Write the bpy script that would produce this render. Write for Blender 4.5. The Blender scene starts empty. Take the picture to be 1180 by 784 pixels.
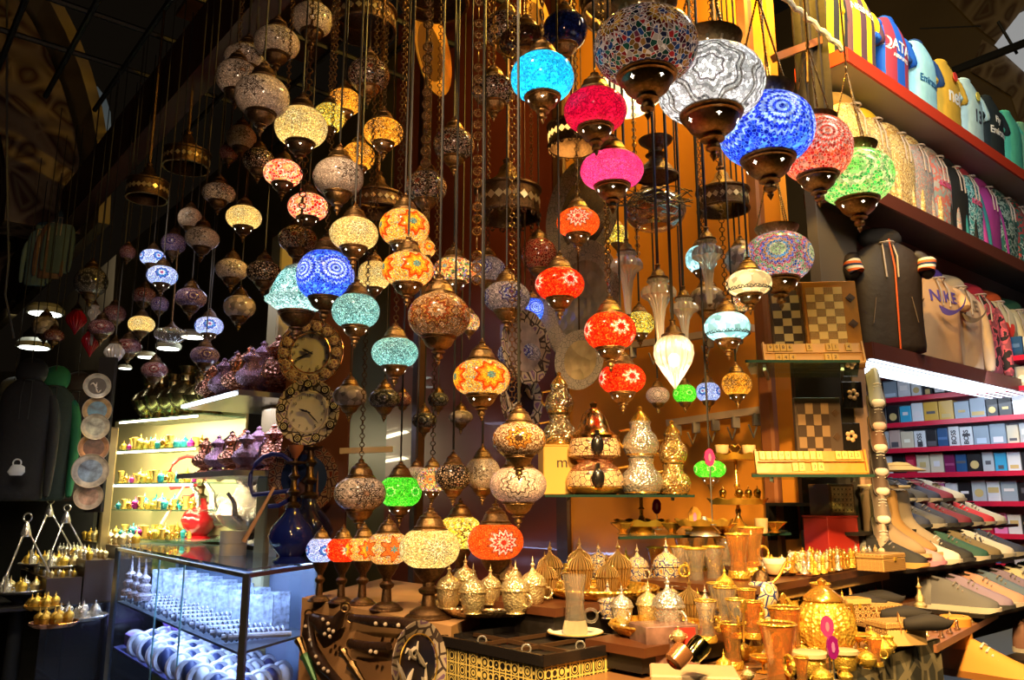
import bpy, math, random
from math import pi, sin, cos, radians, sqrt, atan2
from mathutils import Matrix, Vector, Euler
random.seed(7)
sc = bpy.context.scene
col = sc.collection
# ------------------------------------------------------------------ camera, world, lights, exposure
FPX = 925.0; PT = math.atan(183/925.0); CZ = 1.5; CP, SP = cos(PT), sin(PT)
cd = bpy.data.cameras.new('camera'); cam = bpy.data.objects.new('camera', cd); col.objects.link(cam)
cam.location = (0, 0, CZ); cam.rotation_euler = (pi/2+PT, 0, 0)
cd.sensor_width = 36; cd.lens = FPX/1180*36; cd.clip_start = .05; cd.clip_end = 200
sc.camera = cam
sc.view_settings.view_transform = 'Standard'; sc.view_settings.look = 'None'
sc.view_settings.exposure = 0.0; sc.view_settings.gamma = 1; sc.view_settings.use_curve_mapping = False
cy = sc.cycles
cy.max_bounces = 7; cy.diffuse_bounces = 2; cy.glossy_bounces = 3; cy.transmission_bounces = 4; cy.transparent_max_bounces = 16
cy.caustics_reflective = False; cy.caustics_refractive = False; cy.sample_clamp_indirect = 4; cy.use_denoising = True
w = bpy.data.worlds.new('world'); sc.world = w; w.use_nodes = True
w.node_tree.nodes['Background'].inputs[0].default_value = (.5, .36, .22, 1)
w.node_tree.nodes['Background'].inputs[1].default_value = .008
def ray(x, y):
    dx = (x-590)/FPX; dy = (392-y)/FPX
    return Vector((dx, CP-dy*SP, SP+dy*CP))
def atD(x, y, D):
    r = ray(x, y); return Vector((0, 0, CZ))+r*(D/r.y)
def atz(x, y, z):
    r = ray(x, y); return Vector((0, 0, CZ))+r*((z-CZ)/r.z)
def on(x, D, z):
    c = D*CP+(z-CZ)*SP; return Vector(((x-590)/FPX*c, D, z))
def atplane(x, y, p, n):
    r = ray(x, y); o = Vector((0, 0, CZ)); return o+r*((p-o).dot(n)/r.dot(n))
def mpp(p):                                   # metres per pixel at a point
    return (p.y*CP+(p.z-CZ)*SP)/FPX
U = Vector((.769, .639, 0)); W = Vector((-.642, .767, 0)); UP = Vector((0, 0, 1))
def light(name, kind, loc, power, color, size=.1, target=None, spot=None, blend=.6, parent=None, sy=None):
    d = bpy.data.lights.new(name, kind); d.energy = power; d.color = color
    if kind == 'AREA':
        d.size = size
        if sy: d.shape = 'RECTANGLE'; d.size_y = sy
    else: d.shadow_soft_size = size
    if spot: d.spot_size = spot; d.spot_blend = blend
    o = bpy.data.objects.new(name, d); col.objects.link(o); o.location = loc
    if target is not None: o.rotation_euler = (Vector(target)-Vector(loc)).to_track_quat('-Z', 'Y').to_euler()
    if parent: o.parent = parent
    return o
WARM = (1, .56, .17); COOL = (.55, .72, 1)
light('spot_gold', 'SPOT', (.35, .75, 2.55), 390, (1, .60, .2), .05, (.75, 2.2, 1.2), 1.15, .7)
light('spot_gold', 'SPOT', (1.0, 1.35, 2.6), 270, (1, .60, .20), .06, (1.12, 2.5, 1.3), .85, .7)
light('spot_middle', 'SPOT', (-.6, 1.0, 3.4), 170, (1, .66, .36), .08, (-.3, 2.6, 1.4), 1.1, .8)
light('spot_lamps', 'SPOT', (-.1, .7, 2.3), 75, (1, .66, .42), .1, (-1.0, 3.2, 2.7), 1.3, .9)
light('wall_glow', 'POINT', (1.15, 2.85, 4.1), 210, (1, .58, .06), .06)
light('counter_spot', 'SPOT', (.15, .5, 2.3), 120, (1, .66, .3), .03, (.5, 2.1, 1.2), .9, .8)
light('counter_spot', 'SPOT', (-.5, .7, 2.2), 80, (1, .6, .3), .03, (-.35, 2.3, 1.05), .8, .8)
light('wall_glow', 'POINT', (.35, 3.1, 3.75), 26, (1, .58, .1), .06)
light('spot_clothes', 'AREA', (1.7, 1.9, 3.6), 22, (1, .86, .62), .5, (2.3, 4.0, 2.9))
light('spot_shirts', 'AREA', (2.1, 2.9, 4.6), 30, (.95, 1, .95), .6, (2.1, 3.8, 3.6))
light('spot_marled', 'SPOT', (1.15, 2.4, 3.6), 130, (1, .62, .16), .05, (1.75, 3.5, 2.95), .9, .7)
light('hall_fill', 'AREA', (-6, 12, 5.5), 40, (.8, .72, .5), 3, (-8, 16, 5))
light('spot_far', 'SPOT', (-1.9, 3.2, 3.4), 60, (1, .8, .6), .1, (-2.4, 4.9, 1.9), 1.1, .8)
light('spot_trays', 'SPOT', (-2.6, 3.6, 2.6), 26, (1, .9, .62), .1, (-3.3, 5.6, 1.1), .8, .8)
# ------------------------------------------------------------------ mesh collector
class MB:
    def __init__(s): s.v = []; s.f = []; s.m = []; s.M = Matrix(); s.mi = 0
    def add(s, vs, fs):
        n = len(s.v); s.v += [tuple(s.M @ Vector(v)) for v in vs]; s.f += [tuple(i+n for i in f) for f in fs]; s.m += [s.mi]*len(fs); return s
    def box(s, c, d, bev=0):
        x, y, z = c; a, b, h = d[0]/2, d[1]/2, d[2]/2
        if bev <= 0:
            return s.add([(x+i*a, y+j*b, z+k*h) for i in (-1, 1) for j in (-1, 1) for k in (-1, 1)],
                  [(0, 1, 3, 2), (4, 6, 7, 5), (0, 4, 5, 1), (2, 3, 7, 6), (0, 2, 6, 4), (1, 5, 7, 3)])
        e = min(bev, a*.9, b*.9, h*.9); rings = []
        for zz, q in ((-h, e), (-h+e, 0), (h-e, 0), (h, e)):
            A, B = a-q, b-q; c2 = e if q == 0 else e*.5
            rings.append([(x+A-c2, y-B, z+zz), (x+A, y-B+c2, z+zz), (x+A, y+B-c2, z+zz), (x+A-c2, y+B, z+zz), (x-A+c2, y+B, z+zz), (x-A, y+B-c2, z+zz), (x-A, y-B+c2, z+zz), (x-A+c2, y-B, z+zz)])
        return s.loft(rings)
    def loft(s, rings, caps=True, closed=True):
        n = len(rings[0]); vs = [v for r in rings for v in r]; fs = []
        for i in range(len(rings)-1):
            for j in range(n if closed else n-1):
                k = (j+1) % n; fs.append((i*n+j, i*n+k, (i+1)*n+k, (i+1)*n+j))
        if caps: fs.append(tuple(range(n-1, -1, -1))); fs.append(tuple((len(rings)-1)*n+j for j in range(n)))
        return s.add(vs, fs)
    def lathe(s, prof, n=20, c=(0, 0, 0), flute=None, caps=True):
        rings = []
        for p in prof:
            r, z = p[0], p[1]
            rr = [r*(1+(flute[1]*cos(flute[0]*2*pi*j/n) if flute else 0)) for j in range(n)]
            rings.append([(c[0]+rr[j]*cos(2*pi*j/n), c[1]+rr[j]*sin(2*pi*j/n), c[2]+z) for j in range(n)])
        return s.loft(rings, caps)
    def tube(s, pts, r, n=6, caps=True):
        pts = [Vector(p) for p in pts]; rings = []; nn = len(pts)
        rs = r if isinstance(r, (list, tuple)) else [r]*nn
        for i, p in enumerate(pts):
            t = (pts[min(i+1, nn-1)]-pts[max(i-1, 0)]).normalized()
            a = t.cross(Vector((0, 0, 1)) if abs(t.z) < .9 else Vector((1, 0, 0))).normalized(); b = t.cross(a)
            rings.append([tuple(p+(a*cos(2*pi*j/n)+b*sin(2*pi*j/n))*rs[i]) for j in range(n)])
        return s.loft(rings, caps)
    def ring(s, c, R, r, axis='z', N=16, n=6, sy=1.0):
        vs = []; fs = []
        for i in range(N):
            a = 2*pi*i/N
            for j in range(n):
                b = 2*pi*j/n; q = R+r*cos(b); p = (q*cos(a), q*sin(a)*sy, r*sin(b))
                if axis == 'y': p = (p[0], p[2], p[1])
                if axis == 'x': p = (p[2], p[0], p[1])
                vs.append((c[0]+p[0], c[1]+p[1], c[2]+p[2]))
        for i in range(N):
            for j in range(n):
                fs.append((i*n+j, ((i+1) % N)*n+j, ((i+1) % N)*n+(j+1) % n, i*n+(j+1) % n))
        return s.add(vs, fs)
    def ball(s, c, r, n=12, k=8, sc=(1, 1, 1)):
        return s.add(*_ball(c, r, n, k, sc))
    def prism(s, poly, z0, z1):
        n = len(poly); return s.loft([[(p[0], p[1], z0) for p in poly], [(p[0], p[1], z1) for p in poly]])
    def disc(s, poly):                         # poly in xz, extruded along y
        return s
    def slabpts(s, pts, t):                    # pts: coplanar 3D points, extruded along normal by t
        pts = [Vector(p) for p in pts]; nrm = (pts[1]-pts[0]).cross(pts[2]-pts[0]).normalized()
        return s.loft([[tuple(p) for p in pts], [tuple(p+nrm*t) for p in pts]])
    def build(s, name, mat, parent=None, smooth=True, bevel=None, subd=0):
        me = bpy.data.meshes.new(name); me.from_pydata(s.v, [], s.f)
        for m in (mat if isinstance(mat, (list, tuple)) else [mat]): me.materials.append(m)
        me.polygons.foreach_set('material_index', s.m)
        if smooth:
            me.polygons.foreach_set('use_smooth', [True]*len(s.f))
        me.update()
        o = bpy.data.objects.new(name, me); col.objects.link(o)
        if smooth:
            try: me.set_sharp_from_angle(angle=radians(smooth if smooth is not True else 42))
            except Exception: pass
        if parent is not None: o.parent = parent
        if subd:
            md = o.modifiers.new('subsurf', 'SUBSURF'); md.levels = subd; md.render_levels = subd
        return o
def _ball(c, r, n, k, sc_):
    vs = []; fs = []
    vs.append((c[0], c[1], c[2]-r*sc_[2]))
    for i in range(1, k):
        a = -pi/2+pi*i/k
        for j in range(n):
            b = 2*pi*j/n; vs.append((c[0]+r*sc_[0]*cos(a)*cos(b), c[1]+r*sc_[1]*cos(a)*sin(b), c[2]+r*sc_[2]*sin(a)))
    vs.append((c[0], c[1], c[2]+r*sc_[2])); top = len(vs)-1
    for j in range(n): fs.append((0, 1+(j+1) % n, 1+j))
    for i in range(k-2):
        for j in range(n):
            fs.append((1+i*n+j, 1+i*n+(j+1) % n, 1+(i+1)*n+(j+1) % n, 1+(i+1)*n+j))
    for j in range(n): fs.append((1+(k-2)*n+j, 1+(k-2)*n+(j+1) % n, top))
    return vs, fs
def tag(o, label=None, cat=None, group=None, kind=None):
    if label: o['label'] = label
    if cat: o['category'] = cat
    if group: o['group'] = group
    if kind: o['kind'] = kind
    return o
def thing(name, label, cat, loc=(0, 0, 0), rz=0, group=None, scale=1, rot=None):
    o = bpy.data.objects.new(name, None); col.objects.link(o); o.empty_display_size = .05
    o.location = loc; o.rotation_euler = rot if rot is not None else (0, 0, rz)
    o.scale = (scale,)*3 if not isinstance(scale, tuple) else scale
    return tag(o, label, cat, group)
def part(name, data, parent, label=None):      # a part that shares a prepared mesh
    o = bpy.data.objects.new(name, data); col.objects.link(o); o.parent = parent
    if label: o['label'] = label
    return o
def dup(root, loc=None, rz=None, label=None, scale=None, group=None, rot=None):
    def rec(o, par):
        c = o.copy(); col.objects.link(c); c.parent = par
        for ch in o.children: rec(ch, c)
        return c
    c = rec(root, None)
    if loc is not None: c.location = loc
    if rz is not None: c.rotation_euler = (0, 0, rz)
    if rot is not None: c.rotation_euler = rot
    if scale is not None: c.scale = (scale,)*3 if not isinstance(scale, tuple) else scale
    if label: c['label'] = label
    if group: c['group'] = group
    return c
def remat(root, mp):                           # give a copied thing other materials on named parts
    for ch in root.children_recursive:
        k = ch.name.split('.')[0]
        if k in mp:
            ch.data = meshmat(ch.data, mp[k])
_mm = {}
def meshmat(me, mat):
    key = (me.name, mat.name)
    if key not in _mm:
        n = me.copy(); n.materials[0] = mat; _mm[key] = n
    return _mm[key]
def facecam(p, off=0): return atan2(-p[1], -p[0])+off
def struct(name, mb, mat, smooth=False):
    o = mb.build(name, mat, None, smooth); o['kind'] = 'structure'; return o
# ------------------------------------------------------------------ materials
MATS = {}
def _new(name):
    m = bpy.data.materials.new(name); m.use_nodes = True
    nt = m.node_tree; b = nt.nodes['Principled BSDF']; return m, nt, b
def N(nt, t, **kw):
    n = nt.nodes.new(t)
    for k, v in kw.items():
        if k.startswith('i'): n.inputs[int(k[1:])].default_value = v
        else: setattr(n, k, v)
    return n
def c4(c): return (c[0], c[1], c[2], 1)
def ramp(nt, stops, interp='LINEAR'):
    r = nt.nodes.new('ShaderNodeValToRGB'); r.color_ramp.interpolation = interp; e = r.color_ramp.elements
    while len(e) > 1: e.remove(e[-1])
    e[0].position = stops[0][0]; e[0].color = c4(stops[0][1])
    for p, c in stops[1:]:
        x = e.new(p); x.color = c4(c)
    return r
def mat(name, color, rough=.5, metal=0, bump=0, bscale=60, var=0, emis=0, ecol=None, alpha=None, coat=0, vscale=None, vor=False, dist=.01):
    if name in MATS: return MATS[name]
    m, nt, b = _new(name); L = nt.links
    b.inputs['Base Color'].default_value = c4(color); b.inputs['Roughness'].default_value = rough; b.inputs['Metallic'].default_value = metal
    if coat: b.inputs['Coat Weight'].default_value = coat
    tc = None
    if var:
        tc = N(nt, 'ShaderNodeTexCoord'); n = N(nt, 'ShaderNodeTexNoise'); n.inputs['Scale'].default_value = vscale or bscale/3; n.inputs['Detail'].default_value = 4
        L.new(tc.outputs['Object'], n.inputs['Vector'])
        r = ramp(nt, [(.3, tuple(max(0, c*(1-var)) for c in color)), (.7, tuple(min(1, c*(1+var)) for c in color))])
        L.new(n.outputs[0], r.inputs[0]); L.new(r.outputs[0], b.inputs['Base Color'])
    if bump:
        tc = tc or N(nt, 'ShaderNodeTexCoord')
        n = N(nt, 'ShaderNodeTexVoronoi' if vor else 'ShaderNodeTexNoise'); n.inputs['Scale'].default_value = bscale
        L.new(tc.outputs['Object'], n.inputs['Vector'])
        bp = N(nt, 'ShaderNodeBump'); bp.inputs['Strength'].default_value = bump; bp.inputs['Distance'].default_value = dist
        L.new(n.outputs[0], bp.inputs['Height']); L.new(bp.outputs[0], b.inputs['Normal'])
    if emis:
        b.inputs['Emission Color'].default_value = c4(ecol or color); b.inputs['Emission Strength'].default_value = emis
    MATS[name] = m; return m
def glass(name, color=(1, 1, 1), amount=.12, rough=.03, body=.0, edge=.75):
    """thin glass: mostly transparent, fresnel gloss, a little body colour"""
    if name in MATS: return MATS[name]
    m, nt, b = _new(name); L = nt.links; out = nt.nodes['Material Output']
    tr = N(nt, 'ShaderNodeBsdfTransparent'); tr.inputs[0].default_value = c4(color)
    gl = N(nt, 'ShaderNodeBsdfGlossy'); gl.inputs['Roughness'].default_value = rough
    lw = N(nt, 'ShaderNodeLayerWeight'); lw.inputs[0].default_value = .35
    mx = N(nt, 'ShaderNodeMixShader'); ma = N(nt, 'ShaderNodeMath', operation='MULTIPLY_ADD'); ma.inputs[1].default_value = edge; ma.inputs[2].default_value = amount
    ma.use_clamp = True
    L.new(lw.outputs['Facing'], ma.inputs[0]); L.new(ma.outputs[0], mx.inputs[0]); L.new(tr.outputs[0], mx.inputs[1]); L.new(gl.outputs[0], mx.inputs[2])
    if body:
        df = N(nt, 'ShaderNodeBsdfDiffuse'); df.inputs[0].default_value = c4(color); m2 = N(nt, 'ShaderNodeMixShader'); m2.inputs[0].default_value = body
        L.new(mx.outputs[0], m2.inputs[1]); L.new(df.outputs[0], m2.inputs[2]); L.new(m2.outputs[0], out.inputs[0])
    else: L.new(mx.outputs[0], out.inputs[0])
    MATS[name] = m; return m
def mosaic(name, bg, rings, n=3, k=10, scale=22, R=.5, grout=(.05, .03, .02), gw=.035, emis=0, trans=0, amp=.1, rough=.15, phase=0.0, tilt=0, zof=0.0):
    """glass tesserae on a globe: random tiles with round flowers of coloured rings about the equator"""
    if name in MATS: return MATS[name]
    m, nt, b = _new(name); L = nt.links; out = nt.nodes['Material Output']
    def M(op, a, b_=None, c=None):
        q = N(nt, 'ShaderNodeMath', operation=op)
        for i, x in enumerate((a, b_, c)):
            if x is None: continue
            if isinstance(x, (int, float)): q.inputs[i].default_value = x
            else: L.new(x, q.inputs[i])
        return q.outputs[0]
    tc = N(nt, 'ShaderNodeTexCoord'); co = tc.outputs['Object']
    vc = N(nt, 'ShaderNodeTexVoronoi'); vc.inputs['Scale'].default_value = scale; L.new(co, vc.inputs['Vector'])
    ve = N(nt, 'ShaderNodeTexVoronoi', feature='DISTANCE_TO_EDGE'); ve.inputs['Scale'].default_value = scale; L.new(co, ve.inputs['Vector'])
    sx = N(nt, 'ShaderNodeSeparateXYZ'); L.new(co, sx.inputs[0])
    th = M('ARCTAN2', sx.outputs[1], sx.outputs[0])
    a = M('MULTIPLY_ADD', th, n/(2*pi), .5+phase)
    du = M('MULTIPLY', M('SUBTRACT', M('FRACT', a), .5), 2*pi/n*.92)
    dv = M('MULTIPLY', M('SUBTRACT', sx.outputs[2], zof), 1.15)
    d = M('DIVIDE', M('SQRT', M('ADD', M('MULTIPLY', du, du), M('MULTIPLY', dv, dv))), R)
    pet = M('COSINE', M('MULTIPLY', M('ARCTAN2', dv, du), k))
    d2 = M('MULTIPLY', d, M('MULTIPLY_ADD', pet, amp, 1.0))
    sc_ = N(nt, 'ShaderNodeSeparateColor'); L.new(vc.outputs['Color'], sc_.inputs[0])
    bgr = ramp(nt, [(i/len(bg), c) for i, c in enumerate(bg)], 'CONSTANT'); L.new(sc_.outputs[0], bgr.inputs[0])
    res = bgr.outputs[0]
    if rings:
        rr = ramp(nt, [(0, rings[0][1])]+[(rings[i-1][0], rings[i][1]) for i in range(1, len(rings))], 'CONSTANT'); L.new(d2, rr.inputs[0])
        inside = M('LESS_THAN', d2, rings[-1][0])
        mx = N(nt, 'ShaderNodeMix', data_type='RGBA'); L.new(inside, mx.inputs[0]); L.new(res, mx.inputs[6]); L.new(rr.outputs[0], mx.inputs[7]); res = mx.outputs[2]
    br = M('MULTIPLY_ADD', M('POWER', sc_.outputs[1], 1.6), 1.15, .42)
    m3 = N(nt, 'ShaderNodeMix', data_type='RGBA', blend_type='MULTIPLY'); m3.inputs[0].default_value = 1
    cmb = N(nt, 'ShaderNodeCombineColor')
    for i in range(3): L.new(br, cmb.inputs[i])
    L.new(res, m3.inputs[6]); L.new(cmb.outputs[0], m3.inputs[7])
    g = M('LESS_THAN', ve.outputs['Distance'], gw)
    m4 = N(nt, 'ShaderNodeMix', data_type='RGBA'); L.new(g, m4.inputs[0]); L.new(m3.outputs[2], m4.inputs[6]); m4.inputs[7].default_value = c4(grout)
    fin = m4.outputs[2]
    L.new(fin, b.inputs['Base Color']); b.inputs['Roughness'].default_value = rough
    if emis: L.new(fin, b.inputs['Emission Color']); b.inputs['Emission Strength'].default_value = emis
    if trans:
        tl = N(nt, 'ShaderNodeBsdfTranslucent'); L.new(fin, tl.inputs[0]); ms = N(nt, 'ShaderNodeMixShader'); ms.inputs[0].default_value = trans
        L.new(b.outputs[0], ms.inputs[1]); L.new(tl.outputs[0], ms.inputs[2]); L.new(ms.outputs[0], out.inputs[0])
    MATS[name] = m; return m
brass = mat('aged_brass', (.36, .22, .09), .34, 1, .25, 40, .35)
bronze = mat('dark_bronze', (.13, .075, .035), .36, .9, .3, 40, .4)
gold = mat('gold', (1, .58, .09), .3, .7, .28, 9, .2, vor=True, dist=.06, vscale=6)
goldt = mat('gold_tray', (1, .56, .10), .3, .8, .5, 90, .15, vor=True)
goldp = mat('polished_gold', (1, .55, .10), .2, .85)
silver = mat('engraved_silver', (.86, .82, .76), .26, .8, .3, 8, .2, vor=True, dist=.05, vscale=6)
steel = mat('brushed_aluminium', (.72, .75, .8), .3, 1)
copper = mat('copper', (.72, .34, .2), .24, .9, .5, 14, .35, vor=True, dist=.08, vscale=6)
blackm = mat('black_lacquer', (.012, .010, .010), .25, 0, coat=.4)
blackw = mat('black_wood', (.010, .007, .006), .55)
woodl = mat('light_wood', (.50, .27, .11), .5, 0, .15, 18, .2)
woodd = mat('dark_wood', (.07, .028, .012), .4, 0, .2, 14, .4)
woodr = mat('reddish_wood', (.26, .09, .03), .4, 0, .1, 14, .2)
whitep = mat('white_porcelain', (.85, .82, .76), .2)
cream = mat('cream_plastic', (.8, .68, .5), .4)
clear = glass('clear_glass'); pane = glass('window_glass', (.93, .98, 1), .02, .02, 0, .25)
ribclear = glass('ribbed_clear_glass', (.95, .9, .85), .34, .12, .34)
crystal = glass('cut_crystal', (.96, .93, .88), .10, .06, .05, .5)
shelfg = glass('shelf_glass', (.75, .95, .88), .12, .03, .05)
ledw = mat('led_white', (1, 1, 1), emis=9, ecol=(.72, .84, 1))
ledy = mat('led_yellow', (1, 1, 1), emis=9, ecol=(1, .9, .62))
cordm = mat('black_cord', (.02, .018, .015), .5)
star_m = mat('star_hole_glow', (1, 1, .9), emis=7, ecol=(1, .92, .72))
# ------------------------------------------------------------------ setting
stone = mat('paving_stone', (.16, .15, .13), .5, 0, .3, 6, .4)
plaster = mat('ochre_plaster', (.42, .33, .17), .8, 0, .1, 3, .15)
darkplaster = mat('dark_plaster', (.08, .06, .04), .8, 0, .1, 3, .3)
fascia = mat('brown_fascia', (.06, .016, .010), .6, 0, .1, 8, .2)
m = MB(); m.box((-2, 14, -.05), (44, 44, .1)); struct('floor', m, stone)
# back wall of the lamp stall: warm orange lacquered board, along W
A0 = on(931, 3.28, CZ); A0.z = 0
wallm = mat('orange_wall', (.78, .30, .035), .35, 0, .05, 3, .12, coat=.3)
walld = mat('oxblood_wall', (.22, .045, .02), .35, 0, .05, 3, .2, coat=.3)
def wallseg(name, p, q, z0, z1, t, mm):
    m = MB(); m.slabpts([Vector((p.x, p.y, z0)), Vector((q.x, q.y, z0)), Vector((q.x, q.y, z1)), Vector((p.x, p.y, z1))], t); return struct(name, m, mm)
B1 = A0+W*1.35; B2 = A0+W*3.15
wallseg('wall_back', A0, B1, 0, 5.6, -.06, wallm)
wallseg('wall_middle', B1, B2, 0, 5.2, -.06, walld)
B3 = B2-U*1.3+W*.1
# panel behind the left shelves, olive paint standing in for a mirror's hall reflection
wallseg('wall_shelves', B2, B2+W*2.0, 0, 5.0, -.06, mat('hall_reflection_olive', (.12, .095, .035), .4))
wallseg('wall_hall', B2+W*2.0, B2+W*16, 0, 5.2, -.06, darkplaster)
# timber posts along the stall's back wall
def post(name, p, w, d, z0, z1, mm):
    m = MB(); m.M = Matrix.Translation((p.x, p.y, 0)) @ Matrix.Rotation(atan2(U.y, U.x), 4, 'Z'); m.box((0, 0, (z0+z1)/2), (d, w, z1-z0), .01); return struct(name, m, mm)
post('pillar_1', on(900, 3.22, CZ)-U*.05, .06, .05, 0, 5.5, woodr)
post('pillar_2', B1-U*.05, .10, .06, 0, 4.6, woodd)
post('pillar_3', on(480, 4.7, CZ), .07, .06, 0, 4.6, woodd)
post('pillar_4', on(310, 5.05, CZ), .16, .10, 0, 3.2, mat('olive_post', (.42, .35, .16), .5))
post('pillar_5', on(123, 6.3, CZ), .07, .07, 0, 2.05, mat('gilt_frame', (.5, .4, .2), .3, .8))
# beam over the stall front, running down the hall
f0 = on(292, 4.6, 4.9); 
def beam(name, px1, D1, px2, D2, h, t, mm):
    p = atD(px1[0], px1[1], D1); q = atD(px2[0], px2[1], D2); m = MB()
    m.slabpts([p, q, q-UP*h, p-UP*h], t); return struct(name, m, mm)
dirv = (atD(290, -30, 3.6), )
fb = atD(300, -30, 4.2)
m = MB(); e = fb+W*13; m.slabpts([fb-W*6, e, e-UP*.42, fb-W*6-UP*.42], .15); struct('beam_1', m, fascia)
e2 = fb+UP*.25; m = MB(); m.slabpts([e2-W*6, e2+W*13, e2+W*13-UP*.08, e2-W*6-UP*.08], -.12); struct('beam_2', m, mat('black_iron', (.01, .01, .01), .5))
# hall vault: ochre plaster barrel with painted transverse arches
hallc = fb-U*2.9; hallc.z = 0
halfw = 2.9
mpaint = None
def painted(name, c1, c2, s):
    m, nt, b = _new(name); L = nt.links
    tc = N(nt, 'ShaderNodeTexCoord'); v = N(nt, 'ShaderNodeTexVoronoi', feature='DISTANCE_TO_EDGE'); v.inputs['Scale'].default_value = s
    wv = N(nt, 'ShaderNodeTexWave', wave_type='RINGS'); wv.inputs['Scale'].default_value = s*.35; wv.inputs['Distortion'].default_value = 9
    L.new(tc.outputs['Object'], v.inputs['Vector']); L.new(tc.outputs['Object'], wv.inputs['Vector'])
    mx = N(nt, 'ShaderNodeMath', operation='MULTIPLY'); L.new(v.outputs['Distance'], mx.inputs[0]); L.new(wv.outputs['Fac'], mx.inputs[1])
    r = ramp(nt, [(0, c2), (.1, c1), (.22, tuple(x*.6 for x in c2)), (.3, c1)]); L.new(mx.outputs[0], r.inputs[0]); L.new(r.outputs[0], b.inputs['Base Color'])
    MATS[name] = m; return m
mpaint = painted('painted_band', (.05, .012, .012), (.30, .22, .16), 3.2)
yw = atan2(W.y, W.x)-pi/2
def archband(name, s, r0, r1, thick, mm, z=4.1, segs=28, a0=0, a1=pi):
    m = MB(); rings = []
    for i in range(segs+1):
        a = a0+(a1-a0)*i/segs
        rr = []
        for (r, t) in ((r0, 0), (r1, 0), (r1, thick), (r0, thick)):
            p = hallc+U*(r*cos(a))+W*(s+t); rr.append((p.x, p.y, z+r*sin(a)*1.15))
        rings.append(rr)
    m.loft(rings, True); return struct(name, m, mm)
for i, s in enumerate((4.5, 8.2, 12.2)):
    archband('beam_%d' % (i+3), s, 2.3, 2.95, .5, mpaint)
archband('ceiling_hall', 4.0, 3.0, 3.1, 15, plaster)
m = MB(); p = hallc+W*19; m.slabpts([p-U*4, p+U*4, p+U*4+UP*9, p-U*4+UP*9], .1); struct('wall_end', m, darkplaster)
m = MB(); p = hallc-U*3.0+W*12; m.slabpts([p-W*8, p+W*7, p+W*7+UP*5, p-W*8+UP*5], .1); struct('wall_left', m, darkplaster)
# dim skylight openings high in the hall
skm = mat('dusk_sky_pane', (.2, .25, .3), emis=.05, ecol=(.5, .62, .7))
for i, (x, y, D, ww, hh) in enumerate([(95, 140, 13, .9, 1.5), (45, 150, 14.5, .8, 1.1), (12, 215, 16, 1.3, 1.1), (60, 255, 16.5, .6, .8)]):
    c = atD(x, y, D); m = MB()
    pts = [c+U*(ww/2*cos(a))+UP*(hh/2*sin(a) if sin(a) > 0 else hh*.5*sin(a)) for a in [2*pi*j/16 for j in range(16)]]
    m.slabpts(pts, .05); struct('window_%d' % (i+1), m, skm)
# clothes stall: side wall along U, upper vault, perfume niche
C = atz(1005, 412, 2.09); C.z = 0                    # front corner line of the shelves
nW = Vector((-.642, .767, 0))
SW = C+W*.24
greyw = mat('grey_board', (.30, .29, .27), .6)
m = MB(); m.slabpts([SW-U*.02+UP*2.10, SW+U*5+UP*2.10, SW+U*5+UP*3.95, SW-U*.02+UP*3.95], .05); struct('wall_clothes', m, mat('taupe_board', (.16, .13, .11), .6))
m = MB(); p = SW+U*7.2; m.slabpts([p+W*5+UP*3.0, p-W*6+UP*3.0, p-W*6+UP*9, p+W*5+UP*9], -.1); struct('wall_vault', m, mat('umber_plaster', (.20, .15, .095), .8, 0, .1, 2, .15))
mp2 = painted('painted_panel', (.13, .08, .06), (.34, .27, .2), 3.4)
def wallpanel(name, pxs, s, mm, t=.06):
    P = SW+U*s; pts = [atplane(x, y, P, U) for x, y in pxs]; m = MB(); m.slabpts(pts, t); return struct(name, m, mm)
wallpanel('trim_1', [(1085, -10), (1190, -10), (1172, 20), (1150, 50), (1122, 28)], 7.0, mp2)
wallpanel('trim_2', [(1132, 45), (1190, 85), (1190, 190), (1165, 110), (1118, 82)], 7.0, mp2)
wallpanel('window_5', [(1175, 15), (1190, 8), (1190, 92), (1146, 52)], 6.95, mat('evening_pane', (.5, .5, .5), emis=.30, ecol=(.8, .85, .9)), .04)
m = MB(); m.tube([atD(1095, 83, 6.0), atD(1200, 42, 6.0)], .035, 8); struct('beam_6', m, MATS['black_iron'])
m = MB(); m.tube([atD(1150, 25, 6.1), atD(1172, 62, 6.1)], .012, 8); struct('trim_3', m, MATS['black_iron'])
m = MB(); m.tube([atD(1060, 33, 5.9), atD(1130, 30, 5.9)], .006, 6); struct('trim_4', m, MATS['black_iron'])
# shelves of the clothes stall (each a white soffit with a red edge)
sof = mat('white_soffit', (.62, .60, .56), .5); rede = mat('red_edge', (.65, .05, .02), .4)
def cshelf(z, dw, label):
    t = thing('wall_shelf', label, 'shelf', (C.x, C.y, z), atan2(U.y, U.x))
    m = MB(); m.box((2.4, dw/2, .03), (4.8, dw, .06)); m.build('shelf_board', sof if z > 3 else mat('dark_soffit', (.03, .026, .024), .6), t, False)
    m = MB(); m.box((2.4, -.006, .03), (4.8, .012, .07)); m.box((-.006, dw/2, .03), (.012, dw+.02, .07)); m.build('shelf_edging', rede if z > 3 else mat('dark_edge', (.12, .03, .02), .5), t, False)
    return t
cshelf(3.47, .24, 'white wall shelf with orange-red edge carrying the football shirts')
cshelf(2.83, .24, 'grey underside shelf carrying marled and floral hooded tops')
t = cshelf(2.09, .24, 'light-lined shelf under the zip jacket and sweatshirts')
for k in range(5):
    m = MB(); m.box((2.2, .012+k*.05, -.006), (4.4, .010, .010)); m.build('light_strip', mat('soffit_led', (1, 1, 1), emis=2.6, ecol=(.75, .86, 1)), t, False)
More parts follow.
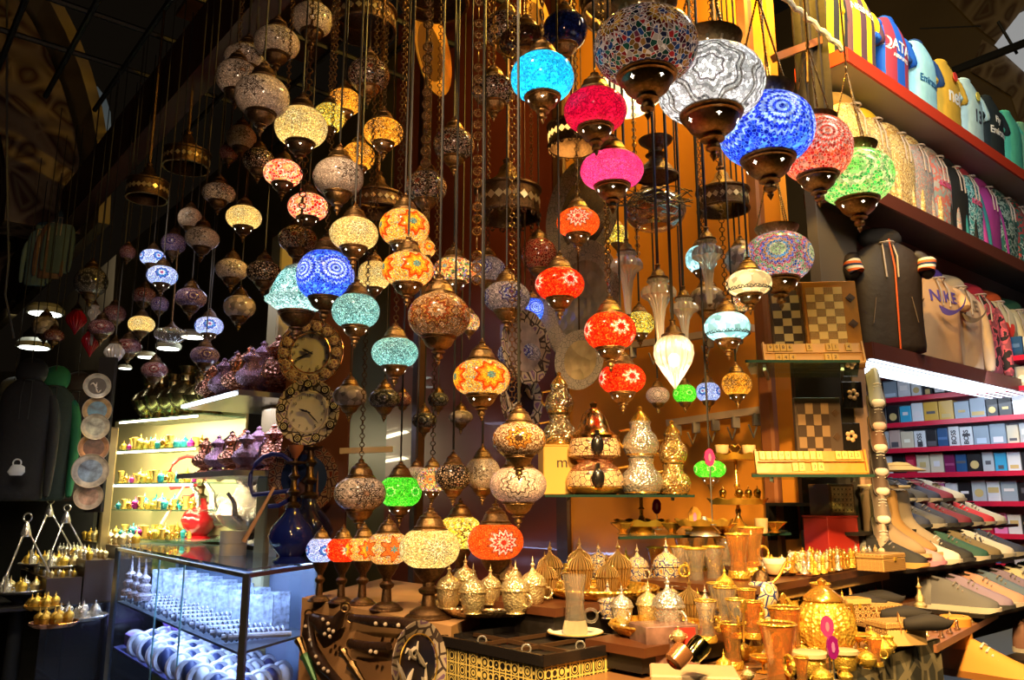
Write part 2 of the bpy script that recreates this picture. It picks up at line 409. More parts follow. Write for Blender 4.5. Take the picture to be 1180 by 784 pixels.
# perfume wall
Pq = on(1003, 5.1, CZ); Pq.z = 0; P0 = Pq+W*.5; P1 = Pq-W*2.6
m = MB(); m.slabpts([P0+U*.22, P1+U*.22, P1+U*.22+UP*2.34, P0+U*.22+UP*2.34], -.06); struct('wall_perfume', m, mat('white_laminate', (.40, .46, .55), .3))
redg = mat('red_shelf', (.55, .02, .05), .3)
rp = atan2(-W.y, -W.x)
zsh = [2.27, 2.10, 1.945, 1.79, 1.64, 1.475, 1.30, 1.14]
light('perfume_light', 'AREA', tuple((Pq-W*1.0-U*.5)+UP*2.05), 7, (.72, .85, 1), 1.6, tuple((Pq-W*.9)+UP*1.7), sy=.3)
light('soffit_led', 'AREA', tuple(C+U*1.2+W*.1+UP*2.03), 3, (.8, .9, 1), 2.0, tuple(C+U*1.2+UP*1), sy=.15)
shelfnames = ['topmost', 'second', 'third', 'fourth', 'fifth', 'sixth', 'seventh', 'lowest']
pc = {'black': (.015, .015, .02), 'white': (.75, .8, .85), 'grey blue': (.30, .40, .5), 'silver': (.5, .56, .6), 'crimson': (.45, .01, .05), 'ochre': (.7, .42, .05), 'sky blue': (.05, .42, .7), 'navy': (.02, .09, .25),
      'cream': (.72, .66, .5), 'pink': (.8, .25, .6), 'plum': (.2, .01, .09), 'beige': (.6, .45, .4), 'yellow': (.75, .75, .03), 'dark green': (.03, .10, .09), 'blush': (.75, .5, .5)}
rowsd = ['navy,grey blue,ochre,white,black,navy,silver,navy,cream,white,black,silver,black,navy,white',
 'crimson,black,black,black,grey blue,white,white,black,black,black,black,sky blue,navy,cream,cream,silver,black,white,navy',
 'silver,silver,silver,black,black,sky blue,white,ochre,ochre,grey blue,grey blue,black,black,white,navy,silver,black',
 'pink,crimson,silver,silver,beige,cream,white,black,navy,white,white,grey blue,grey blue,cream,silver,black,white,navy',
 'black,blush,black,white,black,crimson,cream,cream,plum,navy,black,silver,sky blue,white,black,cream',
 'white,yellow,black,cream,plum,grey blue,black,pink,white,black,silver,white,grey blue,black',
 'dark green,black,plum,silver,grey blue,grey blue,yellow,black,white,sky blue,crimson,pink,white,black',
 'black,crimson,white,sky blue,sky blue,silver,silver,black,black,white,pink,navy,black,silver']
band = {'white': (.15, .15, .2), 'black': (.7, .7, .7), 'cream': (.5, .35, .2)}
words = {(1, 1): None}
ordn = 'first second third fourth fifth sixth seventh eighth ninth tenth eleventh twelfth thirteenth fourteenth fifteenth sixteenth seventeenth eighteenth nineteenth'.split()
def textmesh(s, size, depth=.002, bold=False):
    key = ('T', s, size, depth)
    if key in _mm: return _mm[key]
    cu = bpy.data.curves.new('lettering', 'FONT'); cu.body = s; cu.size = size; cu.extrude = depth; cu.align_x = 'CENTER'; cu.align_y = 'CENTER'
    if bold: cu.offset = size*.02
    o = bpy.data.objects.new('lettering', cu); col.objects.link(o); bpy.context.view_layer.update()
    me = bpy.data.meshes.new_from_object(o.evaluated_get(bpy.context.evaluated_depsgraph_get())); bpy.data.objects.remove(o)
    _mm[key] = me; return me
def lettering(s, size, mm, parent, loc, rot, depth=.002, bold=False, name='lettering', label=None, sc_=(1, 1, 1)):
    me = textmesh(s, size, depth, bold); me = me.copy(); me.materials.clear(); me.materials.append(mm)
    o = part(name, me, parent, label); o.location = loc; o.rotation_euler = rot; o.scale = sc_; return o
for r, z in enumerate(zsh):
    t = thing('perfume_shelf', shelfnames[r]+' narrow red shelf of the perfume wall', 'shelf', tuple(Pq+W*.2+UP*z), rp)
    m = MB(); m.box((1.4, .10, -.008), (2.8, .22, .016)); m.build('shelf_board', redg, t, False)
    m = MB(); m.box((1.4, -.014, -.002), (2.8, .006, .028)); m.build('price_rail', mat('rail_red', (.6, .015, .05), .25, emis=.05), t, False)
    x = .05; names = rowsd[r].split(',')
    for i, nm in enumerate(names):
        ww = random.choice((.062, .07, .078)); hh = min(.128, random.choice((.115, .122, .128)))
        if nm in ('grey blue', 'ochre') : ww = .085
        c = pc[nm]; p = Pq+W*.2+UP*z-W*(x+ww/2)+U*.075
        if (r == 0 and i > 1): pass
        t = thing('perfume_box', '%s perfume carton, %s in line from the shoe column on the %s red shelf' % (nm, ordn[i], shelfnames[r]), 'box', tuple(p), rp, 'perfume cartons on the red shelves')
        m = MB(); m.box((0, 0, hh/2), (ww-.003, .07, hh), .002); m.build('carton', mat('carton_'+nm.replace(' ', '_'), c, .3, coat=.3), t, False)
        m = MB(); q = random.choice((.25, .35, .5)); lw = ww*random.choice((.45, .6, .8))
        if random.random() < .25: 
            m.M = Matrix.Translation((0, -.0352, hh*.45)) @ Matrix.Rotation(pi/2, 4, 'X'); m.lathe([(ww*.3, 0), (ww*.3, .0015)], 16)
        else: m.box((0, -.0355, hh*random.choice((.3, .5, .6))), (lw, .0015, hh*q*.5))
        lc = random.choice([(.8, .8, .85), (.65, .5, .2), (.1, .1, .12), tuple(min(1, x_*1.6+.05) for x_ in c)])
        m.build('printed_label', mat('print_%d' % int(lc[0]*999+lc[2]*77), lc, .4), t, False)
        if (r == 3 and i in (6, 9, 10)):
            lettering('BOSS', .036, mat('print_black', (.02, .02, .03), .5), t, (0, -.037, hh/2), (pi/2, -pi/2, 0), .0006, True)
        if (r, i) in ((6, 4), (6, 5), (3, 2), (3, 3)):
            lettering('212', .034, mat('print_black', (.02, .02, .03), .5), t, (0, -.037, hh*.55), (pi/2, 0, 0), .0006, True)
        x += ww+.002
        if r == 1: x += .002
# ------------------------------------------------------------------ lamps
Wh = (.85, .78, .70); Bk = (.02, .015, .012); Cr = (.9, .78, .55)
def prof_globe(asp=.68, top=62, bot=-62, n=12):
    pr = []
    for i in range(n+1):
        a = radians(bot+(top-bot)*i/n); pr.append((cos(a)**.8, asp*sin(a)))
    return pr
GL = {}
def globe_mesh(asp, mm):
    k = ('g', round(asp, 2), mm.name)
    if k not in GL:
        m = MB(); m.lathe(prof_globe(asp), 28, caps=False); o = m.build('mosaic_globe', mm, None); GL[k] = o.data; bpy.data.objects.remove(o)
    return GL[k]
def keep(mb, name, mm, smooth=True):
    o = mb.build(name, mm, None, smooth); d = o.data; bpy.data.objects.remove(o); return d
def cap_mesh(asp, mm):
    k = ('cap', round(asp, 2), mm.name)
    if k not in GL:
        z = asp*.86; m = MB()
        m.lathe([(.56, z-.03), (.60, z), (.58, z+.04), (.52, z+.06), (.53, z+.11), (.47, z+.15), (.43, z+.28), (.36, z+.38), (.37, z+.42), (.24, z+.50), (.24, z+.55), (.14, z+.60), (.10, z+.66), (.14, z+.70), (.07, z+.73), (.03, z+.75)], 22)
        m.ring((0, 0, z+.78), .075, .022, 'y', 12, 5)
        GL[k] = keep(m, 'top_cap', mm)
    return GL[k]
def cup_mesh(asp, mm):
    k = ('cup', round(asp, 2), mm.name)
    if k not in GL:
        z = -asp*.86; m = MB()
        m.lathe([(.52, z+.04), (.58, z+.02), (.58, z-.03), (.53, z-.05), (.55, z-.09), (.50, z-.11), (.48, z-.17), (.41, z-.30), (.29, z-.40), (.16, z-.45), (.22, z-.49), (.22, z-.52), (.10, z-.57), (.14, z-.65), (.13, z-.71), (.05, z-.76), (.07, z-.82), (.0, z-.95)], 22)
        GL[k] = keep(m, 'bottom_cup', mm)
    return GL[k]
def star_mesh():
    k = 'star'
    if k not in GL:
        m = MB(); pts = [(.0, .05*cos(2*pi*q/8)*(1 if q % 2 == 0 else .4), .05*sin(2*pi*q/8)*(1 if q % 2 == 0 else .4)) for q in range(8)]
        m.loft([[(p[0]-.01, p[1], p[2]) for p in pts], [(p[0]+.012, p[1], p[2]) for p in pts]])
        GL[k] = keep(m, 'star_hole', star_m, False)
    return GL[k]
def add_stars(t, asp):
    for j in range(5):
        o = part('star_hole', star_mesh(), t); a = -t.rotation_euler[2]+pi+j*2*pi/5+.2
        o.matrix_local = Matrix.Rotation(2*pi*j/5+.3, 4, 'Z') @ Matrix.Translation((.452, 0, -asp*.86-.2)) @ Matrix.Rotation(radians(22), 4, 'Y')
def dish_mesh(mm):
    k = ('dish', mm.name)
    if k not in GL:
        m = MB(); m.lathe([(.36, .56), (.44, .60), (.52, .74), (.62, .86), (.64, .92), (.60, .93), (.50, .76), (.40, .64), (.30, .62)], 28)
        GL[k] = keep(m, 'top_dish', mm)
        m = MB()
        for j in range(12):
            a = 2*pi*j/12; m.M = Matrix.Rotation(a, 4, 'Z') @ Matrix.Translation((.512, 0, .70)) @ Matrix.Rotation(radians(30), 4, 'Y')
            m.box((0, 0, 0), (.03, .05, .10), .01)
        GL['dishcuts'] = keep(m, 'dish_cutouts', mat('pale_brass', (.75, .6, .35), .3, .7), False)
    return GL[k]
def chain_mesh(length, link=.026, mm=None, mb=None, origin=(0, 0, 0), dirn=None):
    m = mb or MB(); n = max(2, int(length/(link*.78)))
    for i in range(n):
        z = origin[2]+link*.5+i*link*.78
        m.ring((origin[0], origin[1], z), link*.42, link*.09, 'y' if i % 2 else 'x', 8, 4)
    for q in range(0): pass
    return m
def medal_chain(length, s=.05):
    m = MB(); n = max(2, int(length/(s*1.15)))
    for i in range(n):
        z = s*.55+i*s*1.15; ax = 'y' if i % 4 != 3 else 'x'
        m.ring((0, 0, z), s*.42, s*.07, ax, 12, 4); 
        for q in range(6):
            a = 2*pi*q/6; m.M = Matrix.Translation((0, 0, z)); 
            p = (s*.24*cos(a), 0, s*.24*sin(a)) if ax == 'y' else (0, s*.24*cos(a), s*.24*sin(a))
            m.ring(p, s*.1, s*.03, ax, 6, 3)
        m.M = Matrix(); m.ring((0, 0, z+s*.57), s*.1, s*.035, 'x', 6, 4)
    return m
CEIL = 4.55
# ---- mosaic recipes
O = (.95, .30, .02); Y = (.95, .62, .05); Rd = (.85, .02, .01); Tq = (.02, .45, .5); Pn = (.95, .85, .8)
def recipes():
    R = {}
    sil = [(.78, .66, .54), (.70, .58, .47), (.85, .74, .62), (.62, .5, .42)]
    R['beige'] = dict(bg=sil, rings=[(.18, (.5, .3, .2)), (.34, Bk), (.45, Wh), (.66, Bk), (.78, Wh), (.94, (.05, .03, .02)), (1.0, Wh)], n=4, k=10, scale=17, R=.5, grout=(.30, .22, .16), gw=.05, amp=.28, rough=.12)
    R['plainbeige'] = dict(bg=sil, rings=[(.15, Bk), (.28, Wh), (.46, (.04, .03, .02)), (.56, Wh), (.72, (.05, .03, .02)), (1.0, Wh)], n=3, k=7, scale=26, R=.44, grout=(.34, .25, .2), gw=.05, amp=.35, rough=.1)
    R['dots'] = dict(bg=[(.62, .46, .36), (.55, .38, .3), (.7, .55, .42), Bk], rings=[(.25, (.4, .08, .03)), (.5, (.6, .45, .3)), (.65, Bk), (.8, (.35, .1, .05)), (1.0, (.6, .45, .35))], n=5, k=12, scale=14, R=.5, grout=Bk, gw=.10, amp=.25)
    R['creamlit'] = dict(bg=[(1, .72, .30), (.85, .6, .22), (1, .82, .45), (.6, .45, .18)], rings=[(.2, (.5, .4, .15)), (.4, (1, .9, .6)), (.55, (.25, .2, .1)), (.7, (1, .85, .5)), (.85, (.3, .25, .12)), (1, (1, .8, .4))], n=4, k=9, scale=24, R=.45, grout=(.4, .25, .06), gw=.05, emis=.42, trans=.5, amp=.3)
    R['amberlit'] = dict(bg=[(1, .52, .05), (.95, .42, .03), (1, .62, .12)], rings=[(.25, (1, .6, .1)), (.4, Bk), (.55, (1, .65, .2)), (.72, Bk), (.85, (1, .6, .1)), (.95, Bk), (1, (1, .5, .05))], n=4, k=8, scale=17, R=.48, grout=(.25, .08, .0), gw=.07, emis=.8, trans=.5, amp=.3)
    R['redlit'] = dict(bg=[(.9, .015, .005), (.95, .07, .01), (.8, .005, .005), (1, .16, .02)], rings=[(.32, (.95, .02, .01)), (.6, (1, .86, .7)), (.75, (.95, .25, .05)), (1.0, (.9, .02, .01))], n=4, k=9, scale=20, R=.46, grout=(.35, .02, .0), gw=.05, emis=.75, trans=.5, amp=.2)
    R['redplain'] = dict(bg=[(.95, .09, .01), (1, .14, .02), (.9, .04, .01), (1, .22, .04)], rings=[(.18, (.6, .02, .02)), (.38, (1, .7, .5)), (.55, (.7, .03, .02)), (.75, (.95, .85, .7)), (.9, (.35, .05, .02)), (1.0, (.95, .15, .02))], n=3, k=12, scale=30, R=.55, grout=(.55, .1, .0), gw=.05, emis=.7, trans=.5, amp=.18)
    R['flamelit'] = dict(bg=[(.95, .03, .005), (1, .35, .03), (1, .7, .3), (.9, .02, .01)], rings=[(.3, (1, .8, .3)), (.6, (1, .35, .05)), (.8, (.95, .05, .02)), (1, (1, .9, .75))], n=4, k=8, scale=8, R=.45, grout=(1, .75, .6), gw=.05, emis=.7, trans=.5, amp=.2)
    R['daisy'] = dict(bg=[(1, .50, .03), (.95, .62, .08), (.9, .3, .03), (.6, .5, .2), (.15, .35, .4), (1, .75, .3)], rings=[(.26, (.02, .30, .36)), (.58, (1, .55, .03)), (.78, (.95, .28, .01)), (1.0, (.9, .02, .0))], n=4, k=8, scale=26, R=.52, grout=(.45, .2, .02), gw=.05, emis=.62, trans=.5, amp=.16)
    R['confetti'] = dict(bg=[(.85, .3, .03), (.05, .35, .06), (.9, .75, .5), (.02, .02, .02), (.95, .6, .2), (.6, .02, .02), (.1, .1, .5)], rings=[(.22, (.1, .3, .4)), (.45, (.9, .4, .05)), (.7, (.8, .08, .02)), (1.0, (.85, .5, .1))], n=4, k=9, scale=13, R=.42, grout=(.5, .35, .15), gw=.05, emis=.5, trans=.5, amp=.2)
    R['confettiglow'] = dict(bg=[(.02, .02, .05), (.18, .01, .01), (.01, .03, .10), (.28, .22, .18), (.22, .10, .02), (.01, .05, .03), (.06, .01, .02)], rings=[(.22, (.01, .015, .06)), (.38, (.28, .10, .01)), (.60, (.30, .16, .02)), (.8, (.08, .005, .005)), (1.0, (.25, .18, .16))], n=6, k=20, scale=11, R=.42, grout=(.5, .42, .36), gw=.035, amp=.16, zof=.16, emis=.34, trans=.15)  # emission added to brighten this unlit globe, which also gives it a bulb
    R['aqua'] = dict(bg=[(.35, .72, .66), (.45, .8, .72), (.28, .62, .6), (.6, .9, .8)], rings=[(.2, (.3, .6, .6)), (.32, (.03, .08, .08)), (.5, (.5, .85, .8)), (.62, (.05, .1, .1)), (.8, (.5, .85, .8)), (.9, (.05, .12, .12)), (1, (.5, .85, .8))], n=3, k=11, scale=20, R=.5, grout=(.03, .12, .11), gw=.08, emis=.45, trans=.5, amp=.3)
    R['aquaplain'] = dict(bg=[(.40, .80, .82), (.5, .88, .9)], rings=[], n=2, k=9, scale=4, R=.5, grout=(.35, .7, .72), gw=.0, emis=.6, trans=.5)
    R['creamplain'] = dict(bg=[(1, .80, .45), (.98, .76, .42)], rings=[], n=2, k=9, scale=3, R=.5, grout=(.8, .6, .3), gw=.0, emis=.45, trans=.5)
    R['greyplain'] = dict(bg=[(.46, .38, .34), (.5, .42, .38)], rings=[], n=2, k=9, scale=3, R=.5, grout=(.8, .6, .3), gw=.0)
    R['bluelit'] = dict(bg=[(.01, .04, .75), (.02, .10, .9), (.0, .02, .5), (.1, .35, .95)], rings=[(.10, (.01, .02, .5)), (.2, (.55, .75, 1)), (.3, (.02, .05, .8)), (.42, (.65, .8, 1)), (.52, (.02, .05, .8)), (.66, (.55, .7, 1)), (.85, (.01, .03, .7)), (.95, (.4, .55, .95)), (1, (.01, .03, .7))], n=5, k=24, scale=13, R=.62, grout=(.15, .3, .8), gw=.035, emis=.62, trans=.5, amp=.06, zof=.05)
    R['bluewhite'] = dict(bg=[(.5, .62, .8), (.25, .35, .75), (.75, .8, .9), (.6, .55, .75)], rings=[(.2, (.5, .02, .1)), (.4, (.85, .9, .9)), (.62, (.02, .25, .6)), (.8, (.03, .03, .4)), (1, (.8, .85, 1))], n=4, k=9, scale=18, R=.5, grout=(.15, .2, .5), gw=.05, emis=.5, trans=.5)
    R['whiteblue'] = dict(bg=[(.66, .55, .48), (.72, .62, .56), (.55, .45, .42)], rings=[(.2, (.2, .08, .3)), (.38, (.8, .78, .8)), (.55, (.03, .05, .35)), (.78, (.7, .7, .75)), (.9, (.08, .06, .3)), (1, (.7, .6, .55))], n=4, k=9, scale=17, R=.5, grout=(.1, .06, .1), gw=.07, emis=.18, trans=.4)
    R['purple'] = dict(bg=[(.35, .25, .4), (.45, .35, .5), (.2, .15, .4)], rings=[(.3, (.1, .05, .3)), (.5, (.5, .4, .5)), (.7, (.05, .04, .3)), (1, (.45, .32, .45))], n=4, k=9, scale=18, R=.5, grout=(.05, .03, .1), gw=.07)
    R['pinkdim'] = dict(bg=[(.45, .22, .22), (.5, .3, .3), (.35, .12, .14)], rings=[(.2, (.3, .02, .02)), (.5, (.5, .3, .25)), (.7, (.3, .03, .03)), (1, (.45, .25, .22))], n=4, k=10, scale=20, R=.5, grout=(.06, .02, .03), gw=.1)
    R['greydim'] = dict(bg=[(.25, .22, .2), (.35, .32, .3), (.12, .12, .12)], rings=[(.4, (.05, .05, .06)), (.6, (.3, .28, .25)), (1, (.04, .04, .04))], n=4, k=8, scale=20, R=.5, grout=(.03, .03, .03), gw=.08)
    R['whitelit'] = dict(bg=[(.75, .74, .72), (.85, .84, .82), (.65, .66, .66)], rings=[(.34, (.95, .95, .92)), (.40, (.12, .1, .1)), (.50, (.9, .88, .85)), (.62, (.35, .35, .33)), (.78, (.9, .88, .85)), (.84, (.1, .1, .1)), (.92, (.6, .6, .55)), (1.0, (.12, .1, .08))], n=4, k=7, scale=14, R=.62, grout=(.22, .2, .18), gw=.05, emis=.62, trans=.45, amp=.10, zof=-.15)
    R['cyan'] = dict(bg=[(.0, .42, .85), (.02, .5, .9)], rings=[], n=2, k=9, scale=16, R=.5, grout=(.05, .6, .95), gw=.03, emis=.30, trans=.6, rough=.08)
    R['navyglass'] = dict(bg=[(.005, .012, .10), (.008, .02, .13)], rings=[], n=2, k=9, scale=12, R=.5, grout=(.01, .02, .14), gw=.0, rough=.06)
    R['brownglass'] = dict(bg=[(.05, .02, .01), (.07, .03, .015)], rings=[], n=2, k=9, scale=12, R=.5, grout=(.01, .02, .14), gw=.0, rough=.06)
    R['crimson'] = dict(bg=[(.62, .005, .06), (.55, .004, .05)], rings=[], n=2, k=9, scale=18, R=.5, grout=(.7, .03, .1), gw=.02, emis=.28, trans=.4, rough=.07)
    R['pinklit'] = dict(bg=[(.95, .03, .20), (.88, .02, .16)], rings=[], n=2, k=9, scale=22, R=.5, grout=(1, .25, .4), gw=.03, emis=.32, trans=.6, rough=.08)
    R['greenlit'] = dict(bg=[(.10, .75, .03), (.05, .6, .03), (.3, .9, .1)], rings=[(.35, (.05, .5, .03)), (.5, (.6, .95, .3)), (1, (.1, .65, .03))], n=5, k=8, scale=20, R=.5, grout=(.02, .3, .01), gw=.05, emis=.7, trans=.5)
    R['greenbig'] = dict(bg=[(.05, .55, .08), (.5, .6, .2), (.1, .65, .15)], rings=[(.3, (.15, .7, .1)), (.5, (.3, .75, .2)), (.62, (.75, .75, .4)), (.8, (.05, .4, .1)), (1, (.75, .75, .45))], n=5, k=12, scale=15, R=.55, grout=(.65, .6, .3), gw=.05, emis=.42, trans=.4, amp=.06)
    R['redbig'] = dict(bg=[(.75, .03, .02), (.85, .12, .03), (.7, .3, .2)], rings=[(.12, (.8, .2, .1)), (.22, (.95, .85, .75)), (.34, (.8, .06, .03)), (.46, (.95, .85, .75)), (.6, (.8, .06, .03)), (.72, (.95, .8, .7)), (.9, (.7, .04, .02)), (1, (.85, .7, .6))], n=5, k=26, scale=14, R=.6, grout=(.8, .4, .3), gw=.04, emis=.42, trans=.4, amp=.07, zof=.1)
    R['disk'] = dict(bg=[(.45, .12, .08), (.05, .12, .5), (.5, .35, .3), (.02, .25, .3), (.5, .05, .1)], rings=[(.30, (.28, .42, .16)), (.36, (.7, .65, .3)), (.5, (.03, .25, .5)), (.62, (.75, .3, .05)), (.75, (.04, .1, .55)), (.88, (.5, .04, .1)), (1, (.1, .3, .1))], n=5, k=16, scale=16, R=.62, grout=(.55, .42, .35), gw=.05, emis=.5, trans=.3, amp=.07)
    R['rednet'] = dict(bg=[(.35, .03, .02), (.28, .02, .015)], rings=[], n=3, k=8, scale=8, R=.5, grout=(.65, .28, .14), gw=.06)
    R['blacknet'] = dict(bg=[(.62, .45, .3), (.7, .52, .35), (.55, .4, .28)], rings=[], n=3, k=8, scale=7, R=.5, grout=Bk, gw=.16)
    R['orangedaisy'] = dict(bg=[(.72, .5, .34), (.62, .42, .28), (.8, .6, .42), (.25, .12, .06)], rings=[(.3, Bk), (.45, (.8, .4, .1)), (.55, Bk), (.8, (.75, .3, .05)), (.9, (.2, .05, .02)), (1, (.85, .7, .5))], n=4, k=9, scale=20, R=.5, grout=(.12, .05, .02), gw=.07, amp=.15)
    R['silverdisk'] = dict(bg=[(.85, .62, .48), (.78, .56, .44)], rings=[(.15, (.9, .8, .7)), (.5, (.92, .75, .6)), (.6, Bk), (.85, (.9, .75, .6)), (.92, Bk), (1, (.85, .65, .5))], n=3, k=10, scale=24, R=.6, grout=(.5, .32, .24), gw=.04, emis=.18, trans=.3, amp=.12)
    R['bigorange'] = dict(bg=[(.8, .5, .2), (.7, .35, .12), (.85, .6, .35)], rings=[(.2, (.75, .3, .05)), (.5, (.9, .6, .3)), (.7, (.6, .12, .03)), (.9, (.8, .4, .1)), (1, (.3, .05, .02))], n=5, k=10, scale=19, R=.5, grout=(.18, .06, .02), gw=.07, emis=.15, trans=.3, amp=.15)
    R['starred'] = dict(R['daisy'], rings=[(.26, (.02, .30, .40)), (.8, (.85, .13, .02)), (.95, (.3, .02, .01)), (1.0, (1, .7, .2))], bg=[(.9, .45, .05), (.8, .7, .3), (.1, .3, .4), (.75, .1, .03), (.9, .75, .5)], k=6, amp=.3, emis=.45)
    R['yellowlit'] = dict(bg=[(1, .75, .05), (.9, .85, .2), (.7, .8, .4), (1, .6, .05)], rings=[(.3, (.9, .9, .3)), (.5, Bk), (.8, (1, .75, .1)), (1, (.2, .2, .05))], n=4, k=8, scale=12, R=.45, grout=(.25, .15, .02), gw=.07, emis=.6, trans=.4, amp=.2)
    return R
REC = recipes(); MOS = {}
def mosmat(k):
    if k not in MOS: MOS[k] = mosaic('mosaic_'+k, **REC[k])
    return MOS[k]
LITCOL = dict(creamlit=(1, .85, .5), amberlit=(1, .6, .2), redlit=(1, .5, .25), redplain=(1, .5, .25), flamelit=(1, .6, .35), daisy=(1, .7, .35), confetti=(1, .8, .5), aqua=(.75, 1, .95), aquaplain=(.8, 1, 1), creamplain=(1, .85, .55),
  bluelit=(.7, .8, 1), bluewhite=(.8, .9, 1), whiteblue=(1, .9, .8), whitelit=(1, .98, .95), cyan=(.75, .95, 1), crimson=(1, .3, .4), pinklit=(1, .6, .7), greenlit=(.8, 1, .5), greenbig=(.8, 1, .6), redbig=(1, .6, .4), disk=(1, .9, .7), silverdisk=(1, .85, .7), bigorange=(1, .7, .4), starred=(1, .75, .4), yellowlit=(1, .85, .4))
def lamp(x, y, wpx, hpx, D, kind, label, chain='link', big=False, name='mosaic_lamp', tilt=0, rz=None, pw=1.0, lit=None, group=None):
    p = atD(x, y, D); r = wpx/2*mpp(p); e_ = math.atan((575-y)/943); asp = sqrt(max(.17, (hpx/wpx*.97)**2-sin(e_)**2))/cos(e_)/.93; asp = round(min(.95, asp)*12)/12
    t = thing(name, label, 'lamp', p, facecam(p)+(rz if rz is not None else random.uniform(-.5, .5)), group, r)
    mm = mosmat(kind); part('mosaic_globe', globe_mesh(asp, mm), t)
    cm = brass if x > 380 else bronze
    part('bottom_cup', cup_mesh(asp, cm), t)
    lit = (REC[kind].get('emis', 0) > .27) if lit is None else lit
    if lit and wpx > 30: add_stars(t, asp)
    L = (CEIL-p.z)/r
    if big:
        part('top_dish', dish_mesh(brass), t); part('dish_cutouts', GL['dishcuts'], t)
        m = MB()
        for j in range(3):
            a = 2*pi*j/3+.4; b0 = Vector((.6*cos(a), .6*sin(a), .92)); b1 = Vector((0, 0, 3.2)); n = 34
            for i in range(n):
                q = b0.lerp(b1, (i+.5)/n); m.ball(q, .028, 5, 4, (1, 1, 1.4))
        m.tube([(0, 0, 3.2), (0, 0, L)], .03, 5); m.ring((0, 0, 3.25), .09, .03, 'y', 10, 5)
        m.build('hanging_chain', brass, t)
    else:
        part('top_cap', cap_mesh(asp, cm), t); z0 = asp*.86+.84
        if chain == 'link':
            m = chain_mesh((L-z0), .019/r, origin=(0, 0, z0)); m.build('hanging_chain', bronze, t)
        elif chain == 'medal':
            m = medal_chain(L-z0, .034/r); m.M = Matrix(); o = m.build('hanging_chain', brass, t); o.location = (0, 0, z0)
        else:
            m = MB(); m.tube([(0, 0, z0), (0, 0, L)], .0035/r, 5); m.build('hanging_cord', cordm, t)
    if lit:
        b = light('bulb', 'POINT', (0, 0, -.50*asp), (.7 if kind in ('cyan', 'pinklit', 'crimson', 'aquaplain', 'creamplain') else .5)*pw*(r/.08)**2, LITCOL.get(kind, (1, .8, .5)), r*.12, parent=t)
    if tilt: t.rotation_euler = (tilt, 0, t.rotation_euler[2])
    return t
